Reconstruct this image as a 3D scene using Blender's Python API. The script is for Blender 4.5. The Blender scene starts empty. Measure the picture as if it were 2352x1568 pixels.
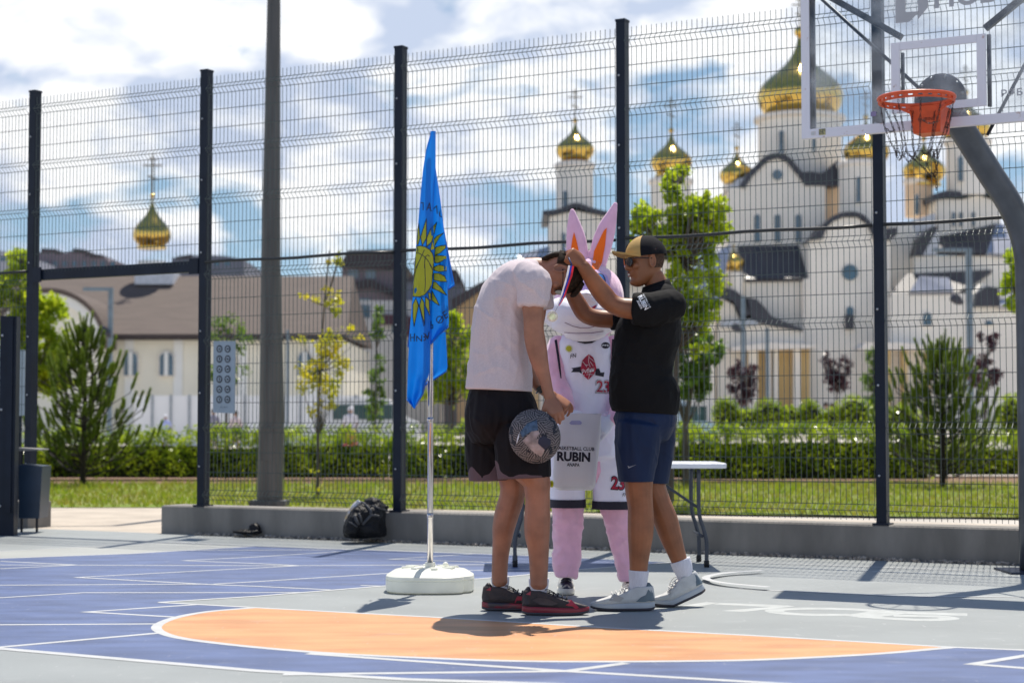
import bpy, bmesh, math, random
from mathutils import Vector, Matrix, noise
from mathutils.bvhtree import BVHTree
random.seed(7)
R = math.radians
SC = bpy.context.scene
COL = SC.collection
# ------------------------------------------------------------ camera
CAMH = 0.96; FV = 3920.0; K = 1.0884          # focal length in pixels of a 2352 px wide picture
PITCH = math.atan(193 / FV)
cam = bpy.data.cameras.new('camera'); co = bpy.data.objects.new('camera', cam); COL.objects.link(co)
cam.sensor_width = 36; cam.lens = 60; cam.clip_start = .1; cam.clip_end = 3000
co.location = (0, 0, CAMH); co.rotation_euler = (math.pi/2 + PITCH, 0, 0)
cam.dof.use_dof = True; cam.dof.focus_distance = 9.0; cam.dof.aperture_fstop = 2.6; cam.dof.aperture_blades = 9
SC.camera = co
# ------------------------------------------------------------ sky and sun
SUN_EL = R(67); SUN_AZ = R(16)               # azimuth: clockwise from +Y
w = bpy.data.worlds.new('World'); SC.world = w; w.use_nodes = True
nt = w.node_tree; N = nt.nodes; L = nt.links
for n in list(N): N.remove(n)
def nd(t, **k):
    n = N.new(t)
    for a, b in k.items(): setattr(n, a, b)
    return n
out = nd('ShaderNodeOutputWorld'); bg = nd('ShaderNodeBackground'); bg.inputs[1].default_value = .085
sky = nd('ShaderNodeTexSky', sky_type='NISHITA', sun_disc=False, sun_elevation=SUN_EL, sun_rotation=SUN_AZ)
sky.air_density = 1.0; sky.dust_density = .35; sky.ozone_density = 1.5
tc = nd('ShaderNodeTexCoord')
mp = nd('ShaderNodeMapping'); mp.inputs['Scale'].default_value = (1, 1, 2.1); mp.inputs['Location'].default_value = (3.1, 1.7, 0.35)
L.new(tc.outputs['Generated'], mp.inputs[0])
warp = nd('ShaderNodeTexNoise'); warp.inputs['Scale'].default_value = 9; warp.inputs['Detail'].default_value = 3
L.new(mp.outputs[0], warp.inputs['Vector'])
wm = nd('ShaderNodeVectorMath', operation='MULTIPLY_ADD'); wm.inputs[1].default_value = (.07, .07, .07)
L.new(warp.outputs['Color'], wm.inputs[0]); L.new(mp.outputs[0], wm.inputs[2])
n1 = nd('ShaderNodeTexNoise'); n1.inputs['Scale'].default_value = 8.5; n1.inputs['Detail'].default_value = 8; n1.inputs['Roughness'].default_value = .5
L.new(wm.outputs[0], n1.inputs['Vector'])
n2 = nd('ShaderNodeTexNoise'); n2.inputs['Scale'].default_value = 14; n2.inputs['Detail'].default_value = 5; n2.inputs['Roughness'].default_value = .5
mp2 = nd('ShaderNodeMapping'); mp2.inputs['Location'].default_value = (0.2, .9, .06)
L.new(wm.outputs[0], mp2.inputs[0]); L.new(mp2.outputs[0], n2.inputs['Vector'])
# more cloud towards the top of the view, open blue low on the left
sep = nd('ShaderNodeSeparateXYZ'); L.new(tc.outputs['Generated'], sep.inputs[0])
bz = nd('ShaderNodeMapRange'); bz.inputs[1].default_value = .03; bz.inputs[2].default_value = .2; bz.inputs[3].default_value = -.02; bz.inputs[4].default_value = .10
L.new(sep.outputs['Z'], bz.inputs[0])
bz2 = nd('ShaderNodeMapRange'); bz2.inputs[1].default_value = .26; bz2.inputs[2].default_value = .5; bz2.inputs[3].default_value = 0; bz2.inputs[4].default_value = -.24  # cloud cleared overhead, out of view, to lower the fill light
L.new(sep.outputs['Z'], bz2.inputs[0]); bsum = nd('ShaderNodeMath', operation='ADD'); L.new(bz.outputs[0], bsum.inputs[0]); L.new(bz2.outputs[0], bsum.inputs[1])
ad = nd('ShaderNodeMath', operation='ADD'); L.new(n1.outputs['Fac'], ad.inputs[0]); L.new(bsum.outputs[0], ad.inputs[1])
cov = nd('ShaderNodeValToRGB'); cov.color_ramp.elements[0].position = .465; cov.color_ramp.elements[1].position = .545
L.new(ad.outputs[0], cov.inputs[0])
shd = nd('ShaderNodeValToRGB'); e = shd.color_ramp.elements
e[0].position = .40; e[0].color = (5.9, 6.8, 8.6, 1); e[1].position = .56; e[1].color = (11.0, 11.1, 11.3, 1)
L.new(n2.outputs['Fac'], shd.inputs[0])
mx = nd('ShaderNodeMix', data_type='RGBA'); L.new(cov.outputs[0], mx.inputs[0]); 
gr = nd('ShaderNodeValToRGB'); gr.color_ramp.elements[0].position = .0; gr.color_ramp.elements[0].color = (4.5, 6.9, 8.9, 1); gr.color_ramp.elements[1].position = .45; gr.color_ramp.elements[1].color = (1.1, 2.3, 4.9, 1)
L.new(sep.outputs['Z'], gr.inputs[0])
sm_ = nd('ShaderNodeMix', data_type='RGBA'); sm_.inputs[0].default_value = .75; L.new(sky.outputs[0], sm_.inputs[6]); L.new(gr.outputs[0], sm_.inputs[7])
L.new(sm_.outputs[2], mx.inputs[6]); L.new(shd.outputs[0], mx.inputs[7])
L.new(mx.outputs[2], bg.inputs[0]); L.new(bg.outputs[0], out.inputs[0])
sl = bpy.data.lights.new('sun', 'SUN'); so = bpy.data.objects.new('sun', sl); COL.objects.link(so)
sl.energy = 5.0; sl.angle = R(.53); sl.color = (1, .93, .82)
sdir = Vector((math.sin(SUN_AZ)*math.cos(SUN_EL), math.cos(SUN_AZ)*math.cos(SUN_EL), math.sin(SUN_EL)))
so.rotation_euler = sdir.to_track_quat('Z', 'Y').to_euler(); so.location = (0, 0, 30)
SC.view_settings.view_transform = 'Standard'; SC.view_settings.look = 'None'; SC.view_settings.gamma = 1
SC.view_settings.use_curve_mapping = False; SC.view_settings.exposure = 0.25
SC.cycles.max_bounces = 8; SC.cycles.transparent_max_bounces = 24
# ------------------------------------------------------------ picture point -> place
cp, sp = math.cos(PITCH), math.sin(PITCH)
def V(x, y, Y):
    u = (x - 1176) / FV; v = (784 - y) / FV
    d = Vector((u, cp - v*sp, sp + v*cp)); t = Y / d.y
    return Vector((d.x*t, Y, CAMH + d.z*t))
def PS(x, y, Y): return V(x/K, y/K, Y)
def G(x, y, z=0):
    u = (x - 1176) / FV; v = (784 - y) / FV
    d = Vector((u, cp - v*sp, sp + v*cp)); t = (z - CAMH) / d.z
    return Vector((d.x*t, d.y*t, z))
def GS(x, y, z=0): return G(x/K, y/K, z)
# ------------------------------------------------------------ materials
MATS = {}
def pm(name, col, rough=.6, metal=0, var=.12, scale=6, bump=0, bscale=60, spec=.5, col2=None, stretch=None, trans=0, alpha=1, sheen=0, coat=0, detail=4, ramp=(.35, .65), bdist=.01, scuff=0):
    if name in MATS: return MATS[name]
    m = bpy.data.materials.new(name); m.use_nodes = True; t = m.node_tree; b = t.nodes['Principled BSDF']
    def n_(ty): return t.nodes.new(ty)
    tcn = n_('ShaderNodeTexCoord'); mpn = n_('ShaderNodeMapping'); t.links.new(tcn.outputs['Object'], mpn.inputs[0])
    if stretch: mpn.inputs['Scale'].default_value = stretch
    nz = n_('ShaderNodeTexNoise'); nz.inputs['Scale'].default_value = scale; nz.inputs['Detail'].default_value = detail
    t.links.new(mpn.outputs[0], nz.inputs['Vector'])
    rp = n_('ShaderNodeValToRGB'); r = rp.color_ramp.elements; r[0].position, r[1].position = ramp
    c = Vector(col[:3])
    c2 = Vector(col2) if col2 else c * (1 - var)
    c1 = c if col2 else c * (1 + var)
    r[0].color = (*c2, 1); r[1].color = (*[min(1, q) for q in c1], 1)
    t.links.new(nz.outputs['Fac'], rp.inputs[0]); t.links.new(rp.outputs[0], b.inputs['Base Color'])
    if scuff:
        last = rp.outputs[0]
        for sc_, st_, lo, hi, am in ((5, (1, 1.6, 1), .60, .72, .5), (38, (1, .25, 1), .66, .72, 1.0), (60, (.2, 1.2, 1), .70, .75, .9)):
            mpp = n_('ShaderNodeMapping'); mpp.inputs['Scale'].default_value = st_; mpp.inputs['Rotation'].default_value = (0, 0, sc_*.11); t.links.new(tcn.outputs['Object'], mpp.inputs[0])
            sn = n_('ShaderNodeTexNoise'); sn.inputs['Scale'].default_value = sc_; sn.inputs['Detail'].default_value = 5; t.links.new(mpp.outputs[0], sn.inputs['Vector'])
            mrr = n_('ShaderNodeMapRange'); mrr.inputs[1].default_value = lo; mrr.inputs[2].default_value = hi; mrr.inputs[4].default_value = scuff*am; t.links.new(sn.outputs['Fac'], mrr.inputs[0])
            mxx = n_('ShaderNodeMix'); mxx.data_type = 'RGBA'; mxx.inputs[7].default_value = (.5, .5, .5, 1); t.links.new(mrr.outputs[0], mxx.inputs[0]); t.links.new(last, mxx.inputs[6]); last = mxx.outputs[2]
        t.links.new(last, b.inputs['Base Color'])
    b.inputs['Roughness'].default_value = rough; b.inputs['Metallic'].default_value = metal
    b.inputs['Specular IOR Level'].default_value = spec
    if sheen: b.inputs['Sheen Weight'].default_value = sheen
    if coat: b.inputs['Coat Weight'].default_value = coat
    if alpha < 1: b.inputs['Alpha'].default_value = alpha
    if bump:
        bn = n_('ShaderNodeTexNoise'); bn.inputs['Scale'].default_value = bscale; bn.inputs['Detail'].default_value = 3
        t.links.new(mpn.outputs[0], bn.inputs['Vector'])
        bp = n_('ShaderNodeBump'); bp.inputs['Strength'].default_value = bump; bp.inputs['Distance'].default_value = bdist
        t.links.new(bn.outputs['Fac'], bp.inputs['Height']); t.links.new(bp.outputs[0], b.inputs['Normal'])
    if trans:
        tr = n_('ShaderNodeBsdfTranslucent'); ms = n_('ShaderNodeMixShader'); ms.inputs[0].default_value = trans
        t.links.new(rp.outputs[0], tr.inputs[0]); t.links.new(b.outputs[0], ms.inputs[1]); t.links.new(tr.outputs[0], ms.inputs[2])
        t.links.new(ms.outputs[0], t.nodes['Material Output'].inputs[0])
    MATS[name] = m; return m
def glassy(name, tint=(1, 1, 1), dirt_haze=.05, refl=1.0):
    m = bpy.data.materials.new(name); m.use_nodes = True; t = m.node_tree
    for n in list(t.nodes): t.nodes.remove(n)
    o = t.nodes.new('ShaderNodeOutputMaterial'); tr = t.nodes.new('ShaderNodeBsdfTransparent'); tr.inputs[0].default_value = (*tint, 1)
    gl = t.nodes.new('ShaderNodeBsdfGlossy'); gl.inputs['Roughness'].default_value = .03
    df = t.nodes.new('ShaderNodeBsdfDiffuse'); df.inputs[0].default_value = (.8, .82, .85, 1)
    fr = t.nodes.new('ShaderNodeFresnel'); fr.inputs[0].default_value = 1.45
    nz = t.nodes.new('ShaderNodeTexNoise'); nz.inputs['Scale'].default_value = 4; nz.inputs['Detail'].default_value = 8
    mr = t.nodes.new('ShaderNodeMapRange'); mr.inputs[1].default_value = .4; mr.inputs[2].default_value = .75; mr.inputs[4].default_value = dirt_haze*3  # pale film: smudges plus haze put in as diffuse colour
    m1 = t.nodes.new('ShaderNodeMixShader'); m2 = t.nodes.new('ShaderNodeMixShader')
    t.links.new(nz.outputs['Fac'], mr.inputs[0]); t.links.new(mr.outputs[0], m1.inputs[0])
    t.links.new(tr.outputs[0], m1.inputs[1]); t.links.new(df.outputs[0], m1.inputs[2])
    t.links.new(fr.outputs[0], m2.inputs[0]); t.links.new(m1.outputs[0], m2.inputs[1]); t.links.new(gl.outputs[0], m2.inputs[2])
    t.links.new(m2.outputs[0], o.inputs[0]); return m
# ------------------------------------------------------------ mesh building
class MB:
    def __init__(s): s.v = []; s.f = []
    def add(s, vs, fs):
        o = len(s.v); s.v += [Vector(q) for q in vs]; s.f += [[i+o for i in f] for f in fs]; return s
    def box(s, c, d, rot=0, M=None):
        c = Vector(c); hx, hy, hz = [q/2 for q in d]
        vs = [Vector((x*hx, y*hy, z*hz)) for z in (-1, 1) for y in (-1, 1) for x in (-1, 1)]
        m = M if M else Matrix.Rotation(rot, 3, 'Z')
        return s.add([c + m @ q for q in vs], [(0,2,3,1), (4,5,7,6), (0,1,5,4), (2,6,7,3), (0,4,6,2), (1,3,7,5)])
    def tube(s, path, r, n=8, r2=None, cap=True):
        P = [Vector(p) for p in path]; rs = r if isinstance(r, (list, tuple)) else [r + ((r2 - r) * i/(len(P)-1) if r2 is not None else 0) for i in range(len(P))]
        o = len(s.v); prev = None
        for i, p in enumerate(P):
            t = (P[min(i+1, len(P)-1)] - P[max(i-1, 0)]).normalized()
            if prev is None:
                a = Vector((0, 0, 1)) if abs(t.z) < .9 else Vector((1, 0, 0)); a = (a - t*a.dot(t)).normalized()
            else:
                a = prev - t*prev.dot(t)
                a = a.normalized() if a.length > 1e-6 else t.orthogonal().normalized()
            prev = a; b = t.cross(a)
            for k in range(n):
                an = 2*math.pi*(k + .5)/n; s.v.append(p + (a*math.cos(an) + b*math.sin(an))*rs[i])
        for i in range(len(P)-1):
            for k in range(n):
                k2 = (k+1) % n; s.f.append([o+i*n+k, o+i*n+k2, o+(i+1)*n+k2, o+(i+1)*n+k])
        if cap:
            s.f.append([o+k for k in range(n)][::-1]); s.f.append([o+(len(P)-1)*n+k for k in range(n)])
        return s
    def prism(s, poly, vec):                    # poly: 3D points of one face, extruded by vec
        P = [Vector(p) for p in poly]; v = Vector(vec); n = len(P)
        return s.add(P + [p+v for p in P], [list(range(n))[::-1], [n+i for i in range(n)]] + [[i, (i+1) % n, n+(i+1) % n, n+i] for i in range(n)])
    def lathe(s, prof, c, n=24, ax=None):       # prof (r,z)
        c = Vector(c); o = len(s.v)
        for r, z in prof:
            for k in range(n):
                a = 2*math.pi*k/n; q = Vector((r*math.cos(a), r*math.sin(a), z))
                s.v.append(c + (ax @ q if ax else q))
        for i in range(len(prof)-1):
            for k in range(n):
                k2 = (k+1) % n; s.f.append([o+i*n+k, o+i*n+k2, o+(i+1)*n+k2, o+(i+1)*n+k])
        s.f.append([o+k for k in range(n)][::-1]); s.f.append([o+(len(prof)-1)*n+k for k in range(n)])
        return s
    def ell(s, c, r, n=14, m=10, M=None):
        c = Vector(c); pr = [(math.sin(math.pi*(i+.001)/(m+.002*0+0.002)) , -math.cos(math.pi*i/m)) for i in range(m+1)]
        pr = [(max(.02, math.sin(math.pi*i/m)), -math.cos(math.pi*i/m)) for i in range(m+1)]
        D = Matrix.Diagonal(Vector(r)); A = (M @ D) if M else D
        return s.lathe(pr, c, n, A)
    def rings(s, rings, cap=True):
        o = len(s.v); n = len(rings[0])
        for r in rings: s.v += [Vector(q) for q in r]
        for i in range(len(rings)-1):
            for k in range(n):
                k2 = (k+1) % n; s.f.append([o+i*n+k, o+i*n+k2, o+(i+1)*n+k2, o+(i+1)*n+k])
        if cap:
            s.f.append([o+k for k in range(n)][::-1]); s.f.append([o+(len(rings)-1)*n+k for k in range(n)])
        return s
    def loft(s, pts, n=20, e=2.0, sub=4, dirY=Vector((0, 1, 0)), rnd=(1, 1)):
        """pts: (centre, half width in the picture plane, half depth)"""
        P = []
        m = len(pts)
        def g(i): return pts[max(0, min(m-1, i))]
        for i in range(m-1):
            for k in range(sub):
                t = k/sub; a, b, c, d = g(i-1), g(i), g(i+1), g(i+2)
                def cr(p0, p1, p2, p3): return .5*((2*p1) + (p2-p0)*t + (2*p0-5*p1+4*p2-p3)*t*t + (3*p1-p0-3*p2+p3)*t**3)
                P.append((cr(Vector(a[0]), Vector(b[0]), Vector(c[0]), Vector(d[0])), cr(a[1], b[1], c[1], d[1]), cr(a[2], b[2], c[2], d[2])))
        P.append(pts[-1]); P = [(Vector(a), b, c) for a, b, c in P]
        fr = []
        for i, (p, a, b) in enumerate(P):
            t = (P[min(i+1, len(P)-1)][0] - P[max(i-1, 0)][0]).normalized()
            bd = dirY - t*dirY.dot(t)
            if bd.length < .2: bd = Vector((0, .2, 1)) - t*Vector((0, .2, 1)).dot(t)
            bd.normalize(); fr.append((p, t, bd.cross(t), bd, a, b))
        R_ = []
        if rnd[0]:
            p, t, ad, bd, a, b = fr[0]; h = min(a, b)*.6*rnd[0]
            R_ += [(p - t*h, ad, bd, a*.35, b*.35), (p - t*h*.7, ad, bd, a*.75, b*.75)]
        R_ += [(p, ad, bd, a, b) for p, t, ad, bd, a, b in fr]
        if rnd[1]:
            p, t, ad, bd, a, b = fr[-1]; h = min(a, b)*.6*rnd[1]
            R_ += [(p + t*h*.7, ad, bd, a*.75, b*.75), (p + t*h, ad, bd, a*.35, b*.35)]
        rr = []
        for p, ad, bd, a, b in R_:
            q = []
            for k in range(n):
                an = 2*math.pi*k/n; c_, s_ = math.cos(an), math.sin(an)
                q.append(p + ad*a*math.copysign(abs(c_)**(2/e), c_) + bd*b*math.copysign(abs(s_)**(2/e), s_))
            rr.append(q)
        return s.rings(rr)
def tag(o, label=None, cat=None, group=None, kind=None):
    if label: o['label'] = label
    if cat: o['category'] = cat
    if group: o['group'] = group
    if kind: o['kind'] = kind
    return o
def empty(name, loc, label, cat, group=None):
    o = bpy.data.objects.new(name, None); COL.objects.link(o); o.location = loc; o.empty_display_size = .2
    return tag(o, label, cat, group)
def obj(name, mb, m, parent=None, smooth=False, ngon=False):
    me = bpy.data.meshes.new(name)
    off = Vector(parent.matrix_world.translation) if False else Vector((0, 0, 0))
    if parent is not None:
        p = parent
        while p is not None: off += Vector(p.location); p = p.parent
    me.from_pydata([q - off for q in mb.v], [], mb.f); me.update()
    if smooth:
        me.shade_smooth()
        if smooth != True: me.set_sharp_from_angle(angle=R(smooth))
    if m: me.materials.append(m)
    o = bpy.data.objects.new(name, me); COL.objects.link(o); o.parent = parent
    bm = bmesh.new(); bm.from_mesh(me); bmesh.ops.recalc_face_normals(bm, faces=bm.faces)
    bm.to_mesh(me); bm.free()
    return o
def fuse(name, mb, m, parent, vox=.006, it=3, disp=None, smooth_f=.5):
    """union of overlapping closed shapes as one smooth skin"""
    o = obj(name, mb, m, parent)
    md = o.modifiers.new('r', 'REMESH'); md.mode = 'VOXEL'; md.voxel_size = vox; md.use_smooth_shade = True
    if it:
        sm = o.modifiers.new('s', 'SMOOTH'); sm.factor = smooth_f; sm.iterations = it
    dg = bpy.context.evaluated_depsgraph_get(); dg.update()
    me = bpy.data.meshes.new_from_object(o.evaluated_get(dg), depsgraph=dg)
    o.modifiers.clear(); old = o.data; o.data = me; bpy.data.meshes.remove(old); me.name = name
    if disp:
        off = Vector((0, 0, 0)); p = parent
        while p is not None: off += Vector(p.location); p = p.parent
        ns = [v.normal.copy() for v in me.vertices]
        for v, n_ in zip(me.vertices, ns):
            v.co += n_ * disp(v.co + off, n_)
        me.update()
    me.shade_smooth()
    if not me.materials: me.materials.append(m)
    return o
def copy_tree(o, parent=None, loc=None):
    c = o.copy(); COL.objects.link(c); c.parent = parent
    if loc is not None: c.location = loc
    for ch in list(o.children): copy_tree(ch, c)
    return c
def bvh_of(o):
    off = Vector((0, 0, 0)); p = o
    while p is not None: off += Vector(p.location); p = p.parent
    return BVHTree.FromPolygons([v.co + off for v in o.data.vertices], [list(p.vertices) for p in o.data.polygons])
def text_mesh(body, offset=0, shear=0, spacing=1):
    cu = bpy.data.curves.new('t', 'FONT'); cu.body = body; cu.align_x = 'CENTER'; cu.align_y = 'CENTER'; cu.offset = offset; cu.shear = shear
    cu.space_character = spacing; cu.resolution_u = 3
    o = bpy.data.objects.new('t', cu); COL.objects.link(o)
    dg = bpy.context.evaluated_depsgraph_get(); dg.update()
    me = bpy.data.meshes.new_from_object(o.evaluated_get(dg), depsgraph=dg)
    vs = [v.co.copy() for v in me.vertices]; fs = [list(p.vertices) for p in me.polygons]
    bpy.data.objects.remove(o); bpy.data.meshes.remove(me); bpy.data.curves.remove(cu)
    xs = [v.x for v in vs]; ys = [v.y for v in vs]
    if not xs: return [], []
    cx, cy = (min(xs)+max(xs))/2, (min(ys)+max(ys))/2; W, H = max(xs)-min(xs), max(ys)-min(ys)
    return [((v.x-cx)/W, (v.y-cy)/H) for v in vs], fs
def text_on(mb, body, o, X, Z, w, h, **k):      # text centred at o, X/Z unit directions, size w x h
    vs, fs = text_mesh(body, **k)
    return mb.add([Vector(o) + Vector(X)*(x*w) + Vector(Z)*(y*h) for x, y in vs], fs)
def ground_line(mb, pts, wd, z, closed=False):  # strip of width wd on the ground through world points
    P = [Vector((p[0], p[1], z)) for p in pts]; n = len(P)
    Lp, Rp = [], []
    for i in range(n):
        a = P[i-1] if (i or closed) else P[i]; b = P[(i+1) % n] if (i < n-1 or closed) else P[i]
        t0 = (P[i]-a).normalized() if (P[i]-a).length > 1e-6 else None; t1 = (b-P[i]).normalized() if (b-P[i]).length > 1e-6 else None
        t = (t0 or t1) + (t1 or t0)
        t = t.normalized() if t.length > .3 else (t1 or t0)
        nn = Vector((-t.y, t.x, 0)); q = nn.dot(Vector((-(t1 or t0).y, (t1 or t0).x, 0))); k = 1/max(.5, abs(q))
        Lp.append(P[i]+nn*wd/2*k); Rp.append(P[i]-nn*wd/2*k)
    o = len(mb.v); mb.v += Lp + Rp
    for i in range(n - (0 if closed else 1)):
        j = (i+1) % n; mb.f.append([o+i, o+n+i, o+n+j, o+j])
    return mb
def spline(pts, sub=8):
    P = [Vector(p) for p in pts]; m = len(P); o = []
    g = lambda i: P[max(0, min(m-1, i))]
    for i in range(m-1):
        for k in range(sub):
            t = k/sub; a, b, c, d = g(i-1), g(i), g(i+1), g(i+2)
            o.append(.5*((2*b) + (c-a)*t + (2*a-5*b+4*c-d)*t*t + (3*b-a-3*c+d)*t**3))
    o.append(P[-1]); return o
# ============================================================ GROUND AND COURT
M_court = pm('court_grey_paint', (.265, .285, .285), .55, scuff=.35, var=.10, scale=1.3, bump=.25, bscale=260, detail=10, ramp=(.3, .7), bdist=.002)
M_light = pm('court_light_paint', (.36, .37, .35), .55, var=.06, scale=1.5, bump=.2, bscale=260, bdist=.002)
M_blue = pm('court_blue_paint', (.088, .124, .25), .5, scuff=.22, var=.2, scale=2.2, bump=.25, bscale=260, detail=10, stretch=(1, 3, 1), bdist=.002)
M_orange = pm('court_orange_paint', (.60, .285, .125), .5, scuff=.25, var=.16, scale=2, bump=.25, bscale=260, detail=9, stretch=(1, 3, 1), bdist=.002)
M_line = pm('court_line_paint', (.50, .51, .51), .5, var=.05, scale=9, bump=.15, bscale=260, bdist=.002)
M_faint = pm('court_letter_paint', (.42, .44, .43), .55, var=.1, scale=12, ramp=(.3, .6))
M_conc = pm('cast_concrete', (.22, .205, .185), .85, var=.22, scale=3.5, bump=.5, bscale=40, detail=9, stretch=(1, 1, .35))
M_pave = pm('pale_paving', (.46, .40, .33), .9, var=.12, scale=2.2, bump=.4, bscale=70)
M_farpave = pm('far_paving', (.48, .44, .39), .9, var=.12, scale=.4)
M_grass = pm('lawn_green', (.14, .21, .012), .9, col2=(.20, .18, .05), scale=1.1, bump=.8, bscale=90, detail=8)
M_mulch = pm('dry_mulch', (.20, .12, .075), .95, var=.4, scale=14, bump=.8, bscale=60)
def gp(pts, z): return [(q.x, q.y, z) for q in pts]
def sheet(name, pts, z, m, parent=None, **t):
    mb = MB(); mb.add(gp(pts, z), [list(range(len(pts)))])
    o = obj(name, mb, m, parent); return tag(o, **t) if t else o
mb = MB(); mb.add([(-900, -30, -.02), (900, -30, -.02), (900, 1500, -.02), (-900, 1500, -.02)], [(0, 1, 2, 3)])
tag(obj('ground', mb, M_farpave), kind='structure')
FP = Vector((-2.74, 15.19, 0)); FD = Vector((1.804, -.95, 0)); FU = FD.normalized(); FN = Vector((-FU.y, FU.x, 0))  # FN points away from camera
if FN.y < 0: FN = -FN
def FL(t, off=0, z=0): return FP + FD*t + FN*off + Vector((0, 0, z))
a, b = FL(-6, -.08), FL(9, -.08)
sheet('sports_court', [Vector((-22, -3, 0)), Vector((16, -3, 0)), b, a], .0, M_court, kind='structure')
# light grey band beyond the blue area
court = bpy.data.objects['sports_court']
bt = [(-700, 1300), (0, 1266), (225, 1253.5), (400, 1245), (588, 1253.5), (300, 1271), (0, 1282), (-700, 1318)]
sheet('light_band', [G(*p) for p in bt], .0004, M_light, court)
arcpts = [(588, 1395), (480, 1404), (400, 1419), (360, 1438), (378, 1455), (440, 1469), (588, 1486), (760, 1500), (938, 1509), (1176, 1517.5), (1401, 1519), (1600, 1517.5), (1764, 1514), (2000, 1502), (2189, 1486)]
arc = spline([G(*p) for p in arcpts], 6)
bl = [(-900, 1330), (0, 1282), (300, 1271), (588, 1254), (1118, 1272), (1539, 1291), (1326, 1308), (1176, 1323), (886, 1345), (588, 1369), (365, 1383), (588, 1395), (998, 1417), (1389, 1441), (1764, 1461), (2189, 1486), (2352, 1492.5), (3000, 1520), (3000, 1700), (1900, 1600), (1500, 1579), (1176, 1567.6), (938, 1560), (588, 1540), (0, 1489), (-900, 1430)]
sheet('blue_area', [G(*p) for p in bl], .0008, M_blue, court)
sheet('orange_half_circle', arc, .0012, M_orange, court)
mb = MB(); Wn = .04
def ln(pts, wd=Wn, z=.016): ground_line(mb, [G(*p) for p in pts], wd, .0016 + (z-.016)/20)
ground_line(mb, arc, .05, .00161); ln([(588, 1395), (998, 1417), (1389, 1441), (1764, 1461), (2189, 1486), (2352, 1492.5), (2700, 1507)], .04)
ln([(-700, 1300), (0, 1266), (225, 1253.5), (400, 1245), (588, 1253.5)], .04, .0164)
ln([(-700, 1318), (0, 1282), (300, 1271), (588, 1254)], .045, .0166)
ln([(588, 1254), (1118, 1272), (1491, 1285), (1764, 1293), (2352, 1313.6), (3000, 1337)], .04, .0168)
ln([(413, 1263.6), (828, 1262)], .035, .017); ln([(828, 1263.5), (588, 1278.6), (423, 1287), (588, 1293.6), (688, 1298.6)], .035, .0172)
ln([(0, 1288.6), (175, 1297)], .035, .0174); ln([(-300, 1296), (0, 1297), (588, 1298.6), (688, 1298.6), (1131, 1296), (1300, 1298)], .035, .0176)
ln([(0, 1305.6), (175, 1297.3)], .035, .0178); ln([(688, 1298.6), (588, 1304), (178, 1325.6), (475, 1341.5), (588, 1346), (758, 1354)], .035, .018)
ln([(490, 1341), (588, 1335.4), (903, 1315.6), (1068, 1310), (1131, 1308.6), (1300, 1305)], .035, .0182)
ln([(-300, 1345), (0, 1343.6), (475, 1341)], .035, .0184); ln([(-300, 1392), (0, 1372.4), (193, 1360.7), (588, 1360.7), (688, 1360)], .035, .0186)
ln([(453, 1388), (200, 1405), (400, 1416.7)], .04, .0188); ln([(-300, 1436), (0, 1434.5), (360, 1432.5)], .04, .019)
ln([(375, 1452.5), (0, 1486), (-300, 1516)], .045, .0192); ln([(-900, 1430), (0, 1489), (588, 1540), (938, 1560), (1176, 1567.6), (1500, 1579), (1900, 1600)], .06, .0194)
ln([(1539, 1291), (1326, 1308), (1176, 1323), (886, 1345), (588, 1369), (365, 1383)], .045, .0196); ln([(365, 1383), (588, 1395)], .04, .0198)
ln([(1086, 1271.6), (896, 1284), (1131, 1291)], .035, .02); ln([(828, 1344), (888, 1346)], .035, .0202)
ln([(706, 1500.5), (938, 1517), (1176, 1532.6), (1301, 1541), (1764, 1568), (2100, 1588)], .05, .0204)
ln([(650, 1549), (738, 1547.6), (1176, 1542.6), (1301, 1541), (1439, 1522.5)], .05, .0206)
ln([(2420, 1495), (2352, 1506), (2234, 1525), (2352, 1534), (2420, 1539)], .05, .0208)
ln([(1700, 1351), (1764, 1355), (2064, 1368.7), (2352, 1371), (2600, 1375)], .035, .021)
ground_line(mb, spline([G(*p) for p in [(1749, 1316), (1660, 1323), (1621, 1333.6), (1660, 1345), (1764, 1355)]], 6), .05, .0212)
obj('painted_lines', mb, M_line, court)
mb = MB()
def z7(x, y): return G(1176 + x/3.9966, 1176 + y/3.9966)
def z8(x, y): return G(1764 + x/3.9966, 1176 + y/3.9966)
def qd(pts, z=.006): mb.add(gp(pts, .0004+(z-.006)/10), [list(range(len(pts)))])
qd([z7(1480, 868), z7(1780, 822), z7(1900, 830), z7(1600, 882)]); qd([z7(1905, 830), z7(2510, 850), z7(2380, 868), z7(1850, 845)], .0062)
qd([z7(1920, 903), z7(2370, 868), z7(2520, 852), z7(2600, 862), z7(2110, 914)], .0064)
ground_line(mb, spline([z8(*p) for p in [(980, 905), (760, 888), (400, 882), (120, 890), (60, 908), (170, 927), (400, 938), (760, 940)]], 5), .10, .00041)
ground_line(mb, spline([z8(*p) for p in [(1830, 938), (1400, 925), (1150, 912)]], 3), .12, .00042)
ground_line(mb, [z8(*p) for p in [(1180, 908), (800, 958)]], .18, .00043)
ground_line(mb, spline([z8(*p) for p in [(850, 955), (1200, 978), (1450, 986), (1660, 976), (1560, 955), (1150, 946)]], 5), .10, .00044)
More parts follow.
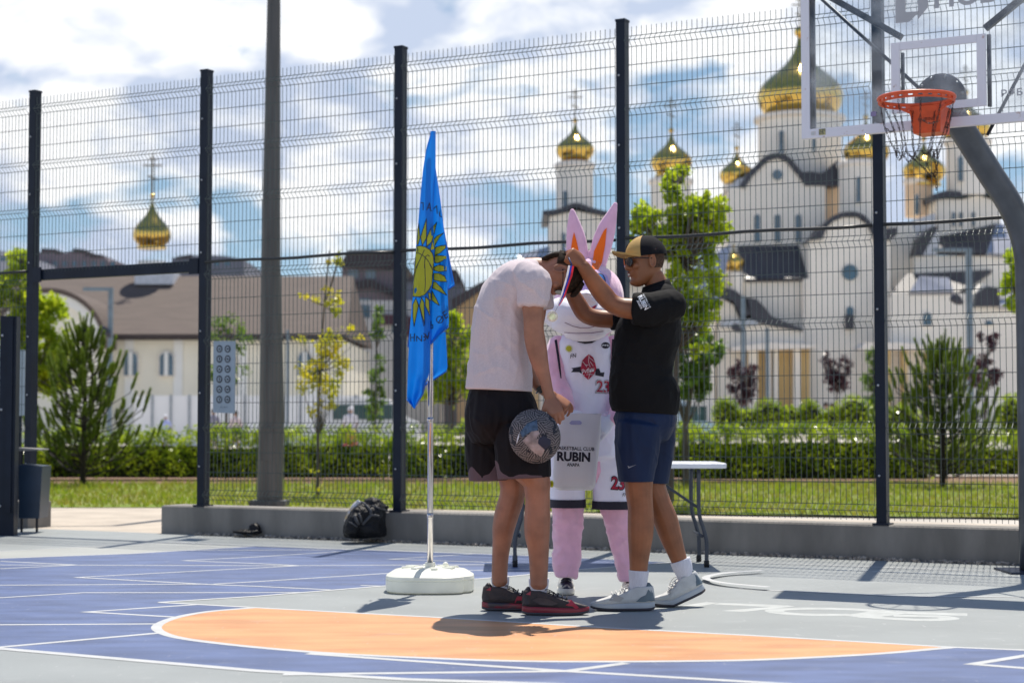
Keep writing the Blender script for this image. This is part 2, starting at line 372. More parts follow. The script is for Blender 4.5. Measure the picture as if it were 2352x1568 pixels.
for i, (x0, x1, y) in enumerate([(370, 580, 518), (600, 780, 524), (700, 930, 533), (950, 1130, 541), (1160, 1340, 549), (1350, 1520, 557), (1570, 1810, 562), (1800, 2000, 573), (2040, 2240, 580), (2260, 2400, 587)]):
    ground_line(mb, spline([z8(x0, y+2), z8((x0+x1)/2, y-4), z8(x1, y+1)], 3), .035, .0005 + i*.00001)
    ground_line(mb, spline([z8(x0+30, y+4), z8((x0+x1)/2, y+6), z8(x1-20, y+4)], 3), .04, .0006 + i*.00001)
obj('painted_letters', mb, M_faint, court)
# path, grass, beds beyond the fence
sheet('footpath', [FL(-6, -.08), FL(9, -.08), FL(9, 4.9), FL(-6, 4.9)], -.0015, M_pave, kind='structure')
def LY(y): return 3763/(y-977)
lawn_near = [(-14, LY(1163)), (-2, LY(1165)), (0, LY(1172)), (4, LY(1185)), (12, LY(1200))]
mb = MB(); near = [Vector((x, y, .004)) for x, y in lawn_near]; far = [Vector((16, 28.2, .004)), (-18, 28.2, .004)]
mb.add(near + far, [list(range(len(near)+2))]); tag(obj('lawn', mb, M_grass), kind='structure')
mb = MB(); mb.add([(-20, 28.2, .008), (18, 28.2, .008), (18, 32.5, .008), (-20, 32.5, .008)], [(0, 1, 2, 3)]); tag(obj('planting_bed', mb, M_mulch), kind='structure')
# grass blades
M_blade = pm('grass_blade', (.28, .40, .012), .6, col2=(.34, .30, .05), scale=2.5, trans=.5)
mb = MB()
def lawn_edge(x):
    for (x0, y0), (x1, y1) in zip(lawn_near, lawn_near[1:]):
        if x <= x1: return y0 + (y1-y0)*(x-x0)/(x1-x0)
    return lawn_near[-1][1]
for i in range(26000):
    y = 17 + 11.3*random.random()**1.2; x = random.uniform(-.34, .34)*y
    if y < lawn_edge(x): continue
    h = random.uniform(.03, .09)*(1.3 if y > 25 else 1); an = random.uniform(0, 3.14); wd = .012
    dx, dy = math.cos(an)*wd, math.sin(an)*wd; lx, ly = random.uniform(-.03, .03), random.uniform(-.03, .03)
    mb.add([(x-dx, y-dy, .004), (x+dx, y+dy, .004), (x+lx, y+ly, .004+h)], [(0, 1, 2)])
tag(obj('grass', mb, M_blade), 'short sunlit grass growing between the fence and the hedge', 'grass', kind='stuff')
# gravel strip at the kerb wall
mb = MB()
for i in range(900):
    t = random.uniform(.0, 4.3); off = -.08 - random.random()**1.5*.07
    p = FL(t, off, 0); r = random.uniform(.008, .026)
    Mr = Matrix.Rotation(random.uniform(0, 3), 3, 'Z') @ Matrix.Rotation(random.uniform(0, 1), 3, 'X')
    mb.ell(p + Vector((0, 0, r*.4)), (r, r*.8, r*.6), 6, 4, Mr)
tag(obj('gravel', mb, pm('gravel_stone', (.30, .26, .22), .9, var=.5, scale=25)), 'loose gravel lying along the foot of the concrete kerb wall', 'gravel', kind='stuff')
# ============================================================ KERB WALLS
def wall_box(name, t0, t1, label):
    mb = MB(); h = .25
    P = [FL(t0, -.07), FL(t1, -.07), FL(t1, .24), FL(t0, .24)]; e = .012
    def ring(k, z): 
        c = (P[0]+P[2])/2
        return [q + (-FN if i < 2 else FN)*(-k) + (FU if i in (0, 3) else -FU)*k + Vector((0, 0, z)) for i, q in enumerate(P)]
    mb.rings([ring(0, -.01), ring(0, h-e), ring(e, h)])
    return tag(obj(name, mb, M_conc), label, 'wall')
wall_box('kerb_wall', -.2, 6, 'long low grey concrete kerb wall carrying the mesh fence posts')
wall_box('kerb_wall', -5, -.98, 'short end of low concrete wall behind the navy bin at left')
# ============================================================ MESH FENCE
M_navy = pm('navy_powder_coat', (.008, .014, .028), .45, var=.15, scale=6, bump=.08, bscale=120, spec=.22)
M_wire = pm('dark_green_wire', (.045, .065, .065), .35, metal=.2, var=.1)
M_pipe = pm('black_pipe', (.012, .014, .016), .4, var=.1)
M_bolt = pm('zinc_bolt', (.45, .46, .48), .35, metal=.9, var=.1)
fence = empty('mesh_fence', FL(1.5), 'tall dark welded mesh fence with navy posts behind the court', 'fence')
UP = [('z', .08), ('s', .265), ('s', .43), ('z', .62), ('s', .85), ('z', 1.07), ('s', 1.28), ('s', 1.46), ('s', 1.63)]
LO = [('z', .11), ('s', .325), ('s', .49), ('z', .70), ('s', .907), ('s', 1.08), ('s', 1.25), ('z', 1.468), ('s', 1.685), ('s', 1.86), ('z', 2.06)]
def mesh_panel(rows, height, tips=True):        # local: x along fence, z down from 0, y = toward camera negative
    mb = MB(); n = 47; Wd = 2.039 - .10
    prof = [(0, .035 if tips else 0)]
    for k, z in rows:
        if k == 'z': prof += [(0, -z+.042), (-.05, -z), (0, -z-.042)]
    prof.append((0, -height))
    for i in range(n):
        x = -Wd/2 + Wd*i/(n-1); r = .0019
        o = len(mb.v)
        for (dy, z) in prof:
            mb.v += [Vector((x-r, dy-r, z)), Vector((x+r, dy-r, z)), Vector((x+r, dy+r, z)), Vector((x-r, dy+r, z))]
        for j in range(len(prof)-1):
            for q in range(4): mb.f.append([o+j*4+q, o+j*4+(q+1) % 4, o+j*4+4+(q+1) % 4, o+j*4+4+q])
    def hz(z, dy=0): mb.box((0, dy+.004, z), (Wd, .0050, .0050))
    for k, z in rows:
        if k == 'z': hz(-z+.042); hz(-z, -.05); hz(-z-.042)
        else: hz(-z)
    return mb
ang = math.atan2(FU.y, FU.x)
HU = 1.69; RAILZ = 2.41; TOPZ = 4.10; WT = .25
def place(o, p, rz=ang): o.location = p - fence.location; o.rotation_euler = (0, 0, rz)
up0 = obj('wire_panel', mesh_panel(UP, 1.64), M_wire); up0.parent = fence
lo0 = obj('wire_panel', mesh_panel(LO, 2.13, False), M_wire); lo0.parent = fence
first = True
post0 = None; bolt0 = None
for i in range(-2, 7):
    # post
    if post0 is None:
        mb = MB(); mb.box((0, 0, (TOPZ+.03-WT)/2), (.075, .085, TOPZ+.03-WT)); 
        post0 = obj('post', mb, M_navy); post0.parent = fence; p_ = post0
        mb = MB(); mb.box((0, 0, .006), (.085, .095, .018)); capm = obj('post_cap', mb, M_navy, None)
        capm.parent = post0; capm.location = (0, 0, TOPZ+.03-WT)
        mb = MB()
        for z in (.35, 1.0, 1.55, 2.25, 2.9, 3.45): mb.ell((-.012, -.046, z), (.010, .006, .010), 8, 4)
        bt_ = obj('bolt', mb, M_bolt, None, True); bt_.parent = post0
        ft = MB(); ft.box((0, 0, .004), (.12, .14, .012)); ftp = obj('base_plate', ft, M_navy, None); ftp.parent = post0; ftp.location = (0, 0, 0)
    else:
        p_ = copy_tree(post0, fence)
    place(p_, FL(i, 0, WT))
    if i == 6: break
    # upper panel
    u = up0 if first else up0.copy()
    if not first: COL.objects.link(u)
    place(u, FL(i+.5, -.03, TOPZ-.06))
    if i != -1:
        l_ = lo0 if first else lo0.copy()
        if not first: COL.objects.link(l_)
        place(l_, FL(i+.5, -.03, RAILZ))
        mb = MB(); path = [FL(i+.02+k*.12, -.05, RAILZ+.006*math.sin(k*1.3+i)) for k in range(9)]
        mb.tube(path, .0135, 8); obj('rail', mb, M_pipe, fence, True)
    else:
        mb = MB(); c = FL(i+.5, 0, RAILZ-.03); mb.box(c, (FD.length-.08, .06, .10), ang); obj('beam', mb, M_navy, fence)
        
        for tt in (.045, .955): mb = MB(); mb.box(FL(i+tt, -.045, RAILZ-.03), (.10, .014, .14), ang); obj('bracket', mb, M_navy, fence)
    first = False
# ============================================================ BIG LAMP POST
M_galv = pm('weathered_grey_paint', (.085, .082, .08), .5, metal=.3, var=.2, scale=3, stretch=(6, 6, .4), bump=.15, bscale=40)
b0 = G(619, 1166); mb = MB(); yb = b0.y
mb.tube([Vector((b0.x, yb, .0)), Vector((b0.x+.02, yb, 1.1)), V(622, 600, yb), V(629, 0, yb), V(634, -500, yb)], [.155, .148, .115, .078, .05], 12)
lp = empty('lamp_post', (b0.x, yb, 0), 'big grey tapered lamp post standing on the grass behind the fence', 'lamp post')
obj('pole', mb, M_galv, lp, 40)
mb = MB(); mb.box((b0.x, yb, .06), (.42, .42, .06)); obj('base_plate', mb, M_galv, lp)
mb = MB(); mb.box((b0.x-.02, yb-.155, .75), (.13, .02, .4)); obj('service_door', mb, M_galv, lp)
mb = MB(); tp = V(634, -500, yb); mb.tube([tp, tp+Vector((-.5, 0, .25)), tp+Vector((-1.0, 0, .3))], .035, 8); mb.box(tp+Vector((-1.2, 0, .3)), (.6, .28, .09)); obj('lantern', mb, M_galv, lp)
# ============================================================ HELPERS FOR PRINT ON SURFACES
CAMP = Vector((0, 0, CAMH))
def on_surf(p, bvh, lift=.003):
    d = (p - CAMP).normalized(); h = bvh.ray_cast(CAMP, d)
    return (h[0] - d*lift) if h[0] is not None else p
def decal(name, polys, m, bvh, parent, Y, lift=.003, src=True, lim=.25):
    """polys: lists of picture points; laid on the surface of a thing"""
    bm = bmesh.new(); f_ = PS if src else V
    for poly in polys:
        vs = [bm.verts.new(f_(x, y, Y)) for x, y in poly]
        try: bm.faces.new(vs)
        except ValueError: pass
    bmesh.ops.triangulate(bm, faces=bm.faces)
    for _ in range(2):
        es = [e for e in bm.edges if e.calc_length() > .03]
        if not es: break
        bmesh.ops.subdivide_edges(bm, edges=es, cuts=1)
    bmesh.ops.triangulate(bm, faces=[f for f in bm.faces if len(f.verts) > 3])
    mb = MB(); idx = {}
    for i, v in enumerate(bm.verts):
        idx[v] = i; q = on_surf(v.co, bvh, lift); mb.v.append(q if abs(q.y - Y) < lim else v.co.copy())
    for f in bm.faces: mb.f.append([idx[v] for v in f.verts])
    bm.free(); return obj(name, mb, m, parent)
def pxline(pts, wd):
    P = [Vector((x, y)) for x, y in pts]; out = []
    for a, b in zip(P, P[1:]):
        t = (b-a).normalized(); n_ = Vector((-t.y, t.x))*wd/2; e_ = t*wd*.3
        out.append([tuple(a+n_-e_), tuple(b+n_+e_), tuple(b-n_+e_), tuple(a-n_-e_)])
    return out
def text_polys(body, cx, cy, w, h, rot=0, fx=1, fy=1, **k):
    vs, fs = text_mesh(body, **k); c_, s_ = math.cos(R(rot)), math.sin(R(rot)); P = []
    for x, y in vs:
        X, Y_ = fx*x*w, -fy*y*h; P.append((cx + X*c_ - Y_*s_, cy + X*s_ + Y_*c_))
    return [[P[i] for i in f] for f in fs]
# ============================================================ BASKETBALL HOOP
M_hoopnavy = pm('hoop_navy_paint', (.020, .028, .052), .4, var=.15, scale=5, bump=.05, spec=.3)
M_polegrey = pm('pole_grey_paint', (.075, .085, .105), .3, metal=.2, var=.15, scale=7, bump=.03, bscale=160)
M_whitepaint = pm('chipped_white_paint', (.74, .72, .78), .4, col2=(.40, .24, .18), scale=16, ramp=(.27, .34), detail=6)
M_rim = pm('rim_orange', (.66, .085, .02), .38, var=.1, scale=20, bump=.1)
M_chain = pm('rusty_chain', (.045, .03, .028), .6, metal=.6, var=.4, scale=50)
M_print = pm('grey_print_on_glass', (.42, .42, .44), .6, var=.05)
BX = V(2158, 295, 10.75)
BD = Vector((math.cos(ang), math.sin(ang), 0)); BN = Vector((BD.y, -BD.x, 0))   # BN towards the court
if BN.y > 0: BN = -BN
BM_ = Matrix((BD, -BN, Vector((0, 0, 1)))).transposed()
hoop = empty('basketball_hoop', G(2372, 1313), 'outdoor basketball hoop with glass backboard and orange rim on a curved grey pole', 'basketball hoop')
def bp(u, z, n=0): return BX + BD*u + Vector((0, 0, z)) + BN*n
HB = 1.05
# frame bars
for (c, d) in (((-.872, HB/2), (.056, HB)), ((.872, HB/2), (.056, HB)), ((0, .03), (1.688, .06)), ((0, HB-.03), (1.688, .06))):
    mb = MB(); mb.box(bp(c[0], c[1]), (d[0], .045, d[1]), M=BM_); obj('frame_bar', mb, M_whitepaint, hoop)
mb = MB(); mb.box(bp(-.832, HB/2, -.02), (.028, .03, HB-.12), M=BM_); mb.box(bp(.832, HB/2, -.02), (.028, .03, HB-.12), M=BM_); tag(obj('edge_seal', mb, M_hoopnavy, hoop))
mb = MB(); mb.box(bp(0, HB/2, .006), (1.686, .010, HB-.122), M=BM_); gl = obj('glass_panel', mb, glassy('board_glass', (.90, .93, .96), .13), hoop)
TW, TH, tz = .60, .455, .115
for (c, d) in (((-TW/2+.028, tz+TH/2), (.056, TH)), ((TW/2-.028, tz+TH/2), (.056, TH)), ((0, tz+.025), (TW-.114, .05)), ((0, tz+TH-.025), (TW-.114, .05))):
    mb = MB(); mb.box(bp(c[0], c[1], .02), (d[0], .014, d[1]), M=BM_); obj('target_bar', mb, M_whitepaint, hoop)
for (c, d) in (((-TW/2+.065, tz+TH/2), (.016, TH-.12)), ((TW/2+.012, tz+TH/2), (.022, TH))):
    mb = MB(); mb.box(bp(c[0], c[1], -.02), (d[0], .03, d[1]), M=BM_); obj('target_backing', mb, M_hoopnavy, hoop)
mb = MB(); mb.lathe([(.165, -.012), (.165, .012)], bp(0.0, .19, -.03), 36, Matrix((BD, Vector((0, 0, 1)), -BN)).transposed()); obj('mount_disc', mb, pm('disc_grey', (.10, .11, .14), .5), hoop)
mb = MB(); mb.lathe([(.125, -.03), (.125, .0)], bp(0.0, .14, -.06), 30, Matrix((BD, Vector((0, 0, 1)), -BN)).transposed()); obj('mount_flange', mb, M_hoopnavy, hoop)
for a_ in (40, 75, 110, 140, 170, 10):
    mb = MB(); mb.ell(bp(.145*math.cos(R(a_)), .19+.145*math.sin(R(a_)), -.012), (.011, .008, .011), 8, 5); obj('bolt', mb, M_bolt, hoop, True)
# logo and lettering on the glass
mb = MB(); o_ = bp(-.04, .80, .014)
lg = [[(-.23, -.10), (-.14, -.10), (-.075, -.04), (-.165, -.035), (-.165, .11), (-.23, .05)], [(-.165, .11), (-.04, .16), (-.02, .11), (-.02, -.02), (-.085, -.09), (-.085, .06), (-.12, .06), (-.165, .05)]]
for poly in lg: mb.add([o_ + BD*x + Vector((0, 0, z)) for x, z in poly], [list(range(len(poly)))])
text_on(mb, 'ПСБ', o_ + BD*.22 + Vector((0, 0, .04)), BD, Vector((0, 0, 1)), .40, .15, offset=.03)
obj('board_print', mb, M_print, hoop); mb = MB(); text_on(mb, 'РФБ', bp(.455, .185, .014), BD, Vector((0, 0, 1)), .13, .05, offset=.02)
obj('board_print', mb, M_print, hoop); mb = MB(); text_on(mb, 'Яросл', bp(.60, .20, .014), BD, Vector((0, 0, 1)), .075, .025); text_on(mb, 'Банк', bp(.60, .165, .014), BD, Vector((0, 0, 1)), .065, .025)
obj('board_print', mb, M_print, hoop)
mb = MB(); mb.box(bp(-.42, .125, .0165), (.035, .003, .03), M=BM_); tag(obj('sticker', mb, pm('sticker_violet', (.25, .2, .35)), hoop))
mb = MB(); mb.box(bp(-.76, .035, .0245), (.045, .003, .04), M=BM_); tag(obj('sticker', mb, pm('sticker_dark', (.05, .06, .06), col2=(.5, .45, .2), scale=80), hoop))
mb = MB(); mb.box(bp(-.82, .03, .0245), (.03, .003, .025), M=BM_); tag(obj('sticker', mb, pm('sticker_pale', (.4, .5, .5), col2=(.7, .6, .6), scale=80), hoop))
# rim
rc = V(2105, 227, 10.75) ; rc = bp(0, 0, .41); rc.z = V(2105, 226, rc.y).z; rc.x = V(2105, 226, rc.y).x
RR = .228
def ring_path(r, z, n=40): return [rc + Vector((r*math.cos(2*math.pi*i/n), r*math.sin(2*math.pi*i/n), z)) for i in range(n+1)]
rim = MB(); rim.tube(ring_path(RR, 0), .0115, 8, cap=False); rim_o = obj('rim', rim, M_rim, hoop, True)
mb = MB(); mb.tube(ring_path(RR-.006, -.026), .007, 6, cap=False)
for i in range(24):
    a_ = 2*math.pi*i/24; mb.box(rc + Vector(((RR-.003)*math.cos(a_), (RR-.003)*math.sin(a_), -.014)), (.012, .03, .03), a_)
obj('rim_flange', mb, M_rim, rim_o)
bc = bp(.02, 0, .10); bc.z = rc.z
bx_top = Vector((rc.x, rc.y, rc.z)) + (-BN)*RR
mb = MB(); e0 = rc - BN*(RR-.03); e1 = bp(.0, 0, .03); e1.z = rc.z; e1 = e1 + BD*((rc - BN*RR - e1).dot(BD))*.5
hw = .085
for (zt, zb, wt, wb) in ((-.012, -.175, .10, .085),):
    q = [e0 - BD*wt + Vector((0, 0, zt)), e0 + BD*wt + Vector((0, 0, zt)), e1 + BD*wt + Vector((0, 0, zt)), e1 - BD*wt + Vector((0, 0, zt))]
    q2 = [e0 - BD*wb - BN*.05 + Vector((0, 0, zb)), e0 + BD*wb - BN*.05 + Vector((0, 0, zb)), e1 + BD*wb + Vector((0, 0, zb)), e1 - BD*wb + Vector((0, 0, zb))]
    mb.rings([q2, q])
obj('rim_bracket', mb, M_rim, hoop)
for sx in (-1, 1):
    mb = MB(); a_ = rc + BD*sx*.17 - BN*.15; mb.tube([a_ + Vector((0, 0, -.01)), e0 + BD*sx*.09 + Vector((0, 0, -.05)), e0 + BD*sx*.085 - BN*.03 + Vector((0, 0, -.075))], .009, 6); obj('rim_brace', mb, M_rim, hoop, True)
mb = MB(); text_on(mb, 'RUBIN', (e0-BN*.025) + BN*.012 + Vector((0, 0, -.095)), BD, Vector((0, 0, 1)), .09, .02); obj('bracket_scribble', mb, M_chain, hoop)
# chain net: links
net = MB()
def link(p, t, r=.0017, L_=.018, tw=0):
    t = t.normalized(); a_ = t.orthogonal().normalized(); a_ = Matrix.Rotation(tw, 3, t) @ a_
    pts = [p + t*L_*math.cos(2*math.pi*i/8)*.62 + a_*L_*.33*math.sin(2*math.pi*i/8) for i in range(9)]
    net.tube(pts, r, 4, cap=False)
def chain(pts):
    P = spline(pts, 10); acc = 0; k = 0
    for a_, b_ in zip(P, P[1:]):
        d = (b_-a_).length; acc += d
        while acc > .017:
            acc -= .017; k += 1; link(b_, (b_-a_), tw=(k % 2)*1.57)
M_tie = []
for i in range(10):
    a0 = 2*math.pi*(i+.3)/10; r0 = Vector((math.cos(a0), math.sin(a0), 0))
    low = rc + r0*.13 + Vector((0, 0, -.30 - .05*random.random())); M_tie.append(low)
    sl_ = random.uniform(-.02, .02)
    chain([rc + r0*(RR-.005) + Vector((0, 0, -.03)), rc + r0*(.19) + Vector((sl_, 0, -.15)), rc + r0*.16 + Vector((sl_, 0, -.24)), low])
for i in range(10):
    a_, b_ = M_tie[i], M_tie[(i+1) % 10]; mid = (a_+b_)/2 + Vector((0, 0, -.045)); chain([a_, mid, b_])
for i in (3, 7, 9):
    a0 = 2*math.pi*(i+.3)/10; p = rc + Vector((math.cos(a0), math.sin(a0), 0))*.19 + Vector((0, 0, -.16)); a1 = a0+.62
    q = rc + Vector((math.cos(a1), math.sin(a1), 0))*.19 + Vector((0, 0, -.17)); chain([p, (p+q)/2 + Vector((0, 0, -.02)), q])
c_ = rc + Vector((.10, 0, -.33)); chain([M_tie[0], c_ + Vector((.0, 0, -.02)), c_ + Vector((.02, 0, -.12)), c_ + Vector((.0, 0, -.16))]); chain([M_tie[8], c_ + Vector((-.04, 0, -.08)), c_ + Vector((.01, 0, -.16)), c_ + Vector((.015, 0, -.24))]); chain([M_tie[6], c_ + Vector((-.06, 0, -.10)), c_ + Vector((-.01, 0, -.15)), c_ + Vector((.03, 0, -.06))])
tag(obj('chain_net', net, M_chain, hoop), kind='stuff')
# arm and pole
pb = G(2372, 1313)
mb = MB(); armp = spline([bp(0.02, .16, -.08), V(2215, 305, 10.95), V(2272, 395, 11.06), V(2325, 480, 11.16), V(2356, 570, 11.24), Vector((pb.x, pb.y, V(2360, 680, 11.3).z)), Vector((pb.x, pb.y, 1.0))], 6)
mb.tube(armp + [Vector((pb.x, pb.y, .0))], .084, 24); obj('pole', mb, M_polegrey, hoop, True)
mb = MB(); mb.box((pb.x, pb.y, .006), (.4, .4, .018)); obj('base_plate', mb, M_hoopnavy, hoop)
for p, q, r in ((bp(-.80, HB-.06, -.05), bp(-.25, .62, -.06), .028), (bp(.80, HB-.06, -.05), bp(.28, .62, -.06), .028)):
    mb = MB(); mb.tube([p, q], r, 4); obj('brace', mb, M_hoopnavy, hoop)
for p, q in ((bp(-.80, HB-.10, -.10), V(2250, 330, 11.1)), (bp(.80, HB-.16, -.10), V(2268, 310, 11.1))):
    mb = MB(); mb.tube([p, q], .012, 8); obj('stay_rod', mb, M_hoopnavy, hoop, True)
# ============================================================ LEFT: GATE LEAF, BIN, BOARDS
g0 = G(25, 1229)
gt = empty('gate_leaf', g0, 'short navy gate post with mesh and solid lower panel at the left edge', 'gate')
def gbox(name, x0, x1, y0, y1, Y, d, m=M_navy, par=None):
    a_, b_ = V(x0, y0, Y), V(x1, y1, Y); mb = MB()
    mb.box(((a_.x+b_.x)/2, Y+d/2, (a_.z+b_.z)/2), (abs(b_.x-a_.x), d, abs(a_.z-b_.z))); return obj(name, mb, m, par)
mb = MB(); a_, b_ = V(6, 727, g0.y), V(43, 727, g0.y); h_ = a_.z
mb.box(((a_.x+b_.x)/2, g0.y, h_/2), (b_.x-a_.x, .12, h_)); obj('post', mb, M_navy, gt)
mb = MB(); mb.box(((a_.x+b_.x)/2+.02, g0.y-.07, h_/2+.1), (.05, .02, h_-.2)); obj('post_rib', mb, M_navy, gt)
for z in (.26, 1.1, 1.75): mb = MB(); mb.ell((a_.x+.02, g0.y-.065, z), (.012, .008, .012), 8, 5); obj('bolt', mb, M_bolt, gt, True)
zp = V(0, 1027, g0.y).z
mb = MB(); mb.box((a_.x-.55, g0.y, zp/2+.03), (1.1, .04, zp-.06)); obj('lower_panel', mb, M_navy, gt)
mb = MB(); mb.box((a_.x-.55, g0.y-.01, zp+.015), (1.1, .07, .05)); obj('panel_rail', mb, M_navy, gt)
mb = MB()
for i in range(22):
    x = a_.x - .03 - i*.043; pts = []
    for z in (zp+.03, zp+.25, zp+.29, zp+.33, zp+.55, zp+.59, zp+.63, h_-.02): pts.append((x, g0.y - (.03 if abs(z-(zp+.29)) < .01 or abs(z-(zp+.59)) < .01 else 0), z))
    mb.tube(pts, .003, 4)
tag(obj('wire_panel', mb, M_wire, gt), kind='stuff')
b0 = G(70, 1205)
bn_ = empty('litter_bin', (b0.x, 15.3, 0), 'navy steel box bin hanging right of the short gate post', 'bin')
M_binside = pm('bin_navy', (.02, .04, .075), .35, var=.1)
mb = MB(); P = [V(43, 1066, 15.3), V(97, 1070, 15.3), V(90, 1190, 15.3), V(43, 1190, 15.3)]; mb.prism(P, (0, .3, 0)); obj('body', mb, M_binside, bn_)
mb = MB(); P = [V(30, 1028, 15.25), V(88, 1031, 15.25), V(88, 1034, 15.25), V(30, 1036, 15.25)]; mb.prism(P, (0, .35, 0)); obj('lid', mb, pm('lid_grey', (.25, .24, .23), .5), bn_)
for x in (50, 85):
    mb = MB(); p = V(x, 1190, 15.5); q = V(x, 1034, 15.5); mb.tube([(p.x, 15.5, .0), (p.x, 15.5, p.z)], .012, 6); obj('leg', mb, M_navy, bn_)
mb = MB(); p = V(50, 1068, 15.5); mb.tube([(p.x, 15.5, p.z), (p.x, 15.5, V(50, 1034, 15.5).z)], .012, 6); obj('lid_stem', mb, M_navy, bn_)
Yi = 16.9
ib = empty('information_board', V(20, 960, Yi), 'pale grey information board with small print behind the left fence post', 'sign')
mb = MB(); P = [V(-60, 800, Yi), V(57, 803, Yi), V(57, 954, Yi), V(-60, 956, Yi)]; mb.prism(P, (0, .03, 0)); obj('panel', mb, pm('board_pale', (.42, .50, .56), .5, var=.05), ib)
mb = MB(); X_, Z_ = Vector((1, 0, 0)), Vector((0, 0, 1))
text_on(mb, 'ощадки й п', V(-5, 824, Yi-.004), X_, Z_, .30, .045, offset=.04)
for k, y in enumerate((843, 849, 856, 890, 900, 912, 924, 936)): text_on(mb, 'правила пользования площадкой', V(0, y, Yi-.004), X_, Z_, .38, .012)
obj('lettering', mb, pm('print_black', (.02, .02, .025)), ib)
for x in (-45, 45): mb = MB(); p = V(x, 956, Yi+.05); mb.tube([(p.x, Yi+.05, 0), (p.x, Yi+.05, p.z+.6)], .025, 8); obj('leg', mb, M_navy, ib, True)
# pictogram sign on the fence
sg_o = FL(.16, -.06); Ys = sg_o.y
sg = empty('pictogram_sign', V(514, 948, 15.0), 'grey sign with twelve round black pictograms hung on the fence mesh', 'sign')
def sgP(x, y, off=0):                       # point on a plane parallel to the fence
    d = V(x, y, 10) - CAMP; o = FL(0, -.075-off); t = (o - CAMP).dot(FN)/d.dot(FN); return CAMP + d*t
mb = MB(); mb.prism([sgP(490, 783), sgP(540, 783), sgP(538, 949), sgP(489, 947)], FN*.012); obj('panel', mb, pm('sign_grey', (.28, .34, .40), .45, var=.05), sg)
M_ink = pm('print_black', (.02, .02, .025)); M_sgn = MATS['sign_grey']
mb = MB(); mb2 = MB()
for r_ in range(6):
    for c_i in range(2):
        cx, cy = 504 + c_i*18.7 - r_*.1, 801 + r_*23.2
        if r_ == 0: cy -= 0
        P = [sgP(cx + 6.8*math.cos(t*math.pi/8), cy + 8.6*math.sin(t*math.pi/8), .003) for t in range(16)]; mb.add(P, [list(range(16))])
        P = [sgP(cx + 4.4*math.cos(t*math.pi/6), cy + 5.8*math.sin(t*math.pi/6), .005) for t in range(12)]; mb2.add(P, [list(range(12))])
        k = (r_*2+c_i) % 4
        q = [[(0, -3.5), (2.5, 2.5), (-2.5, 2.5)], [(-2.8, -1.5), (2.8, -2.2), (1.5, 2.5), (-2, 2)], [(-1, -4), (1.2, -4), (1, 4), (-1, 4)], [(-3, 0), (0, -3), (3, 1), (0, 3)]][k]
        mb.add([sgP(cx+a, cy+b, .007) for a, b in q], [list(range(len(q)))])
text_on(mb, 'Не сорить', sgP(514, 935, .003), FU, Vector((0, 0, 1)), .085, .012)
obj('pictogram', mb, M_ink, sg); obj('pictogram_field', mb2, M_sgn, sg)
# ============================================================ FLAG
YF = 10.0
fb = V(988, 1352, YF); fb.z = 0
fl = empty('flag_stand', fb, 'bright blue flag with yellow basketball sun on a chrome pole in a white base', 'flag')
M_chrome = pm('chrome_tube', (.62, .58, .57), .16, metal=1, var=.15, scale=30, stretch=(1, 1, .3))
mb = MB(); mb.tube([(fb.x, YF, .1), V(988.6, 870, YF), V(992, 600, YF), V(995, 302, YF)], [.0175, .0165, .015, .013], 14); obj('pole', mb, M_chrome, fl, True)
for y in (970, 1190): mb = MB(); p = V(988, y, YF); mb.tube([p, p+Vector((0, 0, .03))], .0195, 14); obj('pole_joint', mb, M_chrome, fl, True)
M_plast = pm('white_plastic_base', (.92, .93, .86), .35, var=.04, scale=8, trans=.3)
def octr(r, z, ch=.32, n=16):
    q = []
    for k in range(n):
        a = 2*math.pi*k/n; c_, s_ = math.cos(a), math.sin(a); e = 3.2
        q.append(Vector((fb.x + r*math.copysign(abs(c_)**(2/e), c_)*1.0, YF + r*math.copysign(abs(s_)**(2/e), s_)*.93, z)))
    return q
def octr2(r, z, n=40):
    q = []
    for k in range(n):
        a = 2*math.pi*k/n; c_, s_ = math.cos(a), math.sin(a); e = 3.0
        dent = 1 - .10*math.exp(-((a-(2*math.pi-.62))/.13)**2)
        q.append(Vector((fb.x + r*dent*math.copysign(abs(c_)**(2/e), c_), YF + r*dent*math.copysign(abs(s_)**(2/e), s_)*.93, z)))
    return q
mb = MB(); mb.rings([octr2(.245, .004), octr2(.255, .012), octr2(.257, .070), octr2(.251, .074), octr2(.257, .079), octr2(.254, .095), octr2(.21, .122), octr2(.15, .135), octr2(.09, .138)]); obj('base', mb, M_plast, fl, 35)
for k in range(8):
    a = math.pi*2*k/8+.2; mb = MB(); mb.box((fb.x+.13*math.cos(a), YF+.12*math.sin(a), .132), (.07, .035, .022), a); obj('base_rib', mb, M_plast, fl)
mb = MB(); mb.tube([(fb.x, YF, .12), (fb.x, YF, .165)], .03, 12); obj('pole_socket', mb, M_plast, fl)
mb = MB(); mb.ell((fb.x+.09, YF-.02, .155), (.016, .016, .014), 10, 6); obj('filler_cap', mb, M_plast, fl, True)
M_cloth = pm('blue_flag_cloth', (.004, .21, .74), .45, var=.06, scale=4, trans=.5, bump=.1, bscale=500, bdist=.001)
M_hem = pm('blue_flag_hem', (.003, .11, .50), .5, var=.05, trans=.15)
def zA(x, y): return (1000 + x*.2297, 310 + y*.2297)
def zB(x, y): return (1000 + x*.2423, 660 + y*.2423)
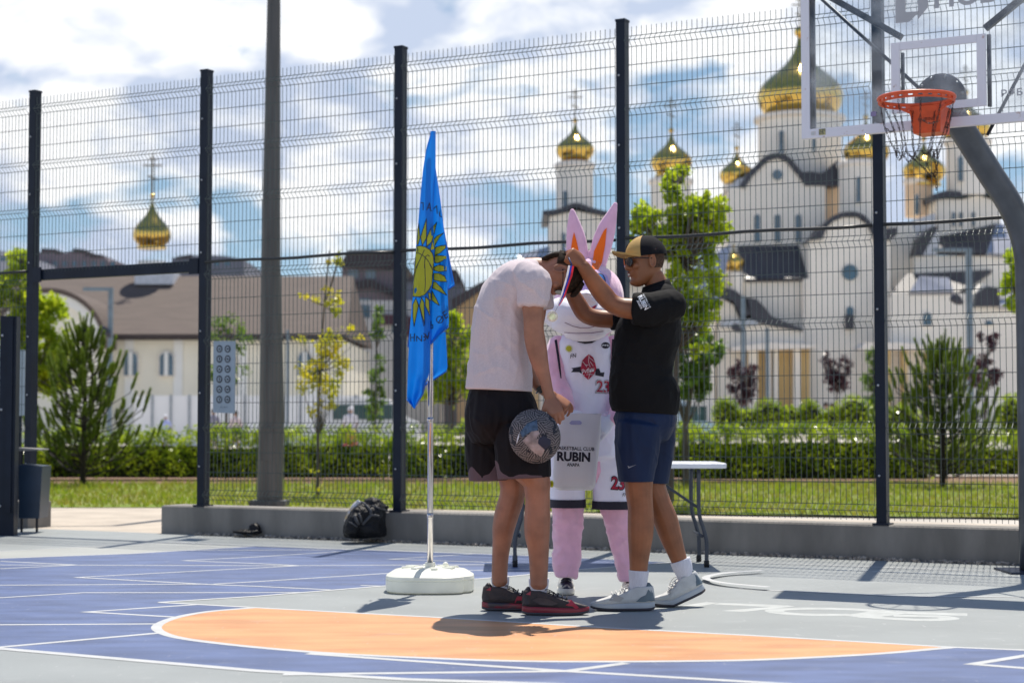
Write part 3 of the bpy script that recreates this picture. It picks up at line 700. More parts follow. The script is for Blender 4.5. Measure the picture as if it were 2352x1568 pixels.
def panel(name, left, right, Y0, fold, nx=26, ny=70, m=M_cloth, par=fl):
    def at(poly, y):
        if y <= poly[0][1]: return poly[0][0]
        for (x0, y0), (x1, y1) in zip(poly, poly[1:]):
            if y <= y1: return x0 + (x1-x0)*(y-y0)/max(1e-6, y1-y0)
        return poly[-1][0]
    mb = MB(); ya, yb = max(left[0][1], right[0][1]), min(left[-1][1], right[-1][1])
    for j in range(ny+1):
        y = ya + (yb-ya)*j/ny; xl, xr = at(left, y), at(right, y)
        for i in range(nx+1):
            u = i/nx; x = xl + (xr-xl)*u; mb.v.append(PS(x, y, Y0 + fold(u, j/ny)))
    for j in range(ny):
        for i in range(nx): q = j*(nx+1)+i; mb.f.append([q, q+1, q+nx+2, q+nx+1])
    return obj(name, mb, m, par, True)
f1 = lambda u, v: -.066 - .02*math.sin(u*3.1+.3) - .022*v*math.sin(u*7 + 2*v) - .004*math.sin(v*23+u*5)
f2 = lambda u, v: -.050 + .02*math.sin(u*4.2+1) - .012*v*math.sin(u*8) 
f3 = lambda u, v: .03 + .012*math.sin(u*6+v*2)
Lf = [zA(330, 78), zA(328, 120), zA(285, 270), zA(250, 500), zA(225, 750), zA(205, 1000), zA(175, 1330), zA(155, 1568), zB(130, 330), zB(100, 680), zB(84, 1000), zB(70, 1395), zB(148, 1490)]
Rf = [zA(388, 72), zA(388, 500), zA(372, 800), zA(360, 1000), zA(368, 1200), zA(374, 1400), zA(370, 1568), zB(345, 20), zB(330, 220), zB(312, 500), zB(305, 860), zB(300, 1150), zB(265, 1200), zB(240, 1330), zB(148, 1490)]
c1 = panel('flag_cloth', Lf, Rf, YF, f1)
Lr = [zA(384, 480), zA(368, 800), zA(356, 1000), zA(364, 1200), zA(370, 1400), zA(366, 1568), zB(341, 20), zB(326, 220), zB(308, 500), zB(305, 828)]
Rr = [zA(388, 480), zA(440, 830), zA(480, 1150), zA(500, 1300), zA(506, 1568), zB(486, 60), zB(490, 250), zB(505, 600), zB(500, 645), zB(310, 830)]
c2 = panel('flag_cloth', Lr, Rr, YF, f2)
Lb = [zA(470, 1150), zA(500, 1568), zB(490, 265)]; Rb = [zA(482, 1150), zA(560, 1568), zB(565, 210), zB(495, 266)]
panel('flag_cloth', Lb, Rb, YF, f3, 8, 20)
Lb = [zB(300, 700), zB(300, 1150), zB(262, 1240)]; Rb = [zB(470, 690), zB(490, 1060), zB(480, 1100), zB(262, 1252)]
panel('flag_cloth', Lb, Rb, YF, f3, 12, 24)
panel('flag_cloth', [zB(104, 640), zB(74, 850), zB(92, 868)], [zB(112, 640), zB(98, 800), zB(96, 870)], YF, f3, 4, 10, M_hem)
bv1, bv2 = bvh_of(c1), bvh_of(c2)
class DB:
    def ray_cast(s, o, d):
        a_, b_ = bv1.ray_cast(o, d), bv2.ray_cast(o, d)
        if a_[0] is None: return b_
        if b_[0] is None: return a_
        return a_ if a_[3] < b_[3] else b_
FB = DB()
M_yel = pm('flag_yellow_print', (.60, .58, .03), .5, var=.05, trans=.3); M_fink = pm('flag_black_print', (.008, .012, .04), .5, trans=.05)
ball = [zA(*p) for p in [(178, 1330), (220, 1325), (270, 1335), (320, 1365), (350, 1405), (366, 1445), (368, 1500), (365, 1568)]] + [zB(*p) for p in [(342, 30), (338, 130), (328, 210), (300, 262), (250, 320), (200, 338), (132, 334), (137, 200), (147, 60)]] + [zA(*p) for p in [(158, 1568), (167, 1450)]]
raysA = [[(203, 1085), (218, 1240), (195, 1318), (183, 1308), (192, 1150)], [(288, 1030), (288, 1240), (243, 1325), (225, 1230)], [(400, 1070), (375, 1180), (345, 1280), (290, 1335), (290, 1240), (330, 1150)], [(475, 1185), (430, 1230), (385, 1310), (372, 1360), (330, 1372), (350, 1280), (400, 1220)], [(495, 1318), (495, 1350), (440, 1400), (376, 1435), (382, 1345), (440, 1325)], [(502, 1437), (502, 1470), (410, 1515), (376, 1508), (376, 1450), (388, 1428)]]
raysB = [[(350, 30), (400, 8), (478, 25), (480, 68), (400, 80), (350, 65)], [(349, 95), (400, 95), (460, 125), (485, 180), (420, 180), (347, 165)], [(345, 180), (370, 188), (430, 250), (482, 322), (400, 280), (335, 248)], [(328, 272), (380, 370), (406, 428), (355, 395), (326, 370)], [(290, 292), (318, 302), (318, 378), (300, 350)], [(262, 338), (300, 372), (308, 528), (285, 480), (260, 430)], [(222, 345), (248, 400), (253, 625), (225, 520), (202, 430)], [(165, 348), (190, 430), (145, 645), (132, 540), (132, 420)]]
rays = [[zA(*p) for p in r] for r in raysA] + [[zB(*p) for p in r] for r in raysB]
decal('flag_emblem', [ball] + rays, M_yel, FB, fl, YF, .004)
lines = []
for r in rays: lines += pxline(r + [r[0]], 1.7)
lines += pxline(ball, 1.7)
for s_ in ([(172, 1405), (205, 1405), (250, 1430), (300, 1480), (345, 1555)], [(265, 1370), (215, 1480), (172, 1566)], [(322, 1440), (300, 1425), (275, 1445), (268, 1500), (268, 1566)], [(180, 1335), (192, 1360), (190, 1390), (172, 1405)]): lines += pxline([zA(*p) for p in s_], 1.6)
for s_ in ([(255, 0), (258, 80), (262, 200), (255, 285)], [(305, 0), (335, 60)], [(185, 0), (160, 60), (145, 130)], [(164, 350), (200, 440), (245, 640)], [(200, 345), (262, 335)]): lines += pxline([zB(*p) for p in s_], 1.5)
ltr = [[(228, 858), (252, 858), (252, 935)], [(292, 935), (322, 860), (335, 945)], [(303, 912), (330, 917)], [(345, 945), (398, 890), (405, 975)], [(448, 935), (428, 960), (432, 1000), (452, 1013)]]
for s_ in ltr: lines += pxline([zA(*p) for p in s_], 2.2)
for s_ in [[(107, 720), (111, 795)], [(150, 718), (146, 795)], [(109, 757), (148, 755)], [(172, 795), (172, 742), (222, 795), (224, 735)], [(243, 716), (264, 725), (262, 745), (245, 750), (264, 760), (262, 780), (243, 788)], [(262, 728), (287, 770), (300, 702)], [(272, 745), (296, 745)], [(395, 608), (440, 535)], [(440, 500), (470, 560)], [(440, 500), (466, 484)], [(455, 530), (482, 514)], [(470, 560), (494, 544)], [(472, 465), (497, 472)], [(484, 432), (497, 442)], [(320, 590), (320, 665), (338, 662), (338, 625), (320, 628)]]:
    lines += pxline([zB(*p) for p in s_], 2.3)
lines += pxline([zB(410 + 34*math.cos(t*.52), 572 + 34*math.sin(t*.52)) for t in range(13)], 2.3)
decal('flag_lettering', lines, M_fink, FB, fl, YF, .006)
for pp in ([(72, 1395), (148, 1484), (238, 1332), (262, 1205)], [(318, 825), (400, 735), (500, 643)]): decal('flag_hem', pxline([zB(*p) for p in pp], 4), M_hem, FB, fl, YF, .005)
mb = MB()
def hl(pts, Yo=.0): 
    for q in pxline(pts, 3.2): mb.add([PS(x, y, YF + .02 + Yo) for x, y in q], [(0, 1, 2, 3)])
hl([zB(500, 262), zB(563, 215)]); obj('flag_hem', mb, M_hem, fl); mb = MB(); hl([zB(264, 1248), zB(478, 1104)]); obj('flag_hem', mb, M_hem, fl)
# ============================================================ FOLDING TABLE
Yt = 11.9
tb = empty('folding_table', (V(1400, 1067, Yt).x, Yt, 0), 'white folding table with bent grey tube legs behind the rabbit costume', 'table')
xl, xr = V(1140, 1067, Yt).x, V(1668, 1067, 11.6).x; zt = V(1600, 1063, 11.6).z
M_tbl = pm('table_white_plastic', (.78, .80, .84), .4, var=.03)
def trect(x0, x1, y0, y1, z, r=.03):
    P = []
    for cx, cy, a0 in ((x1-r, y1-r, 0), (x0+r, y1-r, 90), (x0+r, y0+r, 180), (x1-r, y0+r, 270)):
        for k in range(4): a = R(a0 + 30*k); P.append(Vector((cx+r*math.cos(a), cy+r*math.sin(a), z)))
    return P
mb = MB(); mb.rings([trect(xl+.01, xr-.01, 11.56, 12.24, zt-.036), trect(xl, xr, 11.55, 12.25, zt-.032), trect(xl, xr, 11.55, 12.25, zt-.005), trect(xl+.006, xr-.006, 11.556, 12.244, zt)]); obj('tabletop', mb, M_tbl, tb)
M_leg = pm('table_leg_grey', (.055, .065, .085), .4, metal=.3, var=.1)
for (sx, xb) in ((-1, xl), (1, xr)):
    top = xb - sx*.30; ft = xb - sx*.13
    for yy in (11.66, 12.14):
        mb = MB(); mb.tube(spline([(top+sx*.12, yy, zt-.045), (top+sx*.12, yy, .38), (top+sx*.15, yy, .26), (ft, yy, .17), (ft, yy, .02)], 5), .014, 8); obj('leg', mb, M_leg, tb, True)
        mb = MB(); mb.tube([(ft, yy, .045), (ft, yy, 0)], .019, 8); obj('foot_cap', mb, pm('rubber_black', (.01, .01, .012), .7), tb, True)
    mb = MB(); mb.tube([(ft-sx*.03, 11.66, .21), (ft-sx*.03, 12.14, .21)], .011, 8); mb2 = MB(); mb2.tube([(top-sx*.25, 11.9, zt-.05), (top+sx*.12, 11.66, .40)], .010, 6)
    obj('crossbar', mb, M_leg, tb, True); obj('stay', mb2, M_leg, tb, True)
# ============================================================ BACKPACK AND DARK BAG
M_bag = pm('black_nylon', (.008, .008, .010), .55, spec=.25, var=.3, scale=12, bump=.6, bscale=25, bdist=.02)
M_strap = pm('grey_webbing', (.07, .07, .075), .7, var=.2)
Yb = (FP + FD*((V(845, 1200, 14.3).x - FP.x)/FD.x)).y - .30
bk = empty('backpack', (V(845, 1200, Yb).x, Yb, 0), 'crumpled black backpack with loose straps leaning against the kerb wall', 'backpack')
def BP(x, y, Y=Yb): return PS(840 + x*.0829, 1230 + y*.0829, Y)
sB = 3920*K/Yb
def bl_(x, y, a, b=.12, Y=Yb): return (BP(x, y, Y), a*.0829/sB, b)
mb = MB(); mb.loft([bl_(880, 1330, 640, .13), bl_(880, 1150, 655, .15), bl_(920, 900, 600, .15), bl_(1010, 650, 520, .14), bl_(1080, 480, 420, .11), bl_(1090, 330, 300, .07)], 24, 2.6, rnd=(.1, 1))
mb.loft([bl_(520, 1150, 280, .12, Yb-.07), bl_(560, 950, 250, .12, Yb-.08), bl_(700, 700, 250, .09, Yb-.06), bl_(840, 480, 200, .07, Yb-.03)], 16, 2.4)
def crump(p, n_): return .012*noise.noise(p*14) + .006*noise.noise(p*38)
body = fuse('body', mb, M_bag, bk, .008, 3, crump)
for pts, r in (([(330, 870), (480, 930), (640, 1040)], .006), ([(760, 300), (900, 380), (1040, 540), (1060, 640)], .012), ([(1080, 400), (1300, 480), (1560, 560)], .008), ([(950, 780), (1100, 690), (1300, 720)], .011), ([(790, 970), (900, 860), (1050, 690), (1030, 600)], .013), ([(560, 700), (620, 860), (680, 960)], .014), ([(680, 640), (740, 780), (760, 900)], .012)):
    mb = MB(); mb.tube(spline([on_surf(BP(x, y), bvh_of(body), .004) for x, y in pts], 4), r, 6); obj('strap', mb, M_strap, bk, True)
mb = MB(); mb.tube(spline([BP(960, 250, Yb+.05), BP(1120, 215, Yb+.05), BP(1300, 330, Yb+.05), BP(1560, 500, Yb+.05)], 4), .022, 8); obj('handle_strap', mb, M_bag, bk, True)
mb = MB(); mb.loft([(BP(280, 860, Yb-.03), .012, .012), (BP(420, 620, Yb-.03), .02, .02), (BP(560, 420, Yb-.03), .024, .02), (BP(690, 290, Yb-.02), .022, .02)], 10); tag(obj('towel', mb, pm('cream_blue_towel', (.65, .65, .70), .8, col2=(.55, .38, .16), scale=18), bk, True))
db = empty('dark_pouch', V(570, 1215, 15.9), 'small dark pouch lying flat at the foot of the kerb wall', 'pouch'); 
Yd = (FP + FD*((V(570, 1200, 15).x - FP.x)/FD.x)).y - .20; db.location = (V(570, 1200, Yd).x, Yd, 0)
mb = MB(); mb.ell(V(568, 1221, Yd) * 1.0, (.13, .07, .022), 14, 8); mb.ell(V(586, 1212, Yd+.02), (.055, .05, .05), 12, 8)
fuse('body', mb, M_bag, db, .008, 2, crump)
# ============================================================ CHURCH (about 140 m away)
M_wall = pm('cream_render', (.84, .79, .71), .9, var=.05, scale=.25)
M_wall2 = pm('warm_render', (.80, .62, .45), .9, var=.05, scale=.25)
M_roof = pm('dark_slate_roof', (.035, .036, .05), .45, var=.15, scale=1)
M_roofglare = pm('glare_metal_roof', (.42, .42, .45), .22, metal=.6, var=.1, scale=.6)  # pale tone paints the sun's glare on metal roofs
M_gold = pm('gilded_dome', (.68, .47, .12), .14, metal=1, var=.05, scale=1.5, bump=.05, bscale=4, bdist=.05)
M_cross = pm('dark_gilt_cross', (.16, .12, .05), .4, metal=.6)
M_pane = pm('dark_blue_pane', (.05, .11, .16), .1, var=.2, scale=1, spec=.8)
M_frame = pm('white_window_frame', (.65, .66, .70), .6)
M_trimc = pm('cornice_trim', (.82, .76, .69), .8)
YC = 140.0
church = empty('church', (V(1838, 900, YC).x, YC+6, 0), 'large cream orthodox church with golden onion domes behind the fence at right', 'church')
sC = FV/YC
def cpt(zx, zy): return (1617 + zx*.5158, 183.8 + zy*.5158)
ONION = [(.70, -.56), (.74, -.5), (.86, -.38), (.95, -.24), (1.0, -.06), (.99, .1), (.93, .27), (.82, .43), (.68, .58), (.53, .73), (.38, .88), (.26, 1.05), (.17, 1.22), (.10, 1.42), (.055, 1.62), (.03, 1.75)]
def cross(mb, p, h):
    w_ = h*.034
    mb.box(p + Vector((0, 0, h/2)), (w_, w_, h)); mb.box(p + Vector((0, 0, h*.72)), (h*.46, w_*.98, w_)); mb.box(p + Vector((0, 0, h*.87)), (h*.2, w_*.96, w_))
    mb.box(p + Vector((0, 0, h*.42)), (h*.26, w_*.9, w_), M=Matrix.Rotation(R(22), 3, 'Y'))
def dome(x, y, r, Y, par, ribs=False, sq=.82, ch=None):
    s = FV/Y; c = V(x, y, Y); rr = r/s; mb = MB()
    n = 36; mb.lathe([(a*rr, b*rr*(sq if b > 0 else 1)) for a, b in ONION], c, n)
    if ribs:
        mb.v = [c + Vector(((v.x-c.x)*(1 + .02*math.cos(18*math.atan2(v.y-c.y, v.x-c.x))), (v.y-c.y)*(1 + .02*math.cos(18*math.atan2(v.y-c.y, v.x-c.x))), v.z-c.z)) for v in mb.v]
    d = obj('dome', mb, M_gold, par, True)
    mb = MB(); t = c + Vector((0, 0, 1.75*rr*sq)); mb.ell(t + Vector((0, 0, rr*.09)), (rr*.13,)*3, 12, 8); obj('orb', mb, M_gold, d, True)
    mb = MB(); cross(mb, t + Vector((0, 0, rr*.15)), ch/s if ch else rr*1.1); obj('cross', mb, M_cross, d)
    mb = MB(); mb.lathe([(rr*.72, -rr*.6), (rr*.80, -rr*.64), (rr*.80, -rr*.72), (rr*.7, -rr*.76)], c, 28); obj('dome_collar', mb, M_gold, par, 30)
    return d
def arch_poly(x, y0, y1, w_, n=8):          # view px: centre x, top y0, sill y1, width
    r = w_/2; P = [(x-r, y1), (x+r, y1)] + [(x+r*math.cos(math.pi*k/n), y0+r-r*math.sin(math.pi*k/n)) for k in range(n+1)]
    return P
def win(x, y0, y1, w_, Y, par, frame=1.2, m=M_pane):
    s = FV/Y
    mb = MB(); mb.prism([V(a, b, Y-.10) for a, b in arch_poly(x, y0-frame, y1+frame, w_+2*frame)], (0, .25, 0)); f = obj('window_frame', mb, M_trimc, par)
    mb = MB(); mb.prism([V(a, b, Y-.14) for a, b in arch_poly(x, y0, y1, w_)], (0, .25, 0)); obj('window_pane', mb, m, f)
def drum(x, y0, y1, hw, Y, par, wins=(), m=M_wall, corn=True):
    s = FV/Y; c = V(x, y1, Y); h = (y1-y0)/s; r = hw/s; mb = MB()
    mb.lathe([(r, 0), (r, h)], c, 32); d = obj('drum', mb, m, par, 40)
    if corn: mb = MB(); mb.lathe([(r*1.0, h-.1), (r*1.10, h+.05), (r*1.10, h+.35), (r*.9, h+.5)], c, 32); obj('cornice', mb, M_trimc, par, 30)
    for wx, wy0, wy1, ww in wins:
        dx = (wx-x)/s; yy = Y - math.sqrt(max(0, r*r-dx*dx)); win(wx + (wx-1176)*0, wy0, wy1, ww, yy, d)
    return d
def block(name, poly, Y, dep, m, par):
    mb = MB(); mb.prism([V(a, b, Y) for a, b in poly], (0, dep, 0)); return obj(name, mb, m, par)
def edge(pts, Y, dep, th, m, par, name='roof'):      # roof strip following a gable curve
    mb = MB(); P = spline([V(a, b, Y) for a, b in pts], 5); n = len(P); up = []
    for i, p in enumerate(P):
        t = (P[min(i+1, n-1)] - P[max(i-1, 0)]).normalized(); up.append(p + Vector((-t.z, 0, t.x))*th*(1 if t.x > 0 else -1))
    mb.prism(P + up[::-1], (0, dep, 0)); return obj(name, mb, m, par)
Z_ = lambda L_: [cpt(*p) for p in L_]
# main drum and big dome
drum(1838, 278, 470, 96, YC+6, church, [(cpt(345, 0)[0], 300, 352, 11), (cpt(487, 0)[0], 296, 350, 11)])
dome(1838, 222, 99, YC+6, church, ch=80)
# upper gabled block with three tall windows
A = Z_([(110, 1000), (110, 480), (185, 480), (215, 430), (250, 395), (285, 362), (325, 350), (365, 364), (395, 400), (425, 435), (450, 470), (540, 470), (540, 1000)])
block('wall', A, YC, 10, M_wall, church)
edge(Z_([(182, 482), (215, 428), (250, 393), (285, 360), (325, 348), (365, 362), (400, 402), (435, 442), (455, 472)]), YC-.3, 10.5, .45, M_roof, church)
mb = MB(); mb.prism([V(*p, YC-.15) for p in Z_([(380, 372), (425, 410), (480, 408), (520, 415), (560, 395), (590, 360), (620, 372), (600, 472), (450, 470)])], (0, 3, 0)); obj('roof', mb, M_roof, church)
block('roof', Z_([(95, 492), (188, 480), (215, 428), (150, 440)]), YC+.2, 4, M_roofglare, church)
block('wall', Z_([(540, 474), (600, 474), (600, 700), (540, 700)]), YC+1.4, 7, M_wall2, church)  # side wall, its sunlit look put into the warmer colour
mb = MB(); o_ = V(*cpt(327, 423), YC-.1); mb.lathe([(.42, -.1), (.42, .1)], o_, 16, Matrix.Rotation(R(90), 3, 'X')); obj('round_window', mb, M_pane, church)
for zx in (237, 327, 420): win(*[cpt(zx, 0)[0], cpt(0, 598)[1], cpt(0, 722)[1], 14], YC, church)
# slate slope below
def slope(poly_top, poly_bot, m=M_roof):     # two picture points on the far top edge, two on the near bottom edge
    (a, b, Yt_), (c, d, Yb_) = poly_top, poly_bot; mb = MB()
    P = [V(*b, Yt_), V(*a, Yt_), V(*c, Yb_), V(*d, Yb_)]; mb.prism(P, (0, .25, -.25)); return obj('roof', mb, m, church)
slope((cpt(150, 738), cpt(468, 735), YC-.3), (cpt(185, 885), cpt(475, 880), YC-4.5))
block('wall', Z_([(178, 884), (445, 884), (445, 1560), (178, 1560)]), YC-4, 4, M_wall, church)
block('wall', Z_([(60, 890), (182, 890), (182, 1560), (60, 1560)]), YC-3.4, 3, M_wall, church)
slope((cpt(30, 760), cpt(110, 740), YC-1), (cpt(10, 885), cpt(90, 890), YC-4.2), M_roofglare)
edge(Z_([(75, 968), (130, 985), (165, 1060)]), YC-6, 2, .8, M_roof, church)
block('roof', Z_([(190, 968), (235, 975), (270, 1010), (300, 1050), (440, 1108), (440, 1118), (290, 1092), (215, 1070)]), YC-6, 2.2, M_roof, church)
block('wall', Z_([(60, 1105), (75, 970), (130, 1000), (170, 1090), (200, 1075), (300, 1095), (440, 1120), (440, 1560), (60, 1560)]), YC-5.6, 1.6, M_wall, church)
block('roof', Z_([(75, 1076), (205, 1064), (240, 1076), (240, 1092), (75, 1100)]), YC-6.2, 1, M_roofglare, church)
# porch with yellow recess
block('porch_roof', Z_([(125, 1188), (300, 1168), (505, 1180), (505, 1192), (125, 1205)]), YC-8, 3, M_trimc, church)
M_yell = pm('ochre_plaster', (.62, .44, .20), .85, var=.08, scale=.4)
for a_, b_ in ((200, 240), (280, 300), (312, 330), (400, 430)): block('pillar', Z_([(a_, 1192), (b_, 1192), (b_, 1560), (a_, 1560)]), YC-7, .8, M_wall, church)
block('porch_wall', Z_([(180, 1192), (470, 1192), (470, 1560), (180, 1560)]), YC-6, .3, M_yell, church)
# middle tall block
B = Z_([(450, 1560), (450, 884), (468, 884), (468, 712), (520, 700), (540, 665), (575, 630), (620, 612), (680, 612), (720, 640), (755, 700), (775, 712), (830, 712), (830, 1560)])
block('wall', B, YC-5, 8, M_wall, church)
edge(Z_([(530, 705), (545, 660), (578, 627), (622, 608), (682, 608), (722, 637), (760, 700)]), YC-5.3, 8.4, .35, M_roof, church)
block('roof', Z_([(462, 716), (500, 676), (560, 640), (545, 662), (528, 706)]), YC-5.4, 3, M_roof, church); block('roof', Z_([(752, 700), (775, 668), (860, 655), (860, 690), (830, 712), (770, 714)]), YC-5.4, 3, M_roof, church)
mb = MB(); o_ = V(*cpt(650, 857), YC-5.1); mb.lathe([(.62, -.1), (.62, .1)], o_, 20, Matrix.Rotation(R(90), 3, 'X')); obj('round_window', mb, M_pane, church)
win(cpt(650, 0)[0], cpt(0, 1008)[1], cpt(0, 1110)[1], 17, YC-5.1, church)
block('window_box', Z_([(632, 1045), (668, 1045), (668, 1108), (632, 1108)]), YC-5.6, .5, M_roof, church)
block('drainpipe', Z_([(442, 885), (450, 885), (450, 1180), (442, 1180)]), YC-5.3, .2, M_trimc, church)
drum(cpt(700, 0)[0], cpt(0, 385)[1], cpt(0, 660)[1], 50, YC-1, church, [(cpt(688, 0)[0], cpt(0, 432)[1], cpt(0, 545)[1], 10)]); dome(cpt(722, 0)[0], cpt(0, 320)[1], 53, YC-1, church)
# right wing
block('wall', Z_([(825, 640), (925, 640), (960, 720), (940, 860), (840, 945), (825, 945)]), YC-2, 6, M_wall, church)
block('roof', Z_([(940, 780), (960, 700), (1020, 650), (1045, 655), (975, 780)]), YC-4, 3, M_roof, church)
block('roof', Z_([(905, 632), (1030, 592), (1030, 660), (960, 735)]), YC-1.5, 2, M_roofglare, church)
block('roof', Z_([(970, 780), (1040, 665), (1046, 700), (1046, 778)]), YC-3.6, 3, M_roofglare, church)
drum(cpt(958, 0)[0], cpt(0, 462)[1], cpt(0, 610)[1], 32, YC+4, church, [(cpt(948, 0)[0], cpt(0, 510)[1], cpt(0, 600)[1], 8)], M_wall2); dome(cpt(980, 0)[0], cpt(0, 405)[1], 49, YC+4, church)
drum(cpt(1178, 0)[0], cpt(0, 285)[1], cpt(0, 520)[1], 50, YC+1, church, [(cpt(1143, 0)[0], cpt(0, 340)[1], cpt(0, 450)[1], 12)]); dome(cpt(1168, 0)[0], cpt(0, 215)[1], 55, YC+1, church)
edge(Z_([(1022, 538), (1080, 520), (1150, 522), (1215, 498), (1270, 515), (1335, 545)]), YC-.5, 8, .5, M_roof, church)
block('wall', Z_([(1036, 535), (1080, 530), (1150, 532), (1215, 512), (1270, 528), (1320, 545), (1320, 720), (1036, 720)]), YC, 7, M_wall, church)
for zx in (1112, 1145, 1200): win(cpt(zx, 0)[0], cpt(0, 588)[1], cpt(0, 650)[1], 8, YC-.05, church)
slope((cpt(1040, 700), cpt(1300, 640), YC-.3), (cpt(1045, 765), cpt(1260, 768), YC-4)); slope((cpt(1300, 640), cpt(1500, 650), YC-.3), (cpt(1262, 768), cpt(1500, 790), YC-4), M_roofglare)
block('wall', Z_([(935, 785), (1500, 775), (1500, 1560), (935, 1560)]), YC-3.5, 3, M_wall, church)
slope((cpt(905, 862), cpt(1285, 845), YC-3.8), (cpt(825, 950), cpt(1130, 945), YC-8))
slope((cpt(960, 872), cpt(1090, 880), YC-7.2), (cpt(915, 942), cpt(1112, 940), YC-8.3), M_roofglare)
block('roof', Z_([(1205, 1008), (1215, 950), (1260, 918), (1310, 925), (1318, 1006)]), YC-8.6, 2, M_roof, church); slope((cpt(1320, 945), cpt(1480, 950), YC-7.4), (cpt(1312, 1004), cpt(1500, 1004), YC-8.6), M_roofglare)
block('wall', Z_([(832, 950), (1205, 950), (1240, 905), (1320, 935), (1500, 1004), (1500, 1560), (832, 1560)]), YC-8, 4, M_wall, church)
win(cpt(995, 0)[0], cpt(0, 1036)[1], cpt(0, 1092)[1], 20, YC-8.1, church); win(cpt(1270, 0)[0], cpt(0, 1070)[1], cpt(0, 1090)[1], 20, YC-8.1, church)
block('porch_roof', Z_([(695, 1190), (720, 1168), (900, 1168), (1000, 1185), (1000, 1200), (695, 1200)]), YC-9.5, 3, M_trimc, church)
for a_, b_ in ((820, 830), (885, 905), (995, 1010)): block('pillar', Z_([(a_, 1200), (b_, 1200), (b_, 1560), (a_, 1560)]), YC-9, .8, M_yell, church)
# small dome low on the left, dome half hidden behind the gable
drum(cpt(132, 0)[0], cpt(0, 858)[1], cpt(0, 975)[1], 21, YC-5, church, corn=False); dome(cpt(132, 0)[0], cpt(0, 812)[1], 25, YC-5, church, ch=28)
dome(1693, 402, 41, YC+8, church, ch=60); drum(1693, 435, 560, 30, YC+8, church)
# left towers of the church
drum(1542, 421, 640, 47, YC+3, church); dome(1542, 372, 48, YC+3, church, ch=75)
drum(1320, 386, 500, 43, YC-2, church, [(cpt(0, 0)[0]-1617+1298, 438, 490, 10)]); dome(1321, 344, 44.5, YC-2, church, ch=72)
edge([(1248, 494), (1290, 488), (1322, 476), (1355, 486), (1395, 496)], YC-6, 9, .35, M_roof, church)
block('wall', [(1263, 497), (1322, 484), (1388, 497), (1388, 1000), (1263, 1000)], YC-5.5, 8, M_wall, church)
for x in (1295, 1340): win(x, 535, 585, 9, YC-5.6, church)
slope(((1190, 585), (1262, 565), YC-5), ((1185, 640), (1262, 640), YC-8), M_roofglare)
block('wall', [(1185, 640), (1640, 640), (1640, 1000), (1185, 1000)], YC-6.5, 4, M_wall, church)
slope(((1388, 560), (1460, 600), YC-5), ((1388, 640), (1500, 640), YC-8)); slope(((1460, 700), (1680, 560), YC-6), ((1440, 740), (1650, 700), YC-8.5), M_roofglare)
# ============================================================ CHAPEL HALL WITH BROWN ROOF (left)
YH = 95.0
M_shing = pm('brown_shingle_roof', (.105, .080, .068), .85, var=.12, scale=1.4, stretch=(.5, 3, 3), bump=.3, bscale=3, bdist=.1)
M_hall = pm('pale_yellow_cladding', (.80, .76, .64), .8, var=.04, scale=.5)
M_hallw = pm('white_panel', (.78, .78, .75), .7, var=.04, scale=.5)
hall = empty('chapel_hall', (V(450, 900, YH).x, YH, 0), 'long pale hall with a broad brown shingle roof, arched gable and arched windows', 'building')
zr, ze = V(0, 634, YH+9).z, V(0, 767, YH).z
def X_at(x, Y): return V(x, 0, Y).x
mb = MB(); ye, yr = YH, YH+9
xa, xb = X_at(-260, ye), X_at(800, ye)
mb.add([(xa, ye, ze), (xb, ye, ze), (xb-.5, yr, zr), (xa, yr, zr), (xa, yr+9, ze), (xb, yr+9, ze), (xa, ye, ze-.25), (xb, ye, ze-.25)], [(0, 1, 2, 3), (3, 2, 5, 4), (0, 6, 7, 1), (1, 7, 5, 2)])
obj('roof', mb, M_shing, hall)
mb = MB(); mb.box(((xa+xb)/2, ye-.06, ze-.14), (xb-xa, .14, .26)); obj('gutter', mb, pm('dark_brown_trim', (.035, .022, .02), .5), hall)
mb = MB(); mb.box(((xa+xb)/2, ye+9.2, (ze-.3)/2), (xb-xa-.4, 17, ze-.3)); obj('wall', mb, M_hall, hall)
for x in (300, 412, 470, 560, 640, 720): mb = MB(); mb.box((X_at(x, ye), ye+.66, (ze-.3)/2), (.5, .12, ze-.3)); obj('pilaster', mb, M_hallw, hall)
mb = MB(); mb.box((X_at(150, ye)-.0, ye+.63, 1.9), (X_at(800, ye)-X_at(-60, ye), .1, 3.8-.0)); 
# arched gable dormer at left
cx, cz, rr = X_at(122, YH-1.2), V(0, 800, YH-1.2).z, 128/(FV/(YH-1.2))
P = [Vector((cx + rr*math.cos(t), YH-1.2, cz + rr*math.sin(t))) for t in [math.pi*k/24 for k in range(25)]]
mb = MB(); mb.prism(P, (0, 7.5, 0)); obj('arched_gable', mb, M_hall, hall)
Pi = [Vector((cx + (rr-.0)*math.cos(t), YH-1.5, cz + (rr-.0)*math.sin(t))) for t in [math.pi*k/24 for k in range(25)]]; Po = [Vector((cx + (rr+.25)*math.cos(t), YH-1.5, cz + (rr+.25)*math.sin(t))) for t in [math.pi*k/24 for k in range(25)]]
mb = MB(); mb.prism(Pi + Po[::-1], (0, 8.2, 0)); obj('arch_roof', mb, M_shing, hall)
Pi = [Vector((cx + (rr-.5)*math.cos(t), YH-1.32, cz + (rr-.5)*math.sin(t))) for t in [math.pi*k/24 for k in range(25)]]; Po = [Vector((cx + (rr-.02)*math.cos(t), YH-1.32, cz + (rr-.02)*math.sin(t))) for t in [math.pi*k/24 for k in range(25)]]
mb = MB(); mb.prism(Pi + Po[::-1], (0, .1, 0)); obj('arch_moulding', mb, M_hallw, hall)
mb = MB(); mb.box((cx, YH+2, cz/2), (2*rr, 6.4, cz)); obj('wall', mb, M_hall, hall)
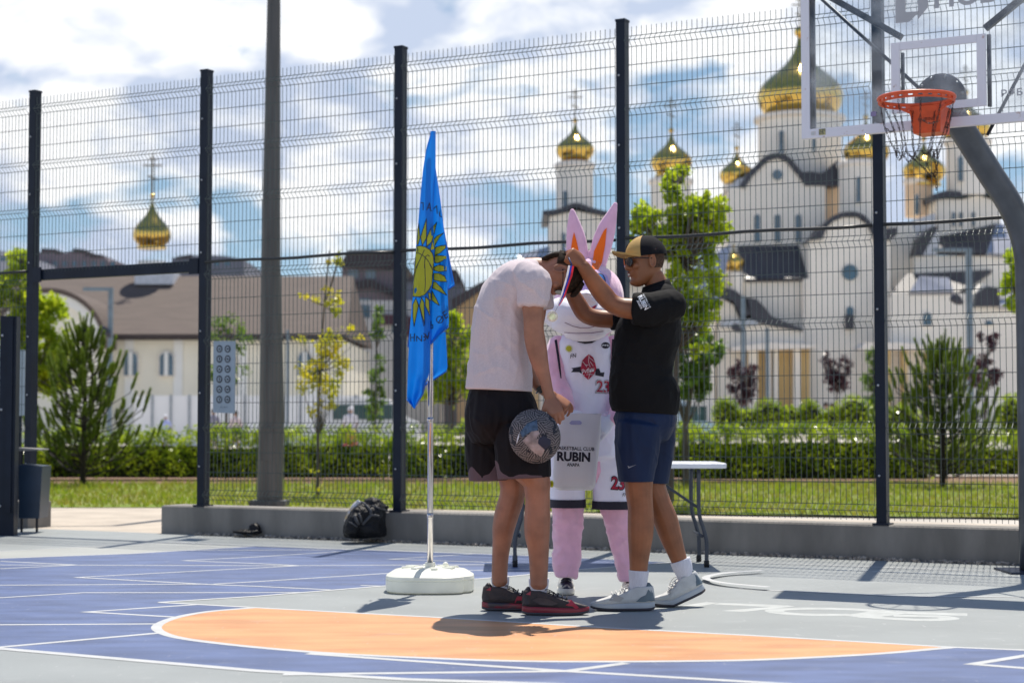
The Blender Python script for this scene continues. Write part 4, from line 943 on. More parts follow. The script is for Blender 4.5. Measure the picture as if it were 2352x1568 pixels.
for x in (300, 382, 520, 700):
    win(x, 808, 862, 31, YH+.55, hall, 2.5, M_pane)
    mb = MB(); p, q = V(x, 808, YH+.38), V(x, 862, YH+.38); mb.box((p.x, YH+.38, (p.z+q.z)/2), (.22, .08, p.z-q.z)); obj('window_mullion', mb, M_hallw, hall)
# golden onion turret on the ridge: its shadow falls on the roof by itself
YD = YH+8.2
tur_x = 349; sD = FV/YD
drum(tur_x, 600, 634, 33, YD, hall, m=M_hallw, corn=False)
mb = MB(); p = V(tur_x+2, 652, YD-1.2); q = V(tur_x, 622, YD-1.2); mb.box((p.x, YD+.2, (p.z+q.z)/2), (2*44/sD, 2.3, q.z-p.z)); obj('turret_base', mb, pm('turret_white', (.60, .62, .66), .5), hall)
dome(tur_x, 540, 43, YD, hall, ribs=True, sq=1.15, ch=95)
# white site fence in front of the hall
wf = empty('white_site_fence', (X_at(420, 78), 78, 0), 'white sheet metal fence in front of the pale hall', 'fence')
M_wf = pm('white_sheet', (.80, .80, .80), .5, var=.03, scale=.4); M_wfp = pm('grey_joint_post', (.30, .33, .36), .6)
for i in range(13):
    x0, x1 = X_at(318+i*42, 78), X_at(318+(i+1)*42, 78); zt_ = V(0, 908, 78).z
    mb = MB(); mb.box(((x0+x1)/2, 78, zt_/2), (x1-x0-.06, .06, zt_)); obj('fence_panel', mb, M_wf, wf)
    mb = MB(); mb.box((x1, 77.95, zt_/2+.02), (.10, .1, zt_+.04)); obj('post', mb, M_wfp, wf)
# ============================================================ HOUSES FAR BEHIND
M_hazy = pm('far_brown_brick', (.17, .14, .16), .9, var=.15, scale=.1); M_hazy2 = pm('far_grey_block', (.13, .14, .18), .9, var=.15, scale=.1)
M_farroof = pm('far_roof', (.05, .04, .045), .8, var=.2); M_tan = pm('far_tan_wall', (.42, .29, .16), .9, var=.08, scale=.2)
def house(name, label, body, roofs, wins, Y, m, mr=M_farroof, dep=10, grp=None):
    x = sum(p[0] for p in body)/len(body); e = empty(name, (V(x, 900, Y).x, Y, 0), label, 'building', grp)
    zb = [V(a, b, Y) for a, b in body]; mb = MB(); mb.prism(zb, (0, dep, 0)); obj('wall', mb, m, e)
    for r_ in roofs: mb = MB(); mb.prism([V(a, b, Y-.4) for a, b in r_], (0, dep+.8, 0)); obj('roof', mb, mr, e)
    for (a, b, c, d) in wins: mb = MB(); mb.prism([V(a, b, Y-.05), V(c, b, Y-.05), V(c, d, Y-.05), V(a, d, Y-.05)], (0, .3, 0)); obj('window', mb, M_pane, e)
    return e
house('apartment_block', 'stepped purple brown apartment roofs on the skyline left of the small gold dome', [(60, 1000), (60, 590), (80, 590), (96, 575), (125, 575), (125, 585), (140, 583), (172, 574), (192, 578), (192, 592), (205, 588), (240, 590), (250, 600), (300, 612), (320, 618), (320, 1000)], [[(95, 570), (128, 572), (128, 578), (95, 578)], [(168, 570), (195, 573), (195, 580), (168, 580)], [(205, 585), (232, 584), (232, 591), (205, 591)]], [(100+i*22, 600, 110+i*22, 612) for i in range(8)], 320, M_hazy, dep=30)
house('apartment_block', 'low grey apartment roofs on the skyline right of the small gold dome', [(395, 1000), (395, 592), (430, 588), (470, 585), (520, 588), (560, 596), (560, 1000)], [[(405, 589), (440, 584), (440, 592), (405, 594)]], [(420+i*24, 600, 432+i*24, 610) for i in range(5)], 330, M_hazy2, dep=30)
house('apartment_block', 'pale grey building corner at the far left edge behind the tree', [(-60, 1000), (-60, 575), (0, 575), (30, 580), (60, 588), (60, 1000)], [], [(0, 590, 20, 600), (30, 595, 45, 605)], 300, pm('far_pale_block', (.35, .36, .42), .9), dep=20)
house('villa', 'dark roofed brown villa left of the blue flag', [(785, 1000), (785, 610), (800, 590), (905, 590), (905, 1000)], [[(780, 612), (798, 575), (905, 572), (935, 610), (905, 618)], [(800, 650), (850, 640), (905, 668), (905, 682), (850, 660), (795, 668)]], [(800, 620, 822, 640), (840, 620, 862, 640), (820, 685, 850, 715)], 130, M_hazy, dep=14)
house('villa', 'white fronted villa with a maroon roof band behind the yellow tree', [(815, 1000), (815, 690), (1010, 690), (1010, 1000)], [[(855, 745), (870, 722), (930, 722), (1010, 760), (1060, 790), (1055, 800), (930, 772), (915, 745)]], [(830, 700, 850, 730), (900, 740, 920, 765)], 118, pm('far_white_wall', (.50, .50, .50), .9), pm('maroon_roof', (.07, .03, .045), .7), dep=8)
house('villa', 'grey villa with a curved roof just right of the blue flag', [(930, 1000), (930, 640), (1060, 640), (1060, 1000)], [[(925, 645), (960, 625), (1010, 612), (1050, 620), (1065, 650)]], [(950, 665, 975, 690), (1000, 660, 1020, 690)], 125, M_hazy2, dep=8)
house('villa', 'tan sided villa with a sloping dark roof behind the bending man', [(1050, 1000), (1050, 690), (1100, 660), (1240, 620), (1240, 1000)], [[(1035, 688), (1100, 650), (1240, 600), (1240, 625), (1100, 670), (1040, 712)]], [(1110, 700, 1130, 730)], 112, M_tan, dep=8)
mb = MB(); P = [(-900, 60, 420), (-900, 0, 420)]
# ============================================================ STREET LAMPS (slim)
M_lamp = pm('pale_blue_grey_metal', (.16, .21, .25), .5, metal=.3)
def lamp(x, ytop, Y, arm, wpx, label, spot=None):
    b = V(x, 900, Y); e = empty('street_lamp', (b.x, Y, 0), label, 'street lamp', 'slim grey street lamps beyond the hedge'); z = V(x, ytop, Y).z; r = wpx/2/(FV/Y)
    mb = MB(); mb.box((b.x, Y, z/2), (2*r, 2*r, z)); obj('pole', mb, M_lamp, e)
    if arm: q = V(arm, ytop, Y); mb = MB(); mb.box(((b.x+q.x)/2, Y, z+.06), (abs(q.x-b.x)+2*r, 2*r*1.3, .12)); obj('arm', mb, M_lamp, e)
    if spot:
        p = V(spot[0], spot[1], Y-.2); mb = MB(); mb.loft([(p + Vector((-.16, 0, .12)), .18, .15), (p, .17, .15), (p + Vector((.14, .0, -.08)), .09, .09)], 10, 3); obj('floodlight', mb, M_roof, e)
lamp(252, 668, 60, 197, 10, 'slim street lamp with a short arm left of the brown roof', (242, 765))
lamp(2229, 578, 62, 2150, 13, 'slim street lamp with dark floodlight beside the purple leaved tree', (2200, 690))
lamp(1708, 680, 75, None, 9, 'slim street lamp in front of the ochre church porch, left of a pair', (1694, 755))
lamp(1763, 752, 85, None, 8, 'slim street lamp in front of the ochre church porch, right of a pair')
lamp(660, 757, 70, None, 6, 'thin dark lamp pole right beside the big grey lamp post')
# ============================================================ VEHICLES
def van(xl_, xr_, yt, Y, label, col):
    a_, b_ = V(xl_, 1000, Y), V(xr_, 1000, Y); Lr_ = b_.x-a_.x; H = V(0, yt, Y).z; e = empty('parked_van', ((a_.x+b_.x)/2, Y, 0), label, 'van')
    m = pm('van_paint_'+label.split()[0], col, .3, var=.03)
    x0, x1 = a_.x, b_.x; P = [(x0, .35), (x0, H-.25), (x0+.2, H), (x1-1.3, H), (x1-.5, H*.6), (x1, H*.52), (x1, .35)]
    mb = MB(); mb.prism([Vector((x, Y, z)) for x, z in P], (0, 2, 0)); obj('body', mb, m, e)
    for u0, u1 in ((.06, .26), (.29, .50), (.53, .72)):
        mb = MB(); mb.prism([Vector((x0+Lr_*u0, Y-.03, H*.58)), Vector((x0+Lr_*u1, Y-.03, H*.58)), Vector((x0+Lr_*u1, Y-.03, H*.88)), Vector((x0+Lr_*u0, Y-.03, H*.88))], (0, .06, 0)); obj('window', mb, pm('van_glass', (.02, .06, .06), .08), e)
    for u in (.18, .80):
        mb = MB(); mb.lathe([(.34, -.12), (.34, .12)], (x0+Lr_*u, Y, .34), 20, Matrix.Rotation(R(90), 3, 'X')); wh = obj('wheel', mb, pm('tyre', (.015, .015, .015), .8), e)
        mb = MB(); mb.lathe([(.19, -.14), (.19, .14)], (x0+Lr_*u, Y, .34), 14, Matrix.Rotation(R(90), 3, 'X')); obj('rim', mb, M_lamp, wh)
van(752, 960, 915, 72, 'white minibus with dark windows parked behind the yellow tree', (.60, .61, .62))
van(1560, 1648, 918, 66, 'pale blue van parked behind the hedge right of the man in black', (.35, .50, .62))
# ============================================================ TREES AND HEDGE
def leafmat(name, c1, c2, tr=.5, rough=.35): return pm(name, c1, rough, col2=c2, scale=3.0, trans=tr, spec=.6, ramp=(.35, .65))
M_lf_bright = leafmat('leaf_bright', (.60, .68, .03), (.30, .42, .02), .65); M_lf_yel = leafmat('leaf_yellow', (.82, .68, .03), (.45, .48, .03)); M_lf_dark = leafmat('leaf_dark', (.20, .32, .04), (.10, .18, .02))
M_lf_hedge = leafmat('leaf_hedge', (.50, .60, .035), (.12, .22, .015), .55, .2); M_lf_purple = leafmat('leaf_purple', (.085, .025, .035), (.04, .014, .022), .3)
M_bark = pm('bark', (.10, .08, .065), .9, var=.3, scale=8, stretch=(1, 1, .3), bump=.5, bscale=30); M_barkdark = pm('dark_bark', (.035, .028, .025), .9, var=.3, scale=8)
def leaf(mb, p, s, up=.3):
    n_ = Vector((random.gauss(0, 1), random.gauss(0, 1), random.gauss(0, 1)+up)).normalized(); a = n_.orthogonal().normalized(); a = Matrix.Rotation(random.uniform(0, 6.28), 3, n_) @ a; b = n_.cross(a)
    mb.add([p - a*s, p + b*s*.55 - a*.1*s, p + a*s, p - b*s*.55 - a*.1*s], [(0, 1, 2, 3)])
def tree(label, x, ybase, Y, trunkpts, clumps, m, ls=.05, n=40, grp='young trees beyond the fence', cat='tree', tr=.025, mb_=M_bark, name='young_tree'):
    b = V(x, ybase, Y); b.z = 0; e = empty(name, b, label, cat, grp)
    mb = MB(); P = [b] + [V(px_, py_, Y) for px_, py_ in trunkpts]; mb.tube(spline(P, 4), tr, 7, r2=tr*.35)
    lm = MB()
    for (cx, cy, rx, ry, dn) in clumps:
        c = V(cx, cy, Y + random.uniform(-.25, .25)); s = FV/Y; base = min(P, key=lambda q: (q - c - Vector((0, 0, -.3))).length)
        mb.tube([base, (base+c)/2 + Vector((0, 0, -.03)), c], tr*.3, 5, r2=tr*.12)
        for k in range(int(n*dn)):
            d = Vector((random.gauss(0, .5), random.gauss(0, .5), random.gauss(0, .5))); leaf(lm, c + Vector((d.x*rx/s, d.y*rx/s, d.z*ry/s)), ls*random.uniform(.6, 1.25))
    obj('trunk', mb, mb_, e, True); obj('crown', lm, m, e); return e
def scatter(cx, cy, rx, ry, n, cr, seed):
    random.seed(seed); o = []
    while len(o) < n:
        u, v = random.uniform(-1, 1), random.uniform(-1, 1)
        if u*u+v*v > 1: continue
        o.append((cx+u*rx, cy+v*ry, cr*random.uniform(.7, 1.4), cr*random.uniform(.6, 1.2), random.uniform(.6, 1.4)))
    return o
# yellow-green sapling left of the flag
tree('sparse young tree with yellow green leaves left of the blue flag', 730, 1142, 22.8, [(731, 1000), (735, 850), (745, 700), (757, 575)],
     scatter(740, 830, 62, 75, 34, 13, 1) + scatter(750, 690, 30, 50, 12, 10, 2) + scatter(765, 600, 18, 25, 5, 9, 3) + scatter(730, 900, 55, 50, 20, 12, 4) + [(805, 755, 14, 9, 1), (700, 680, 14, 8, 1), (690, 780, 18, 12, 1), (830, 775, 10, 6, .7), (720, 1080, 8, 8, .5), (733, 1120, 9, 10, .5)], M_lf_yel, .034, 24, tr=.022)
tree('slim columnar green tree right next to the second fence post', 862, 1105, 33, [(862, 950), (865, 800), (868, 700)], scatter(862, 900, 18, 90, 22, 9, 5) + scatter(866, 740, 14, 50, 10, 8, 6), M_lf_dark, .05, 34, tr=.03)
tree('small olive leaved tree partly behind the pictogram sign', 520, 1105, 34, [(520, 900), (520, 760)], scatter(515, 780, 60, 50, 26, 12, 7) + scatter(520, 850, 50, 30, 12, 12, 8), M_lf_dark, .045, 26, tr=.03)
tree('rounded green tree between the flag and the bending man', 1040, 1105, 32, [(1038, 930), (1035, 800), (1035, 740)], scatter(1035, 800, 62, 75, 44, 14, 9) + scatter(1020, 870, 75, 60, 30, 14, 10), M_lf_bright, .055, 75, tr=.04)
tree('bright green maple rising behind the man in the black shirt', 1537, 1165, 20.5, [(1545, 1000), (1556, 800), (1560, 600), (1556, 420)],
     scatter(1550, 520, 108, 72, 80, 14, 11) + scatter(1552, 430, 40, 45, 16, 12, 12) + scatter(1590, 660, 65, 110, 60, 15, 13) + scatter(1480, 540, 40, 45, 20, 13, 14) + scatter(1640, 500, 32, 60, 20, 12, 15) + scatter(1585, 760, 45, 60, 22, 13, 16), M_lf_bright, .036, 72, tr=.05)
tree('darker green tree with grey trunk below the maple crown', 1575, 1120, 27, [(1575, 980), (1590, 880), (1600, 780)], scatter(1595, 810, 60, 70, 40, 14, 17) + scatter(1590, 880, 55, 40, 20, 13, 18), M_lf_dark, .045, 70, tr=.06)
tree('bright yellow green tree behind the left fence posts', 60, 1105, 33, [(60, 900), (62, 700), (50, 600)], scatter(95, 770, 65, 95, 70, 15, 19) + scatter(30, 720, 60, 110, 60, 15, 20) + scatter(120, 850, 45, 50, 30, 13, 21) + scatter(45, 620, 25, 40, 12, 12, 22), M_lf_bright, .055, 85, tr=.04)
tree('maple branch tips showing at the right edge behind the hoop pole', 2380, 1150, 24, [(2375, 900), (2370, 700), (2365, 600)], scatter(2345, 650, 38, 70, 40, 13, 23) + scatter(2340, 590, 30, 25, 12, 10, 24), M_lf_bright, .045, 34, tr=.05)
for i, (x, y, rx, ry, Y, lab) in enumerate([(1922, 855, 30, 45, 60, 'small purple leaved tree left of the right fence post'), (1705, 880, 32, 50, 60, 'small purple leaved tree beside the paired street lamps'), (2262, 830, 38, 70, 45, 'large purple leaved tree behind the slim lamp at right')]):
    tree(lab, x, 1080, Y, [(x, 960), (x, y+ry), (x, y)], scatter(x-rx*.5, y-ry*.1, rx*.5, ry*.9, 14, 9, 30+i) + scatter(x+rx*.5, y, rx*.5, ry*.9, 14, 9, 40+i) + scatter(x, y+ry*.4, rx*.8, ry*.5, 14, 9, 50+i), M_lf_purple, .075 if Y > 50 else .06, 30, 'purple leaved trees by the church', tr=.05)
tree('dark blue green conifer half hidden by the right fence post', 2008, 1100, 55, [(2008, 900), (2008, 800)], scatter(2008, 960, 34, 40, 26, 10, 60) + scatter(2010, 880, 26, 50, 22, 9, 61) + scatter(2006, 830, 14, 30, 10, 7, 62), M_lf_dark, .06, 36, tr=.08, mb_=M_barkdark, name='conifer')
# pines
M_needle = leafmat('pine_needles', (.27, .37, .04), (.12, .18, .02), .4)
def pine(label, x, yb, Y, ytop, wpx, seed, tilt=0):
    random.seed(seed); s = FV/Y; b = V(x, yb, Y); b.z = 0; H = V(x, ytop, Y).z; W = wpx/s; e = empty('pine_tree', b, label, 'tree', 'young pines in front of the hedge')
    tr = MB(); tr.tube([b, b + Vector((.02, 0, H*.5)), b + Vector((tilt, 0, H*.9))], .05, 8, r2=.015); nd_ = MB()
    def plume(p, d, L_, n=320):
        d = d.normalized(); a = d.orthogonal().normalized(); tr.tube([p, p + d*L_*.8], .008, 4, r2=.004)
        for k in range(n):
            t = .12 + .88*random.random(); q = p + d*L_*t; r_ = Matrix.Rotation(random.uniform(0, 6.28), 3, d) @ a
            nl = random.uniform(.07, .10)*(1.1 - .4*t); tip = q + (d*.9 + r_*.5).normalized()*nl; sd = d.cross(r_)*.0065
            nd_.add([q - sd, q + sd, tip], [(0, 1, 2)])
    for i in range(115):
        f = (i+.5)/115; z = H*(.05 + .77*f); rad = W*(1 - f)**.62*random.uniform(.4, 1.22) + .05; an = i*2.399 + random.uniform(-.4, .4)
        st = b + Vector((tilt*z/H, 0, z)); out_ = Vector((math.cos(an), math.sin(an), 0)); end = st + out_*rad + Vector((0, 0, rad*.42))
        tr.tube([st, (st+end)/2 + Vector((0, 0, -rad*.10)), end], .014, 4, r2=.008)
        plume(end, out_*.35 + Vector((0, 0, 1)), random.uniform(.22, .38))
        for j in range(2 if rad > .3 else 1):
            p = st.lerp(end, random.uniform(.25, .9)) + Vector((0, 0, -.02)); plume(p, Vector((out_.x*.4 + random.uniform(-.4, .4), out_.y*.4 + random.uniform(-.4, .4), 1)), random.uniform(.16, .30), 210)
    for j in range(6): plume(b + Vector((tilt + random.uniform(-.10, .10), random.uniform(-.08, .08), H*random.uniform(.74, .84))), Vector((random.uniform(-.3, .3), 0, 1)), H*.17, 200)
    obj('trunk', tr, M_barkdark, e, True); obj('crown', nd_, M_needle, e)
pine('bushy young pine with upright shoots left of the first full fence bay', 190, 1112, 27.5, 715, 150, 5)
pine('broad young pine on the grass at the right below the hoop', 2165, 1120, 26.5, 762, 150, 6)
# hedge segments
M_core = pm('hedge_shade_core', (.018, .022, .010), .95, var=.3, scale=6)  # dark solid added inside the foliage to block light, standing for inner shade
def hedge(x0, x1, y0, Y, label, dens=760, dep=.75, z0=0.05):
    a_, b_ = V(x0, 1000, Y).x, V(x1, 1000, Y).x; H = V(x0, y0, Y).z; e = empty('hedge', ((a_+b_)/2, Y+dep/2, 0), label, 'hedge', 'clipped hedge sections along the lawn')
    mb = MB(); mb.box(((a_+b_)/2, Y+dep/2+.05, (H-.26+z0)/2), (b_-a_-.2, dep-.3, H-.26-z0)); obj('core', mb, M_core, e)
    lm = MB(); n = int(dens*((b_-a_)*(H+dep)+1.5))
    for i in range(n):
        x = random.uniform(a_, b_); bump = .16*noise.noise(Vector((x*1.5, Y, 0))) + .16*noise.noise(Vector((x*4, Y, 3)))
        if random.random() < .72: p = Vector((x, Y + random.gauss(-.02, .06) + bump, z0 + (H + bump - z0)*random.random()**.72))
        else: p = Vector((x, random.uniform(Y, Y+dep), H - .03 + bump + random.gauss(-.03, .07)))
        leaf(lm, p, random.uniform(.018, .046), .6)
    for i in range(int(14*(b_-a_))):
        x = random.uniform(a_, b_); z = H
        for k in range(5): leaf(lm, Vector((x + random.uniform(-.02, .02), Y + random.uniform(0, dep), z + k*.025)), .028, .2)
    obj('foliage', lm, M_lf_hedge, e)
hedge(-60, 108, 1005, 29.6, 'clipped hedge section at the left edge behind the bin')
hedge(90, 470, 990, 29.8, 'clipped hedge section behind the left pine, seen through the open bay')
hedge(455, 630, 996, 29.6, 'clipped hedge section under the pictogram sign')
hedge(610, 900, 990, 29.75, 'clipped hedge section between the big lamp post and the flag')
hedge(880, 1240, 988, 29.6, 'clipped hedge section behind the flag pole and the bending man')
hedge(1225, 1600, 990, 29.7, 'clipped hedge section behind the people')
hedge(1560, 1798, 983, 28.9, 'glossy clipped hedge section just right of the white table')
hedge(1780, 2150, 981, 29.0, 'dense dark hedge section crossing the right fence post')
hedge(2090, 2420, 1000, 31.5, 'clipped hedge section behind the right pine')
def bush(x, y0, y1, rx, Y, label):
    c = V(x, (y0+y1)/2, Y); s = FV/Y; e = empty('shrub', (c.x, Y, 0), label, 'shrub', 'rounded shrubs behind the hedge'); rx_, rz = rx/s, (y1-y0)/2/s
    lm = MB()
    for i in range(int(900*rx_*rz*4)+300):
        d = Vector((random.gauss(0, 1), random.gauss(0, 1), random.gauss(0, 1))).normalized()*random.uniform(.6, 1.05); leaf(lm, c + Vector((d.x*rx_, d.y*rx_*.7, d.z*rz)), random.uniform(.03, .055), .6)
    mb = MB(); mb.ell(c, (rx_*.7, rx_*.5, rz*.7), 10, 8); obj('dark_core', mb, M_core, e); mb = MB(); mb.tube([(c.x, Y, 0), (c.x, Y, c.z)], .05, 6); obj('stem', mb, M_barkdark, e); obj('foliage', lm, M_lf_hedge, e)  # dark solid stands in for the shade inside the shrub
for x, y0, y1, rx, lab in [(1668, 915, 990, 32, 'rounded shrub behind the hedge, nearest the man in black'), (1765, 918, 992, 40, 'rounded shrub below the right one of the paired lamps'), (1860, 920, 990, 28, 'rounded shrub left of the far walkers by the church'), (1960, 910, 990, 44, 'rounded shrub directly left of the right fence post'), (2325, 905, 1010, 36, 'rounded shrub beside the hoop pole'), (1712, 940, 995, 34, 'lower shrub between the two shrubs under the paired lamps'), (1815, 935, 995, 36, 'lower shrub just right of the paired lamps'), (1912, 938, 995, 34, 'low shrub in front of the far walkers by the church'), (2070, 930, 995, 40, 'shrub just right of the right fence post')]: bush(x, y0-4, y1+6, rx*1.1, 36, lab)
# ============================================================ PEOPLE
random.seed(11)
M_skinB = pm('tanned_skin', (.25, .092, .038), .45, var=.2, scale=9, bump=.12, bscale=220, bdist=.002); MATS['tanned_skin'].node_tree.nodes['Principled BSDF'].inputs['Subsurface Weight'].default_value = .12
MATS['tanned_skin'].node_tree.nodes['Principled BSDF'].inputs['Subsurface Radius'].default_value = (.02, .008, .004)
M_skinA = pm('fair_skin', (.31, .135, .080), .45, var=.2, scale=9, bump=.12, bscale=220, bdist=.002); MATS['fair_skin'].node_tree.nodes['Principled BSDF'].inputs['Subsurface Weight'].default_value = .12
MATS['fair_skin'].node_tree.nodes['Principled BSDF'].inputs['Subsurface Radius'].default_value = (.02, .008, .004)
FS = 3920.0*K
def px(L_, Y):                              # (x, y, half width px, half depth m[, Y offset]) -> loft rings
    out = []
    for q in L_:
        yy = Y + (q[4] if len(q) > 4 else 0); out.append((PS(q[0], q[1], yy), q[2]*yy/FS, q[3]))
    return out
def frame(f, u):                            # head frame: forward, up -> matrix (x fwd, y side, z up)
    f = Vector(f).normalized(); u = Vector(u); u = (u - f*u.dot(f)).normalized(); s = u.cross(f)
    return Matrix((f, s, u)).transposed()
HEAD = [(.000, .068, .040, .020), (.008, .084, .018, .032), (.026, .092, -.012, .044), (.044, .086, -.040, .053), (.058, .089, -.058, .058), (.074, .090, -.072, .062),
        (.092, .087, -.085, .067), (.112, .085, -.093, .071), (.130, .084, -.098, .074), (.150, .091, -.101, .0755), (.170, .090, -.101, .0765), (.190, .083, -.097, .074), (.210, .068, -.084, .066), (.226, .044, -.060, .050), (.237, .012, -.028, .026)]
def head(mb, O, Mh, sc=1.0, smile=True):
    T = lambda x, y, z: O + Mh @ (Vector((x, y, z))*sc)
    rings = []
    for z, xf, xb, w_ in HEAD:
        c = (xf+xb)/2; a = (xf-xb)/2; r = []
        for k in range(28):
            an = 2*math.pi*k/28; co_, si = math.cos(an), math.sin(an); e = 2.35 if co_ > 0 else 2.1
            wf = 1.0 if co_ < 0 or z > .14 else 1 - .10*co_
            r.append(T(c + a*math.copysign(abs(co_)**(2/e), co_), w_*wf*math.copysign(abs(si)**(2/e), si), z))
        rings.append(r)
    mb.rings(rings)
    # nose
    def L2(pts, n=12): mb.loft([(T(*p), a*sc, b*sc) for p, a, b in pts], n, 2, dirY=Mh @ Vector((0, 1, 0)))
    L2([((.084, 0, .146), .007, .008), ((.094, 0, .128), .010, .010), ((.104, 0, .110), .011, .013), ((.106, 0, .100), .011, .016), ((.092, 0, .092), .008, .014)])
    for s in (-1, 1):
        mb.ell(T(.094, s*.013, .098), (.010*sc, .008*sc, .009*sc), 8, 6)             # nostril wing
        mb.ell(T(.083, s*.030, .147), (.012*sc, .022*sc, .008*sc), 10, 6, Mh)          # brow
        mb.ell(T(.070, s*.040, .106), (.020*sc, .020*sc, .020*sc), 10, 8, Mh)          # cheek
        # ear
        Me = Mh @ Matrix.Rotation(R(s*18), 3, 'Z') @ Matrix.Rotation(R(-10), 3, 'Y')
        n_ = 16; c = T(-.008, s*.079, .118)
        P = [c + Me @ (Vector((.0195*math.cos(t), 0, .036*math.sin(t)*(1.0 if math.sin(t) > 0 else .85)))*sc) for t in [2*math.pi*i/n_ for i in range(n_+1)]]
        mb.tube(P, .0056*sc, 6, cap=False); mb.ell(c + Me @ Vector((.004*sc, -s*.005*sc, -.003*sc)), (.014*sc, .004*sc, .026*sc), 10, 6, Me)
    mb.ell(T(.090, 0, .075), (.008*sc, .024*sc, .0055*sc), 10, 6, Mh); mb.ell(T(.089, 0, .062), (.009*sc, .021*sc, .007*sc), 10, 6, Mh)   # lips
    mb.ell(T(.082, 0, .024), (.018*sc, .022*sc, .017*sc), 10, 8, Mh)                       # chin
    return T
def hand(mb, W, d, back, side, curls, sc=1.0, thumb=(35, 25, 20), spread=4, lens=(.070, .078, .073, .058), grip=0):
    """W wrist, d towards the knuckles, back = back of the hand, side = thumb side"""
    d = Vector(d).normalized(); back = Vector(back); back = (back - d*back.dot(d)).normalized(); s = Vector(side); s = (s - d*s.dot(d) - back*s.dot(back)).normalized()
    mb.loft([(W - d*.02*sc, .027*sc, .020*sc), (W + d*.015*sc, .030*sc, .019*sc), (W + d*.055*sc, .041*sc, .017*sc), (W + d*.088*sc, .040*sc, .014*sc)], 16, 2.4, dirY=back)
    tips = []
    for i, (fl_, cu) in enumerate(zip(lens, curls)):
        o = (1.5 - i)*.0205*sc; p = W + d*(.084 - .004*abs(i-1.2))*sc + s*o; a = R((1.5-i)*spread); dr = (d*math.cos(a) + s*math.sin(a)).normalized(); bk = back.copy()
        pts = [(p - dr*.02*sc, .0098*sc, .0095*sc), (p, .0098*sc, .0098*sc)]
        for j, (seg, c_) in enumerate(zip((.46, .30, .24), cu)):
            ax = dr.cross(bk).normalized(); m = Matrix.Rotation(-R(c_), 3, ax); dr = m @ dr; bk = m @ bk
            p = p + dr*fl_*seg*sc; r = (.0092, .0084, .0070)[j]*sc; pts.append((p, r, r))
        mb.loft(pts, 10, 2, sub=2, dirY=s, rnd=(0, 1)); tips.append(p)
    p = W + d*.022*sc + s*.026*sc; a = R(thumb[0]); dr = (d*math.cos(a) + s*math.sin(a) - back*.25).normalized(); pts = [(W + d*.005*sc + s*.01*sc, .014*sc, .014*sc), (p, .0145*sc, .0135*sc)]
    for seg, c_, r in ((.038, 0, .012), (.032, thumb[1], .0108), (.026, thumb[2], .009)):
        ax = dr.cross(s*-1 + back*-.6).normalized(); dr = Matrix.Rotation(R(c_), 3, ax) @ dr; p = p + dr*seg*sc; pts.append((p, r*sc, r*sc))
    mb.loft(pts, 10, 2, sub=2, dirY=back, rnd=(0, 1)); return tips
def folds(seed, amp=.006, fr=(5, 5, 1.6), amp2=.002, hem=-9):
    def f(p, n_):
        k_ = min(1, max(0, (p.z - hem - .012)/.10)) if hem > -5 else 1
        k_ *= 1 - .75*max(0, n_.z)
        q = Vector((p.x*fr[0]*2 + seed, p.y*fr[1]*2, p.z*fr[2]*2)); w_ = noise.noise_vector(p*3)*.5
        a = noise.noise(q + w_); b = 1 - abs(noise.noise(q*1.9 + Vector((7, 3, 1))))*2
        c_ = 1 - abs(noise.noise(Vector((p.x*9 + p.z*5 + seed, p.y*5, p.z*7)) + w_))*3
        return k_*(amp*(a*.8 + b*.45 + max(0, c_)**2*.35) + amp2*noise.noise(p*34))
    return f
